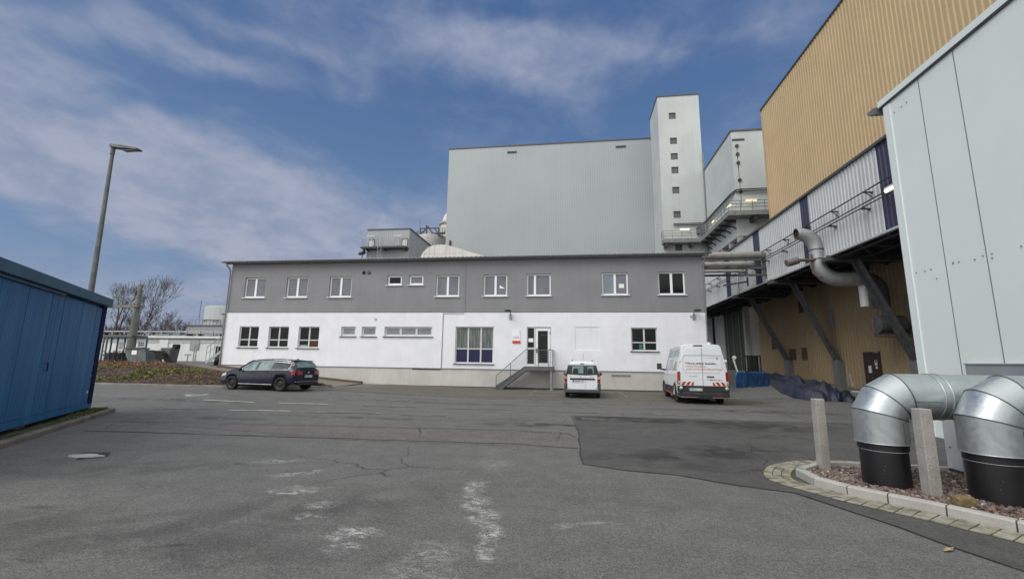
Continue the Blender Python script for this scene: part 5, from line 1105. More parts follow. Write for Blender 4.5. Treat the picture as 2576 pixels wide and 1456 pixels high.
tree('bare_tree', (tx(380, 80), 80, 1.1), 12.5, .16, 23, 'bare tree leaning to the right between mast and service block', 1.15, 6, TG, .36)
tree('bare_tree', (tx(408, 86), 86, 1.1), 10, .3, 31, 'low bare tree leaning right, in front of the pipe rack end', 1.15, 6, TG, .3)
tree('bare_tree', (tx(455, 92), 92, 1.1), 9.5, .0, 41, 'smallest bare tree, round, nearest to the service block', 1.0, 6, TG, .25)
tree('bare_tree', (tx(250, 90), 90, 1.1), 15, -.1, 52, 'bare tree farthest left, mostly behind the blue container', 1.0, 6, TG, .35)
tree('bare_tree', (tx(322, 96), 96, 1.1), 13, .0, 62, 'bare dense young tree directly left of the mast foot', .9, 6, TG, .25)
b = MB(); rnd = random.Random(3)
for i in range(2600):
    px = rnd.uniform(225, 420); y = rnd.uniform(84, 96); x = tx(px, y); h = rnd.uniform(3.0, 8.0)*(1 if px < 345 else .72); p = Vector((x, y, 1)); d = Vector((rnd.uniform(-.35, .35), rnd.uniform(-.3, .3), 1)); q = p+d*h*.5; r_ = q+(d+Vector((rnd.uniform(-.5, .5), 0, 0)))*h*.5; b.tube([p, q, r_], .03, 3, cap=False, rad=[.05, .035, .02])
b.build('undergrowth', mat('brown_twigs', (.075, .055, .04), .95, var=.3, scale=1), kind='stuff')
# power lines and distant pylon
m_wire = mat('far_wire', (.40, .45, .52), .8)
for i, (ya, yb_) in enumerate(((737, 757), (758, 765), (785, 792), (742, 749))):
    A, B_ = atY(200, ya, 260), atY(640, yb_, 260); P = [A.lerp(B_, t/10)+Vector((0, 0, -1.2*math.sin(math.pi*t/10))) for t in range(11)]; b = MB(); b.tube(P, .08, 4); b.build('power_line', m_wire, label=['highest', 'second highest', 'lowest', 'faint short'][i]+' power line strung across the sky behind the bare trees', cat='cable', group='far power lines')
py_ = thing('pylon', 'faint distant lattice pylon above the storage tank', 'pylon', (atY(541, 800, 330).x, 330, 0)); b = MB(); T0 = atY(541, 735, 330); x = T0.x
for s in (-1, 1):
    b.beam((x+s*2.2, 330, 0), (x+s*.3, 330, T0.z), .16)
for z, w_ in ((T0.z-2, 4), (T0.z-7, 8), (T0.z-12, 6)): b.beam((x-w_, 330, z), (x+w_, 330, z), .16); b.beam((x-w_, 330, z), (x, 330, z+1.5), .2); b.beam((x+w_, 330, z), (x, 330, z+1.5), .2)
b.build('lattice', m_wire, py_)
# ------------------------------------------------------------------ pipe island
m_kerbn = mat('new_kerb', (.42, .405, .375), .9, var=.08, scale=3, fine=.25, fscale=60, bump=.3, bscale=40)
front = [(2002, 1197), (2047.7, 1222), (2132, 1245.6), (2235, 1268), (2383.3, 1300), (2561, 1341)]
F = [G(*p) for p in front]; F.append(F[-1]+(F[-1]-F[-2])*1.3); F.append(F[-1]+(F[-1]-F[-2])+Vector((.1, -.1, 0)))
backl = [G(2027, 1168.7, .12), G(2053, 1160.5, .12), G(2121, 1161, .12), G(2314, 1168.7, .12)]; backl = [Vector((p.x, p.y, 0)) for p in backl]; backl.append(backl[-1]+Vector((3.2, -.4, 0)))
ordn = ['at the pointed left tip', 'second from the tip on the near side', 'third from the tip on the near side', 'fourth from the tip on the near side', 'fifth from the tip on the near side', 'cut by the right picture edge', 'beyond the right picture edge', 'farther beyond the right edge']
cen = Vector((5.6, 7.3, 0))
def inner_n(p, q):
    u = (q-p).normalized(); n = Vector((-u.y, u.x, 0)); return n if n.dot(cen-p) > 0 else -n
loop = F; outl = []
norms = [inner_n(F[i], F[i+1]) for i in range(len(F)-1)]
def mit(i, Pn, nn, wd):
    if i == 0: n = nn[0]; return Pn[0]+n*wd
    if i == len(Pn)-1: return Pn[-1]+nn[-1]*wd
    n = (nn[i-1]+nn[i]).normalized(); return Pn[i]+n*wd/max(.5, n.dot(nn[i]))
def kstones(Pn, labs, zt=.125, wd=.11, tip=None):
    nn = [inner_n(Pn[i], Pn[i+1]) for i in range(len(Pn)-1)]
    for i in range(len(Pn)-1):
        a, c = Pn[i], Pn[i+1]; ai, ci = mit(i, Pn, nn, wd), mit(i+1, Pn, nn, wd); u = (c-a).normalized()*.008; a = a+u; c = c-u; ai = ai+u; ci = ci-u; ch = nn[i]*.02
        b = MB(); b.add([(a.x, a.y, -.05), (c.x, c.y, -.05), (ci.x, ci.y, -.05), (ai.x, ai.y, -.05), (a.x, a.y, zt-.02), (c.x, c.y, zt-.02), (ci.x, ci.y, zt), (ai.x, ai.y, zt), (a.x+ch.x, a.y+ch.y, zt), (c.x+ch.x, c.y+ch.y, zt)], [(3, 2, 1, 0), (0, 1, 5, 4), (4, 5, 9, 8), (8, 9, 6, 7), (2, 3, 7, 6), (0, 4, 8, 7, 3), (1, 2, 6, 9, 5)])
        b.build('kerb_stone', m_kerbn, fixn=True, label=labs[i], cat='kerb stone', group='pale kerb stones round the pipe island')
kstones(F, ['pale concrete kerb stone of the pipe island, '+o for o in ordn])
kstones([F[0]]+backl, ['pale kerb stone of the pipe island, '+o for o in ('short one behind the left tip', 'small angled one behind the left bollard', 'on the far side behind the first bollard', 'on the far side behind the left pipe', 'on the far side hidden behind the pipes')])
# cobbled band
m_cob = mat('moss_setts', (.27, .25, .20), .9, var=.3, scale=6, c2=(.13, .13, .07), c2r=(.52, .68), bump=.5, bscale=18)
b = MB(); path = [Vector((5.9, 8.95, 0)), Vector((4.9, 8.98, 0)), Vector((4.0, 8.78, 0)), Vector((3.45, 8.35, 0)), Vector((3.12, 7.75, 0)), Vector((3.05, 7.35, 0))]+[p+inner_n(F[max(0, min(i, len(F)-2))], F[max(0, min(i, len(F)-2))+1])*-.2 for i, p in enumerate(F) if i >= 1]
pp = [path[0]]
for i in range(len(path)-1):
    n = max(1, int((path[i+1]-path[i]).length/.05)); pp += [path[i].lerp(path[i+1], (j+1)/n) for j in range(n)]
# smooth
for _ in range(14): pp = [pp[0]]+[(pp[i-1]+pp[i]*2+pp[i+1])/4 for i in range(1, len(pp)-1)]+[pp[-1]]
acc = 0; last = pp[0]; 
sts = [pp[0]]
for p in pp:
    if (p-sts[-1]).length > .155: sts.append(p)
cobs = MB()
for i in range(len(sts)-1):
    p, q = sts[i], sts[i+1]; n = inner_n(p, q)
    for r_ in range(3):
        o0, o1 = -.17+r_*.125, -.17+r_*.125+.112; sft = .0; u = (q-p)*.05; z = .014+random.uniform(-.003, .004)
        a, c, d, e = p+u+n*o0, q-u+n*o0, q-u+n*o1, p+u+n*o1; cobs.add([(v.x, v.y, -.03) for v in (a, c, d, e)]+[(v.x, v.y, z) for v in (a, c, d, e)], [(4, 5, 6, 7), (0, 1, 5, 4), (1, 2, 6, 5), (2, 3, 7, 6), (3, 0, 4, 7)])
cobs.build('sett_band', m_cob, kind='structure')
rows = []
for i in range(len(sts)-1):
    p, q = sts[i], sts[i+1]; n = inner_n(p, q); rows.append([tuple(p+n*-.19+Vector((0, 0, .0065))), tuple(p+n*.24+Vector((0, 0, .0065)))])
b = MB(); b.grid(rows); b.build('moss_joint', mat('moss_earth', (.06, .065, .025), .95, var=.3, scale=8), fixn=True, kind='structure')
# gravel
poly = [mit(i, F, norms, .1) for i in range(len(F))]+[p+Vector((0, -.1, 0)) for p in backl[::-1]]
def inside(x, y):
    c = False; j = len(poly)-1
    for i in range(len(poly)):
        if (poly[i].y > y) != (poly[j].y > y) and x < (poly[j].x-poly[i].x)*(y-poly[i].y)/(poly[j].y-poly[i].y)+poly[i].x: c = not c
        j = i
    return c
b = MB(); b.add([(p.x, p.y, .035) for p in poly], [tuple(range(len(poly)))]); b.build('island_bed', mat('bed_earth', (.07, .045, .035), .95, var=.3, scale=10), fixn=True, kind='structure')
shapes = []
for s in range(10):
    bm_ = bmesh.new(); bmesh.ops.create_icosphere(bm_, subdivisions=1, radius=1)
    for v in bm_.verts: v.co *= 1+.35*noise.noise(v.co*1.3+Vector((s*5, 0, 0)))
    vs = [v.co.copy() for v in bm_.verts]; fs = [tuple(v.index for v in f.verts) for f in bm_.faces]; bm_.free(); shapes.append((vs, fs))
gcols = [(.17, .115, .095), (.115, .08, .07), (.26, .205, .17), (.19, .16, .145), (.07, .05, .045), (.40, .37, .34)]
gm = [MB() for _ in gcols]; rnd = random.Random(9); made = 0
while made < 9000:
    x, y = rnd.uniform(3.2, 8.2), rnd.uniform(3.2, 8.8)
    if not inside(x, y): continue
    if x > 6.6 and rnd.random() < .5: continue
    made += 1; vs, fs = rnd.choice(shapes); s_ = rnd.uniform(.012, .034); k = rnd.choices(range(6), (5, 4, 3, 4, 3, .6))[0]
    rm = Matrix.Rotation(rnd.random()*6.28, 3, Vector((rnd.uniform(-1, 1), rnd.uniform(-1, 1), 1)).normalized()); o = Vector((x, y, .045+rnd.random()*.022+.03*max(0, noise.noise((x*2, y*2, 0)))))
    gm[k].add([rm @ Vector((v.x*s_*1.35, v.y*s_, v.z*s_*.6))+o for v in vs], fs)
for k, c in enumerate(gcols): gm[k].build('gravel', mat('gravel_%d' % k, c, .85, var=.2, scale=20), kind='stuff')
# pipes
m_galv = mat('galvanised_cladding', (.44, .48, .485), .40, .75, var=.05, scale=3, bump=.03, bscale=3, bdist=.03)
m_pehd = mat('black_pipe_sleeve', (.010, .010, .011), .42, var=.2)
m_bead = mat('cladding_seam', (.10, .11, .115), .5, .5)
def heatpipe(x, y, rr, label, x_to=WX-.02, rings=True):
    t = thing('heating_pipe', label, 'pipe', (x, y, 0), group='insulated district heating pipes rising from the island')
    b = MB(); b.tube([(x, y, -.05), (x, y, .55)], rr*.88, 48); b.build('black_sleeve', m_pehd, t)
    b = MB(); b.tube([(x, y, .55), (x, y, .64)], rr*.93, 48); b.build('sleeve_collar', m_pehd, t)
    b = MB(); b.tube([(x, y, .535), (x, y, .541)], rr*.89, 40); b.build('white_line', m_pvcgrey, t)
    z1_, l1 = 1.02, .20; P = [Vector((x, y, .64)), Vector((x, y, z1_))]
    for a in (30, 60): P.append(P[-1]+Vector((math.sin(R(a)), 0, math.cos(R(a))))*l1)
    P.append(Vector((x_to, y, P[-1].z)))
    b = MB(); rg = b.tube(P, rr, 56, split=True); b.build('cladding', m_galv, t)
    for i in range(0, 4):
        q = MB(); ring = rg[i]; c = P[i] if i else P[0]; q.tube([Vector(p)+(Vector(p)-c).normalized()*.002 for p in ring]+[ring[0]], .0075 if i else .009, 6, cap=False); q.build('seam', m_galv if i == 0 else m_bead, t)
    for xx in ((P[3].x+.40, P[3].x+.50) if rings else ()):
        q = MB(); q.tube([(xx, y+(rr+.003)*math.cos(k*math.pi/20), P[3].z+(rr+.003)*math.sin(k*math.pi/20)) for k in range(41)], .011, 6, cap=False); q.build('bead', m_galv, t)
    q = MB(); q.box(P[3].x, P[3].x+.36, y-rr-.004, y-rr+.01, P[3].z-.06, P[3].z-.052); q.build('long_seam', m_bead, t); q = MB(); q.beam((x+rr*.35, y-rr*.94, .645), (x+rr*.35, y-rr*.94, .95), .008); q.build('upright_seam', m_bead, t)
    # rivets
    q = MB()
    for k in range(3): q.sphere((x-rr*.6+.02*k, y-rr*.8, .25+.05*k), .004, 5, 3)
    q.build('fixings', m_steel, t); return P[3].z
heatpipe(4.42, 7.27, .318, 'insulated galvanised pipe with black sleeve, the left and farther of the two')
heatpipe(5.33, 6.66, .322, 'insulated galvanised pipe with black sleeve, the right and nearer one, cut by the picture edge', rings=False)
cb_ = thing('cable_cabinet', 'narrow pale metal cabinet with flange between the two pipes and bollards', 'cabinet', (6.1, 8.1, 0))
b = MB(); b.box(6.0, 6.3, 7.95, 8.35, .12, 1.45); b.build('body', mat('cabinet_metal', (.58, .60, .60), .45, .3, var=.06), cb_, bevel=.004)
b = MB(); b.box(5.97, 6.0, 7.90, 7.955, .1, 1.45); b.build('flange', m_steel, cb_)
b = MB(); b.box(5.98, 6.32, 7.93, 8.37, .0, .12); b.build('base', m_dark, cb_)
b = MB(); b.sphere((5.995, 8.05, .45), .012, 6, 4); b.sphere((5.995, 8.25, .45), .012, 6, 4); b.build('fixings', m_dark, cb_)
# bollards
m_boll = mat('bollard_concrete', (.36, .345, .315), .95, var=.12, scale=4, fine=.25, fscale=45, streak=.3, bump=.6, bscale=35)
def bollard(x, y, rz, s_, h, label, tilt=0):
    t = thing('bollard', label, 'bollard', (x, y, 0), rz, group='square concrete bollards round the pipe island')
    b = MB(); b.box(-s_/2, s_/2, -s_/2, s_/2, -.1, h-.0); b.build('post', m_boll, t, local=True, bevel=.012)
    b = MB(); b.box(-s_/2-.03, s_/2+.03, -s_/2-.03, s_/2+.03, -.1, .03); b.build('foot', m_boll, t, local=True)
bollard(4.02, 8.10, R(6), .145, 1.17, 'square concrete bollard at the left tip of the pipe island')
bollard(4.65, 6.79, R(4), .155, 1.16, 'square concrete bollard in front of the gap between the two pipes')
bollard(5.80, 7.62, R(8), .15, 1.1, 'square concrete bollard standing behind the nearer pipe')
p = G(2426, 1268, .1); b = MB(); rows = []
bm_ = bmesh.new(); bmesh.ops.create_icosphere(bm_, subdivisions=3, radius=1)
rv = [Vector((max(-.8, min(.8, v.co.x*1.15)), max(-.75, min(.75, v.co.y)), max(-.7, min(.72, v.co.z)))) for v in bm_.verts]
b.add([(p.x+v.x*.125*(1+.15*noise.noise(v*2.5)), p.y+v.y*.1, .13+v.z*.085*(1+.3*noise.noise(v*2))) for v in rv], [tuple(v.index for v in f.verts) for f in bm_.faces], True); bm_.free()
b.build('rock', mat('sandstone_rock', (.27, .185, .085), .95, var=.3, scale=9, c2=(.13, .10, .05), bump=1, bscale=25), label='yellow-brown sandstone block in the gravel at the foot of the nearer pipe', cat='rock')
# ------------------------------------------------------------------ tarpaulins by the beige wall
m_tarp = mat('blue_tarp', (.016, .085, .25), .45, var=.45, scale=1.6, bump=.9, bscale=3, bdist=.15, c2=(.03, .06, .12), c2r=(.5, .75)); m_dtarp = mat('dark_tarp', (.012, .017, .036), .55, var=.4, scale=1.5, c2=(.03, .04, .07), bump=.6, bscale=5, bdist=.08)
def Gt(px, py):
    z = .3
    for _ in range(12): p = G(px, py, z); z = gz(p.x, p.y)
    return G(px, py, z)
pc = [Gt(1851, 970), Gt(1916, 975), Gt(1931, 971)]; zt = pc[0].z
A, B_, C_ = pc; 
hz = atY(1852, 937, A.y).z
t = thing('covered_pallet', 'long stack wrapped in bright blue tarpaulin standing right of the white van', 'tarpaulin', (A.x, A.y, zt))
def clothbox(A, B_, D, z0, z1, n=14, seed=0, amp=.06):
    mb = MB(); u = B_-A; v = D; P = []
    per = [A+u*(i/n) for i in range(n)]+[B_+v*(i/6) for i in range(6)]+[B_+v-u*(i/n) for i in range(n)]+[A+v-v*(i/6) for i in range(6)]
    cen = (A+B_+v)/2 if False else (A+u/2+v/2); rows = []
    for k, (f, z) in enumerate(((1.06, z0), (1.03, lerp(z0, z1, .3)), (1.0, lerp(z0, z1, .7)), (.985, z1-.05), (.93, z1), (.6, z1+.02), (.1, z1+.03))):
        rows.append([(cen.x+(p.x-cen.x)*f+amp*(1.3-k*.2)*noise.noise((i*.9+seed, k*.4, 1)), cen.y+(p.y-cen.y)*f+amp*(1.3-k*.2)*noise.noise((i*.9+seed, k*.4, 9)), z+amp*.5*noise.noise((i*.6, k, 5+seed))) for i, p in enumerate(per)])
    mb.grid(rows, True, True); mb.add(rows[-1], [tuple(range(len(per)))]); return mb
dv = Vector((.75, 1.0, 0)); clothbox(Vector((A.x, A.y, 0)), Vector((B_.x, B_.y, 0)), dv, zt-.1, hz).build('cover', m_tarp, t)
b = MB(); b.tube([G(1858, 941, 1.3)+Vector((0, 0, .0)), G(1858, 941, 1.3)+Vector((-.4, 0, .9))], .03, 5); 
p = atY(1844, 902, A.y+1.0); q = atY(1855, 935, A.y+1.0); b = MB(); b.beam(p, q, .06); b.beam(p, p+Vector((.1, 0, .1)), .12); b.build('pole', m_pvcgrey, label='white pole sticking up behind the blue covered stack', cat='pole')
def heap(name, pts, wd, hh, m, label, seed):
    mb = MB(); rows = []; n = 60
    for i in range(n+1):
        s = i/n*(len(pts)-1); k = min(int(s), len(pts)-2); c = pts[k].lerp(pts[k+1], s-k); u = (pts[k+1]-pts[k]).normalized(); nn = Vector((-u.y, u.x, 0)); env = math.sin(math.pi*i/n)**.35; row = []
        for j in range(19):
            q = j/9-1; rid = .55*abs(noise.noise((i*.13+seed, q*1.6, 3)))*1.6+.22*abs(noise.noise((i*.3+seed, q*3.2, 6))); x_ = wd*q*(.7+.3*env)*(1+.25*noise.noise((i*.12, q, seed)))
            row.append(tuple(c+nn*x_+Vector((.1*noise.noise((i*.3, q*3, 2)), 0, max(.0, (1-q*q))**.6*hh*env*(.42+rid)+.012))))
            v_ = row[-1]; row[-1] = (v_[0], v_[1], v_[2]-c.z+gz(v_[0], v_[1]))
        rows.append(row)
    mb.grid(rows, False); mb.sm = [True]*len(mb.sm); return mb.build(name, m, fixn=True, label=label, cat='tarpaulin')
hp_ = [Gt(1930, 972)+Vector((.7, .7, 0)), Gt(1990, 978)+Vector((.6, .7, 0)), Gt(2050, 987)+Vector((.4, .6, 0)), Gt(2100, 988)+Vector((.3, .4, 0)), Gt(2145, 985)+Vector((.2, .2, 0))]
heap('crumpled_tarp', hp_, 1.0, 1.1, m_dtarp, 'heap of crumpled dark navy tarpaulin along the foot of the beige wall', 2)
b = MB(); p = Gt(2142, 987); b.box(p.x-.1, p.x+1.6, p.y-.2, p.y-.1, p.z, p.z+.06); b.beam(p+Vector((0, 0, .05)), p+Vector((1.4, -.9, .1)), .08); b.beam(p+Vector((.1, 0, .3)), p+Vector((.0, 0, .9)), .05); b.build('scrap_bars', m_pst, label='few pale metal bars lying beside the dark tarpaulin near the brown door', cat='scrap metal')
b = MB(); a, c = G(2040, 1000, .2), G(2190, 1003, .15); mu = mat('rusty_dirt', (.075, .05, .04), .95, var=.3, scale=3)
# fence before the concrete hall
fx0, fx1 = atY(1873, 895, 45.5), atY(1917, 897, 45.5)
t = thing('barrier_fence', 'dark steel barrier with upright bars in front of the concrete hall', 'fence', (fx0.x, 45.5, 1.1)); b = MB(); b.beam((fx0.x, 45.5, fx0.z), (17.9, 45.5, fx0.z), .1); b.build('rail', m_dark, t); MB().beam((fx0.x, 45.5, 1.4), (17.9, 45.5, 1.4), .08).build('rail', m_dark, t)
for k in range(7): x = lerp(fx0.x, 17.85, k/6); b = MB(); b.beam((x, 45.5, 1.0), (x, 45.5, fx0.z), .1 if k not in (2, 4) else .25); b.build('bar', m_dark, t)
# ------------------------------------------------------------------ vehicles
m_tyre = mat('tyre_rubber', (.018, .018, .019), .85, var=.2, bump=.3, bscale=30); m_rim = mat('black_steel_rim', (.028, .028, .03), .5, .3); m_arch = mat('arch_plastic', (.022, .023, .025), .7, var=.15)
m_wpaint = mat('white_car_paint', (.74, .77, .79), .28, var=.02, coat=.5); m_npaint = mat('midnight_blue_paint', (.010, .012, .030), .25, .1, var=.1, coat=.35, spec=.4)
m_cglass = mat('car_glass', (.03, .04, .04), .05, var=.2, spec=.9); m_cglass2 = mat('see_through_car_glass', (.17, .25, .24), .08, var=.35, scale=3, spec=.9)
m_chrome = mat('chrome_trim', (.75, .76, .78), .18, .9); m_tail = mat('red_tail_lamp', (.30, .008, .012), .18, var=.2, scale=12, coat=.6); m_tailw = mat('clear_tail_lamp', (.42, .36, .34), .2, coat=.6)
m_head = mat('head_lamp', (.5, .52, .53), .15, coat=.6); m_plate = mat('plate_white', (.68, .69, .66), .5); m_eu = mat('plate_blue', (.02, .05, .30), .5); m_text = mat('dark_lettering', (.03, .035, .045), .5); m_rtext = mat('red_lettering', (.50, .10, .07), .5)
m_seat = mat('seat_dark', (.025, .03, .03), .8)
def wheel(x, y, r, wd, par, side, spokes=5, rimm=None):
    def lathe(prof, n=32):
        b = MB(); rows = []
        for px, pr in prof: rows.append([(x+side*px, y+pr*math.cos(2*math.pi*k/n), r+pr*math.sin(2*math.pi*k/n)) for k in range(n)])
        b.grid(rows, True, True); return b
    b = lathe([(-wd, r*.62), (-wd, r*.93), (-wd*.85, r), (-wd*.15, r), (0, r*.95), (.006, r*.8), (0, r*.66), (-.02, r*.63), (-.03, r*.62)]); o = b.build('wheel', m_tyre, par, local=True, fixn=True)
    b = lathe([(-.012, r*.66), (-.02, r*.60), (-.05, r*.56), (-.06, r*.40), (-.03, r*.34), (-.025, r*.15), (-.04, .001)]); q = b.build('rim', rimm or m_rim, o, local=True, fixn=True)
    b = MB()
    for k in range(8):
        a = 2*math.pi*(k+.5)/8; b.cyl((x+side*-.052, y+r*.47*math.cos(a), r+r*.47*math.sin(a)), (x+side*-.045, y+r*.47*math.cos(a), r+r*.47*math.sin(a)), r*.065, 8)
    b.build('rim_holes', m_black, q, local=True) if False else b.build('rim_holes', m_black, o, local=True)
    return o
class Body:
    """lofted body: stations (y, zb, zmid, zbelt, ztop, wlow, wmid, wbelt, wroof, r)"""
    def __init__(s, st, sub=6):
        s.st = []; n = len(st); s.fy = lambda y: y
        for i in range(n-1):
            p0, p1, p2, p3 = st[max(0, i-1)], st[i], st[i+1], st[min(n-1, i+2)]
            for k in range(sub):
                t = k/sub; row = []
                for a, b, c, d in zip(p0, p1, p2, p3):
                    m1 = (c-a)*.5*.8; m2 = (d-b)*.5*.8; row.append((2*t**3-3*t*t+1)*b+(t**3-2*t*t+t)*m1+(-2*t**3+3*t*t)*c+(t**3-t*t)*m2)
                row[0] = lerp(p1[0], p2[0], t); s.st.append(row)
        s.st.append(list(st[-1]))
    def at(s, y):
        for i in range(len(s.st)-1):
            if s.st[i][0] <= y <= s.st[i+1][0]:
                t = (y-s.st[i][0])/max(1e-6, s.st[i+1][0]-s.st[i][0]); return [lerp(a, b, t) for a, b in zip(s.st[i], s.st[i+1])]
        return s.st[0] if y < s.st[0][0] else s.st[-1]
    def sec(s, q):
        y, zb, zm, ze, zt, wl, wm, we, wr, r = q
        return [(0, zb), (wl-.12, zb), (wl, zb+.07), (lerp(wl, wm, .7), lerp(zb, zm, .5)), (wm, zm), (lerp(wm, we, .55), lerp(zm, ze, .6)), (we, ze), (lerp(we, wr, .5)+.012, lerp(ze, zt-r, .5)), (wr, zt-r), (wr-r*.18, zt-r*.42), (wr-r*.75, zt-r*.08), (wr*.45, zt+.008), (0, zt+.012)]
    def side(s, y, t, off=.0, sd=-1):     # t 0..1 belt->roof edge
        p = s.sec(s.at(y)); a, m, c = p[6], p[7], p[8]; q = (lerp(a[0], m[0], t*2), lerp(a[1], m[1], t*2)) if t < .5 else (lerp(m[0], c[0], t*2-1), lerp(m[1], c[1], t*2-1))
        return Vector((sd*(q[0]+off), s.fy(y), q[1]+off*.3))
    def low(s, y, t, off=0, sd=-1):        # t 0..1 sill->belt
        p = s.sec(s.at(y))[2:7]; k = min(3, int(t*4)); u = t*4-k; return Vector((sd*(lerp(p[k][0], p[k+1][0], u)+off), s.fy(y), lerp(p[k][1], p[k+1][1], u)))
    def mesh(s, rad_y=()):
        b = MB(); rows = []
        for q in s.st:
            h = s.sec(q); full = [(x, s.fy(q[0]), z) for x, z in h]+[(-x, s.fy(q[0]), z) for x, z in h[-2:0:-1]]; rows.append(full)
        b.grid(rows, True, True); b.add(rows[0], [tuple(range(len(rows[0])))]); b.add(rows[-1], [tuple(range(len(rows[0])-1, -1, -1))])
        return b
def cutarches(o, cuts, wdt):
    for y, z, r in cuts:
        b = MB(); b.cyl((-wdt, y, z), (wdt, y, z), r, 28); c = b.build('cutter', m_arch, None, fixn=True); c.parent = o.parent
        md = o.modifiers.new('cut', 'BOOLEAN'); md.object = c; md.operation = 'DIFFERENCE'; md.solver = 'EXACT'
        bpy.context.view_layer.update(); me = bpy.data.meshes.new_from_object(o.evaluated_get(bpy.context.evaluated_depsgraph_get())); o.modifiers.clear(); old = o.data; o.data = me; bpy.data.objects.remove(c)
def bake(o): return o
def patch(B, ya, yb, t0, t1, nm, m, par, sd=-1, off=.008, low=False, n=10, skew0=0, skew1=0, rt=0, **kw):
    b = MB(); rows = []; k = 6
    for j in range(k+1):
        t = lerp(t0, t1, j/k); row = []
        for i in range(n+1):
            y = lerp(ya+skew0*(j/k), yb+skew1*(j/k), i/n); row.append((B.low if low else B.side)(y, t, off, sd))
        rows.append(row)
    b.grid(rows, True); return b.build(nm, m, par, local=True, **kw)
def rearbox(b, x0, x1, z0, z1, y, th=.012): return b.box(x0, x1, y-th, y, z0, z1)
def plate(par, cx, cz, y, s, sx=.52, yaw=0):
    b = MB(); b.box(cx-sx/2-.012, cx+sx/2+.012, y-.012, y, cz-.062, cz+.062); o = b.build('plate_holder', m_dark, par, local=True, bevel=.003)
    b = MB(); b.box(cx-sx/2, cx+sx/2, y-.018, y-.013, cz-.053, cz+.053); o = b.build('number_plate', m_plate, par, local=True)
    b = MB(); b.box(cx-sx/2, cx-sx/2+.045, y-.020, y-.0185, cz-.053, cz+.053); b.build('country_band', m_eu, o, local=True)
    text('lettering', s, .095, m_text, o, Matrix.Translation((cx-sx/2+.06, y-.0195, cz-.033)) @ Matrix.Rotation(R(90), 4, 'X'), bold=.002, wid=sx-.09)
    return o
# ---- dark blue estate car. local: y=0 rear end, +y forward
RZ = math.atan2(2.9, .4); carg = .205
car = thing('estate_car', 'dark blue estate car with chrome window line parked below the planted bank', 'car', (-12.63, 19.785, carg), R(83.0))
st = [(0.0, .42, .62, .92, .98, .70, .74, .70, .62, .05), (.06, .32, .62, .95, 1.06, .80, .84, .80, .62, .08), (.16, .30, .62, .96, 1.18, .84, .87, .84, .60, .10), (.42, .28, .62, .97, 1.36, .86, .895, .87, .60, .12), (.62, .24, .60, .97, 1.415, .87, .905, .88, .60, .12),
      (1.2, .20, .58, .96, 1.455, .89, .915, .89, .61, .12), (2.0, .20, .56, .94, 1.48, .90, .915, .89, .62, .12), (2.7, .20, .56, .92, 1.46, .90, .915, .885, .62, .12), (3.1, .20, .56, .91, 1.36, .90, .915, .88, .63, .11),
      (3.55, .20, .56, .905, 1.10, .90, .91, .865, .68, .08), (3.8, .20, .56, .90, .985, .90, .91, .85, .74, .05), (4.2, .22, .55, .83, .91, .89, .90, .82, .72, .05), (4.5, .24, .52, .76, .83, .86, .87, .78, .66, .05), (4.66, .26, .50, .66, .73, .80, .81, .72, .58, .05), (4.76, .32, .46, .56, .60, .66, .68, .62, .50, .03)]
Bc = Body(st); Bc.fy = lambda y: y-.28*min(1, y/1.06); CF = Bc.fy; body = Bc.mesh().build('body', m_npaint, car, local=True, fixn=True)
cutarches(body, [(.78, .33, .385), (3.58, .33, .385)], 1.2)
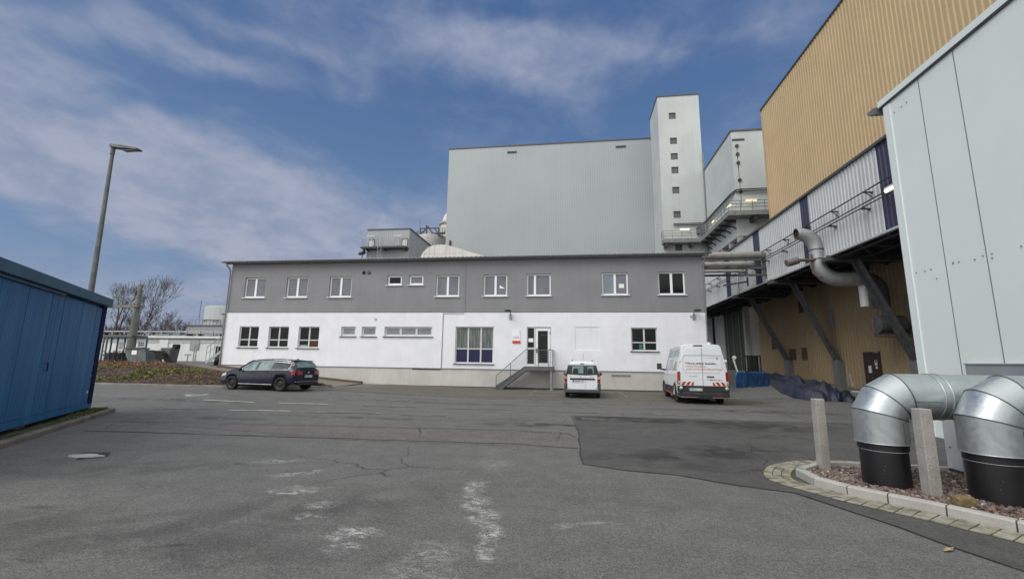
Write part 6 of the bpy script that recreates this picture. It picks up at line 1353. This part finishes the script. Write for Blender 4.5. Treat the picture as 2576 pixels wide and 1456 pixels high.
for sd in (-1, 1):
    for y in (.78, 3.58):
        o = wheel(sd*.905, y, .325, .22, car, sd)
        b = MB(); rows = []
        for k in range(19):
            a = R(-12+204*k/18); rows.append([(sd*w_, y+.385*math.cos(a), .33+.385*math.sin(a)) for w_ in (.30, .88)])
        b.grid(rows); b.build('arch_liner', m_black, car, local=True, fixn=True)
    patch(Bc, 2.52, 3.50, .08, .90, 'front_window', m_cglass2, car, sd, skew1=-.62)
    patch(Bc, 1.62, 2.46, .08, .93, 'rear_door_window', m_cglass2, car, sd)
    patch(Bc, .56, 1.50, .10, .93, 'quarter_window', m_cglass, car, sd, skew0=.10)
    patch(Bc, 2.42, 2.56, .06, .95, 'pillar', m_dark, car, sd, off=.009, n=2); patch(Bc, 1.46, 1.66, .06, .95, 'pillar', m_dark, car, sd, off=.009, n=2)
    b = MB(); ch = [Bc.side(lerp(.55, 3.52, i/20), .03, .012, sd) for i in range(21)]+[Bc.side(3.52, .05, .012, sd)]
    tp_ = [Bc.side(lerp(3.58, .62, i/20), lerp(.1, .97, min(1, i/4.2)), .012, sd) for i in range(21)]; ce = [Bc.side(.53, .75, .012, sd), Bc.side(.49, .4, .012, sd), Bc.side(.55, .03, .012, sd)]
    b.tube(ch+tp_[1:]+ce, .019, 5, cap=False); b.build('chrome_line', m_chrome, car, local=True)
    b = MB(); b.tube([Bc.side(lerp(.75, 2.95, i/14), 1.0, .0, sd)+Vector((-sd*.06, 0, .075+.0*i)) for i in range(15)], .024, 6); b.build('roof_rail', m_chrome, car, local=True)
    b = MB(); b.tube([Bc.low(y, .06, .006, sd) for y in (1.5, 2.2, 2.9, 3.42)], .018, 5); b.build('sill_trim', m_chrome, car, local=True)
    b = MB(); b.tube([Bc.low(y, .82, .003, sd) for y in [lerp(.35, 4.0, i/16) for i in range(17)]], .005, 4); 
    for y in (2.5, 1.55): b.tube([Bc.low(y, t/6, .002, sd) for t in range(1, 7)], .004, 4)
    b.tube([Bc.low(3.45, t/6, .002, sd) for t in range(1, 7)], .004, 4); b.build('door_lines', m_black, car, local=True)
    for y in (2.62, 1.75): p = Bc.low(y, .86, .02, sd); b = MB(); b.box(p.x-.01, p.x+.01, p.y, p.y+.19, p.z-.018, p.z+.012); b.build('door_handle', m_npaint, car, local=True, bevel=.004)
    p = Bc.side(3.34, .15, .12, sd); b = MB(); b.sphere(tuple(p), .10, 10, 6, (1.0, .7, .75)); b.beam(p-Vector((sd*.1, 0, .05)), p-Vector((sd*.2, 0, .08)), .04); b.build('wing_mirror', m_npaint, car, local=True)
    b = MB(); rows = []                                    # tail lamp wrapping the corner
    zt_, zb_ = .93, .76
    for z in (zb_, lerp(zb_, zt_, .5), zt_):
        q = .10 if z < zt_ else 0; pts = [Bc.low(y, .72+(z-zb_)/(zt_-zb_)*.22, .012, sd) for y in (.42-q*1.5, .28, .16, .07)]; e_ = Vector((sd*.40, -.022+.0, z)); e0 = Vector((sd*.68, -.012, z)); rows.append([(v.x, v.y, z) for v in pts]+[tuple(e0), tuple(e_)])
    b.grid(rows, True); b.build('tail_lamp', m_tail, car, local=True)
    patch(Bc, 4.28, 4.62, .70, .98, 'headlight', m_head, car, sd, low=True, off=.01)
    patch(Bc, .10, .62, .0, .14, 'bumper_trim', m_chrome, car, sd, low=True, off=.006) if False else None
# rear glass follows the sloping tail
b = MB(); rows = []
for j in range(7):
    y = lerp(.47, .075, j/6); q = Bc.at(y); zz_ = q[4]-.0; rows.append([(lerp(-1, 1, i/12)*(q[8]-.02+.10*(j/6)), CF(y)-.012, zz_+.022-.02*abs(lerp(-1, 1, i/12))**3) for i in range(13)])
b.grid(rows, True); b.build('rear_window', m_cglass2, car, local=True, fixn=True)
b = MB(); rows = []
for j in range(7):
    y = lerp(2.95, 3.74, j/6); q = Bc.at(y); rows.append([(lerp(-1, 1, i/12)*(q[8]-.03), CF(y), q[4]+.018-.012*abs(lerp(-1, 1, i/12))**3) for i in range(13)])
b.grid(rows, True); b.build('windscreen', m_cglass2, car, local=True, fixn=True)
b = MB(); b.box(-.66, .66, -.03, .05, .28, .46); b.box(-.80, .80, .0, .3, .26, .34); b.build('rear_diffuser', m_arch, car, local=True, bevel=.01)
b = MB(); b.box(-.82, .82, -.036, .02, .44, .455); b.build('bumper_trim', m_chrome, car, local=True)
b = MB(); b.box(-.62, .62, .25, .40, 1.385, 1.41); b.build('roof_spoiler', m_npaint, car, local=True, bevel=.008)
b = MB(); b.add([(0, .80, 1.44), (.015, .62, 1.43), (-.015, .62, 1.43), (0, .62, 1.53)], [(0, 1, 3), (0, 3, 2), (1, 2, 3)]); b.build('fin_antenna', m_dark, car, local=True)
b = MB(); b.cyl((0, -.03, .86), (0, -.018, .86), .055, 16); b.build('badge', m_chrome, car, local=True)
plate(car, 0, .68, -.012, 'HM·EH 104' if False else 'HM EH 10')
b = MB(); b.beam((.28, -.005, 1.0), (-.12, .02, 1.03), .02); b.build('rear_wiper', m_dark, car, local=True)
# ---- white panel van (tall)
van = thing('panel_van', 'tall white panel van with red and white rear stripes and advertising text, seen from behind', 'van', (5.58, 20.35, 0), R(-3.5))
st = [(0, .30, 1.0, 1.42, 2.56, 1.0, 1.02, 1.0, .80, .16), (.05, .28, 1.0, 1.42, 2.585, 1.01, 1.03, 1.01, .82, .16), (.5, .26, 1.0, 1.42, 2.60, 1.02, 1.03, 1.01, .83, .16), (2.0, .26, 1.0, 1.42, 2.61, 1.02, 1.03, 1.01, .83, .16), (3.4, .26, 1.0, 1.42, 2.58, 1.02, 1.03, 1.01, .82, .16), (3.9, .26, .98, 1.40, 2.46, 1.02, 1.03, 1.0, .78, .15), (4.35, .26, .95, 1.34, 2.05, 1.01, 1.02, .98, .76, .12), (4.8, .26, .9, 1.26, 1.45, 1.0, 1.0, .95, .78, .08), (5.2, .26, .8, 1.08, 1.20, .97, .97, .90, .74, .06), (5.45, .28, .7, .92, 1.0, .90, .90, .82, .66, .05), (5.53, .34, .6, .74, .80, .74, .76, .70, .55, .04)]
Bv = Body(st); body = Bv.mesh().build('body', m_wpaint, van, local=True, fixn=True); cutarches(body, [(1.02, .35, .42), (4.55, .35, .42)], 1.3)
for sd in (-1, 1):
    for y in (1.02, 4.55):
        wheel(sd*.985, y, .345, .24, van, sd); b = MB(); rows = []
        for k in range(19):
            a = R(-12+204*k/18); rows.append([(sd*w_, y+.42*math.cos(a), .35+.42*math.sin(a)) for w_ in (.4, 1.0)])
        b.grid(rows); b.build('arch_liner', m_black, van, local=True, fixn=True)
        b = MB(); rows = []
        for k in range(19):
            a = R(-8+196*k/18); rows.append([(sd*w_, y+rr_*math.cos(a), .35+rr_*math.sin(a)) for w_, rr_ in ((1.0, .42), (1.045, .425), (1.04, .52))])
        b.grid(rows, True); b.build('arch_trim', m_arch, van, local=True, fixn=True)
    patch(Bv, 1.48, 4.08, .0, .30, 'side_cladding', m_arch, van, sd, low=True, off=.012)
    patch(Bv, 1.50, 4.05, -.0, .05, 'orange_sill_stripe', mat('orange_stripe', (.45, .09, .03), .5), van, sd, low=True, off=.02)
    patch(Bv, 3.55, 4.5, .02, .75, 'cab_window', m_cglass, van, sd, skew1=-.35)
    patch(Bv, 3.2, 3.24, .0, 1, 'door_gap', m_arch, van, sd, off=.004, n=2); patch(Bv, 3.2, 3.24, .3, 1, 'door_gap', m_arch, van, sd, low=True, off=.004, n=2)
    # advertising film: bands and trees shape as flat colour fields on the side
    patch(Bv, .35, 3.1, .62, .92, 'advert_film', mat('advert_grey_green', (.40, .45, .44), .4, var=.2, scale=1.6), van, sd, off=.005, low=False)
    patch(Bv, .5, 1.5, .0, .42, 'advert_film', mat('advert_olive', (.33, .33, .22), .4, var=.25, scale=2.5), van, sd, off=.005, skew1=-.5, skew0=.1)
    patch(Bv, 1.55, 3.0, .05, .5, 'advert_film', mat('advert_pale_blue', (.45, .54, .58), .4, var=.1, scale=2), van, sd, off=.005, skew1=-.1)
    b = MB(); c = Bv.side(4.25, .05, .30, sd); b.box(c.x-.12, c.x+.12, c.y-.06, c.y+.04, c.z-.06, c.z+.27); b.beam((c.x-sd*.05, c.y, c.z-.02), (c.x-sd*.36, c.y, c.z-.08), .09); b.build('wing_mirror', m_dark, van, local=True, bevel=.03)
    b = MB(); b.box(c.x-.11, c.x+.11, c.y-.065, c.y+.0, c.z-.16, c.z-.065); b.build('mirror_cap', m_wpaint, van, local=True, bevel=.02)
    # rear corner lamp
    b = MB(); b.add([(sd*1.035, -.012, 1.38), (sd*1.045, -.012, .86), (sd*.94, -.03, .84), (sd*.915, -.03, 1.32), (sd*.96, -.02, 1.42), (sd*1.045, .10, 1.38), (sd*1.055, .10, .84)], [(0, 4, 3, 2, 1), (0, 1, 6, 5)]); b.build('tail_lamp', m_tail, van, local=True, fixn=True)
    b = MB(); b.box(min(sd*.935, sd*1.03), max(sd*.935, sd*1.03), -.038, -.02, .88, 1.0); b.build('reversing_lamp', m_tailw, van, local=True, bevel=.01)
    b = MB(); b.sphere((sd*.93, -.10, .70), .075, 12, 8, (1, .7, 1)); b.beam((sd*.93, -.08, .7), (sd*.93, .02, .7), .06); b.build('parking_sensor_lamp', m_head, van, local=True)
    for z in (1.95, .95): pass
    b = MB(); b.cyl((sd*.955, -.045, 1.88), (sd*.955, -.0, 1.88), .055, 12); b.build('door_hinge', m_wpaint, van, local=True)
# rear doors
def rsec(z, inset=0):   # half width of the rear face at height z
    p = Bv.sec(Bv.at(0)); 
    for i in range(2, 11):
        if p[i][1] <= z <= p[i+1][1]: t = (z-p[i][1])/(p[i+1][1]-p[i][1]); return lerp(p[i][0], p[i+1][0], t)-inset
    return .7
for sd, nm in ((-1, 'rear_door'), (1, 'rear_door')):
    zs_ = [.80, 1.0, 1.2, 1.42, 1.8, 2.2, 2.36, 2.43]; b = MB(); ww = [min(rsec(z, .085), rsec(2.2, .085) if z > 2.2 else 9) for z in zs_]; ww[-1] -= .10; ww[-2] -= .02
    poly = [(sd*.008, zs_[0])]+[(sd*w_, z) for w_, z in zip(ww, zs_)]+[(sd*.008, zs_[-1]+.02)]
    b.prism(poly, lambda u, v, t_: (u, t_, v), -.028, -.004); dr = b.build(nm, m_wpaint, van, local=True, fixn=True, bevel=.006)
    # embossed frame
    b = MB(); fr_ = [(sd*.02, 1.36), (sd*.62, 1.36), (sd*.80, 1.50), (sd*.80, 2.0), (sd*.76, 2.10), (sd*.02, 2.12)]
    for i in range(5): 
        p_, q_ = fr_[i], fr_[i+1]; b.beam((p_[0], -.03, p_[1]), (q_[0], -.03, q_[1]), .022 if i != 4 else .05, .012, (0, 1, 0)) if True else None
    b.build('door_relief', m_wpaint if False else mat('paint_in_relief', (.50, .53, .56), .35), dr, local=True)
b = MB(); b.box(-.007, .007, -.026, -.006, .80, 2.45); b.build('door_gap', m_arch, van, local=True)
b = MB(); b.box(.16, .46, -.06, -.028, 1.17, 1.215); b.build('door_handle', m_arch, van, local=True, bevel=.01)
b = MB(); b.box(-.33, .05, -.02, .04, 2.505, 2.56); b.build('brake_light', mat('dark_red_lamp', (.07, .015, .02), .3), van, local=True, bevel=.012)
VT = lambda x, z, y=-.030: Matrix.Translation((x, y, z)) @ Matrix.Rotation(R(90), 4, 'X')
text('lettering', 'Wärme einfach bestellen.', .11, m_text, van, VT(-.70, 1.72), bold=.004, wid=1.30)
text('lettering', 'Unsere Fernwärme:', .09, m_rtext, van, VT(-.68, 1.60), bold=.002, wid=.82)
text('lettering', 'sicher, komfortabel, klimaschonend.', .09, m_rtext, van, VT(-.67, 1.48), bold=.002, wid=1.50)
text('lettering', 'TRANSIT', .035, m_text, van, VT(-.58, 1.185), bold=.001, wid=.36)
text('lettering', '0800 695 38 21', .07, m_text, van, VT(.26, 1.03), bold=.002, wid=.52)
text('lettering', 'Enertec Hameln', .04, m_ink, van, VT(.22, 1.99), wid=.32)
b = MB(); b.tube([(.63+.042*math.cos(R(40+k*29)), -.031, 1.985+.042*math.sin(R(40+k*29))) for k in range(11)], .011, 5); b.build('logo', m_ink, van, local=True)
b = MB(); b.beam((.18, -.032, 1.09), (.21, -.032, 1.035), .022, .006, (0, 1, 0)); b.build('phone_symbol', m_text, van, local=True)
m_sr = mat('stripe_red', (.36, .012, .02), .4); m_sw = mat('stripe_cream', (.66, .60, .50), .5)
for sd in (-1, 1):
    b, b2 = MB(), MB(); z0_, z1_ = .815, .965; b2.box(min(sd*.38, sd*.95), max(sd*.38, sd*.95), -.0315, -.029, z0_, z1_); b2.build('stripe_ground', m_sw, van, local=True)
    for k in range(3):
        x = .40+k*.2; b.prism([(sd*x, z0_), (sd*(x+.11), z0_), (sd*min(x+.01, .95), z1_), (sd*max(.38, x-.10), z1_)], lambda u, v, t_: (u, t_, v), -.0335, -.032)
    b.build('warning_stripes', m_sr, van, local=True, fixn=True)
b = MB(); b.box(-.98, .98, -.07, .1, .52, .80); b.build('rear_step_panel', m_arch, van, local=True, bevel=.02)
b = MB(); b.box(-1.03, 1.03, -.13, .25, .34, .50); b.box(-1.03, -.86, -.11, .3, .50, .80); b.box(.86, 1.03, -.11, .3, .50, .80); b.build('rear_bumper', m_arch, van, local=True, bevel=.035)
b = MB(); b.box(-.70, -.50, -.135, -.12, .37, .40); b.box(.50, .70, -.135, -.12, .37, .40); b.build('reflector', m_tail, van, local=True)
plate(van, -.34, .64, -.072, 'HM EH 52', .56)
b = MB(); b.cyl((.0, -.18, .30), (.0, .1, .30), .03, 8); b.box(-.25, .35, -.02, .1, .24, .32); b.build('tow_bar', m_dark, van, local=True)
b = MB(); b.cyl((.42, .4, 2.60), (.42, .4, 2.70), .09, 14, .07); b.build('beacon', m_pvcgrey, van, local=True)
b = MB(); b.cyl((-.1, 3.2, 2.58), (-.1, 3.2, 2.66), .06, 10); b.beam((-.28, 3.3, 2.60), (-.28, 3.3, 2.74), .02); b.box(-.34, -.18, 3.1, 3.2, 2.6, 2.67); b.build('antenna', m_arch, van, local=True)
b = MB(); b.box(-.8, .8, .4, 5.1, .22, .32); b.build('chassis', m_black, van, local=True)
# ---- small white van
sv_ = thing('small_van', 'small white two-door-backed van seen from behind by the entrance stairs', 'van', (.42, 22.0, 0), R(-1.5))
st = [(0, .38, .75, 1.08, 1.68, .82, .84, .83, .60, .12), (.05, .32, .75, 1.08, 1.74, .86, .87, .86, .62, .13), (.3, .26, .75, 1.08, 1.785, .87, .875, .865, .63, .13), (1.5, .24, .75, 1.06, 1.80, .875, .875, .86, .63, .13), (2.6, .24, .72, 1.03, 1.77, .875, .875, .85, .62, .13), (3.0, .24, .70, 1.0, 1.62, .87, .87, .84, .62, .11), (3.5, .24, .66, .97, 1.16, .86, .86, .82, .66, .07), (4.0, .26, .62, .85, .93, .83, .83, .76, .62, .05), (4.3, .28, .55, .72, .77, .72, .74, .68, .52, .04), (4.36, .34, .5, .6, .64, .6, .62, .58, .45, .03)]
Bs = Body(st); body = Bs.mesh().build('body', m_wpaint, sv_, local=True, fixn=True); cutarches(body, [(.74, .32, .37), (3.55, .32, .37)], 1.1)
for sd in (-1, 1):
    for y in (.74, 3.55):
        wheel(sd*.85, y, .315, .20, sv_, sd); b = MB(); rows = []
        for k in range(19):
            a = R(-12+204*k/18); rows.append([(sd*w_, y+.37*math.cos(a), .32+.37*math.sin(a)) for w_ in (.35, .85)])
        b.grid(rows); b.build('arch_liner', m_black, sv_, local=True, fixn=True)
    patch(Bs, 1.1, 3.1, .0, .22, 'side_cladding', m_arch, sv_, sd, low=True, off=.01); patch(Bs, 2.3, 3.3, .06, .85, 'front_window', m_cglass, sv_, sd, skew1=-.45)
    c = Bs.side(3.05, .05, .13, sd); b = MB(); b.sphere((c.x, c.y, c.z+.05), .105, 12, 8, (1, .55, .85)); b.beam((c.x, c.y, c.z), (c.x-sd*.16, c.y, c.z-.05), .04); b.build('wing_mirror', m_dark, sv_, local=True)
    b = MB(); b.add([(sd*.775, -.038, 1.24), (sd*.842, -.02, 1.12), (sd*.862, -.02, .80), (sd*.845, -.03, .72), (sd*.725, -.042, .78), (sd*.728, -.042, 1.16), (sd*.888, .14, .82), (sd*.872, .14, 1.1)], [(0, 1, 2, 3, 4, 5), (1, 7, 6, 2)]); b.build('tail_lamp', m_tail, sv_, local=True, fixn=True)
    b = MB(); b.box(min(sd*.74, sd*.85), max(sd*.74, sd*.85), -.05, -.03, .93, 1.04); b.build('indicator_lamp', m_tailw, sv_, local=True, bevel=.01)
    b = MB(); b.tube([Vector((sd*.50, .35, 1.80)), Vector((sd*.52, .42, 1.85)), Vector((sd*.52, 2.1, 1.86)), Vector((sd*.50, 2.2, 1.81))], .014, 6); b.build('roof_rail', m_zinc, sv_, local=True)
def rsec2(z):
    p = Bs.sec(Bs.at(.0)); 
    for i in range(2, 11):
        if p[i][1] <= z <= p[i+1][1]: t = (z-p[i][1])/(p[i+1][1]-p[i][1]); return lerp(p[i][0], p[i+1][0], t)
    return .5
split = .16
for (x0_, x1_, nm) in ((-.72, split-.006, 'wide'), (split+.006, .72, 'narrow')):
    b = MB(); lft, rgt = (x0_ < -.5), (x1_ > .5)
    poly = [(x0_+(.1 if lft else 0), .44), (x1_-(.1 if rgt else 0), .44)]+([(x1_, .56), (x1_, 1.13)] if rgt else [(x1_, 1.10)])+([(x0_, 1.10)] if not lft else [(x0_, 1.13), (x0_, .56)])
    b.prism(poly, lambda u, v, t_: (u, t_, v), -.035, -.003); dr = b.build('rear_door', m_wpaint, sv_, local=True, fixn=True, bevel=.008)
    # glass
    tl = -.68 if lft else x0_; tr = .68 if rgt else x1_; bl_, br_ = (-.80 if lft else x0_), (.80 if rgt else x1_)
    b = MB(); b.prism([(bl_, 1.16 if lft else 1.12), (br_, 1.16 if rgt else 1.12), (tr, 1.60), (tl, 1.60)], lambda u, v, t_: (u, t_, v), -.044, -.004); g_ = b.build('rear_window', m_cglass, dr, local=True, fixn=True, bevel=.004)
    b = MB(); gx0, gx1 = ((-.50, .06) if lft else (.24, .57)); b.box(gx0, gx1, .0, .004, 1.20, 1.54)
    T = Matrix.Translation((0, -.036, 0)); b = MB(); b.prism([(gx0, 1.20), (gx1, 1.20), (gx1-(.03 if rgt else 0), 1.55), (gx0+(.03 if lft else 0), 1.555)], lambda u, v, t_: (u, t_, v), -.048, -.045); b.build('clear_pane', m_cglass2, g_, local=True, fixn=True, bevel=.003)
    for sx_ in ((-.32,) if lft else (.38,)):
        b = MB(); b.prism([(sx_-.13, 1.20), (sx_+.13, 1.20), (sx_+.12, 1.36), (sx_+.07, 1.44), (sx_-.07, 1.44), (sx_-.12, 1.36)], lambda u, v, t_: (u, t_, v), -.0515, -.0485); b.build('headrest', m_seat, g_, local=True, fixn=True)
b = MB(); b.box(-.60, .60, -.075, -.036, .90, .975); b.build('door_handle_bar', m_arch, sv_, local=True, bevel=.02)
b = MB(); b.box(-.87, .87, -.10, .3, .28, .43); b.box(-.88, -.73, -.07, .35, .43, .74); b.box(.73, .88, -.07, .35, .43, .74); b.build('rear_bumper', mat('grey_bumper', (.055, .065, .07), .6, var=.15), sv_, local=True, bevel=.03)
b = MB(); b.cyl((0, -.16, .30), (0, .1, .28), .025, 8); b.sphere((0, -.17, .35), .03, 8, 6); b.build('tow_bar', m_dark, sv_, local=True)
b = MB(); b.box(-.10, .10, -.03, .02, 1.655, 1.69); b.build('brake_light', mat('dark_red_lamp', (.07, .015, .02), .3), sv_, local=True, bevel=.006)
b = MB(); b.beam((.02, 1.6, 1.80), (.07, 1.5, 2.18), .012); b.build('antenna', m_zinc, sv_, local=True)
b = MB(); b.box(-.75, .75, .3, 4.0, .2, .3); b.build('chassis', m_black, sv_, local=True)
plate(sv_, -.20, .83, -.037, 'HM EH 13', .50)
VS = lambda x, z: Matrix.Translation((x, -.0365, z)) @ Matrix.Rotation(R(90), 4, 'X')
text('lettering', 'DACIA', .028, m_text, sv_, VS(-.63, 1.045), bold=.002, wid=.13); text('lettering', 'DOKKER', .03, m_text, sv_, VS(.36, 1.035), bold=.002, wid=.20); text('lettering', 'Enertec Hameln', .035, m_ink, sv_, VS(-.40, 1.035), wid=.27)
b = MB(); b.tube([(-.06+.03*math.cos(R(40+k*29)), -.037, 1.03+.03*math.sin(R(40+k*29))) for k in range(11)], .009, 5); b.build('logo', m_ink, sv_, local=True)
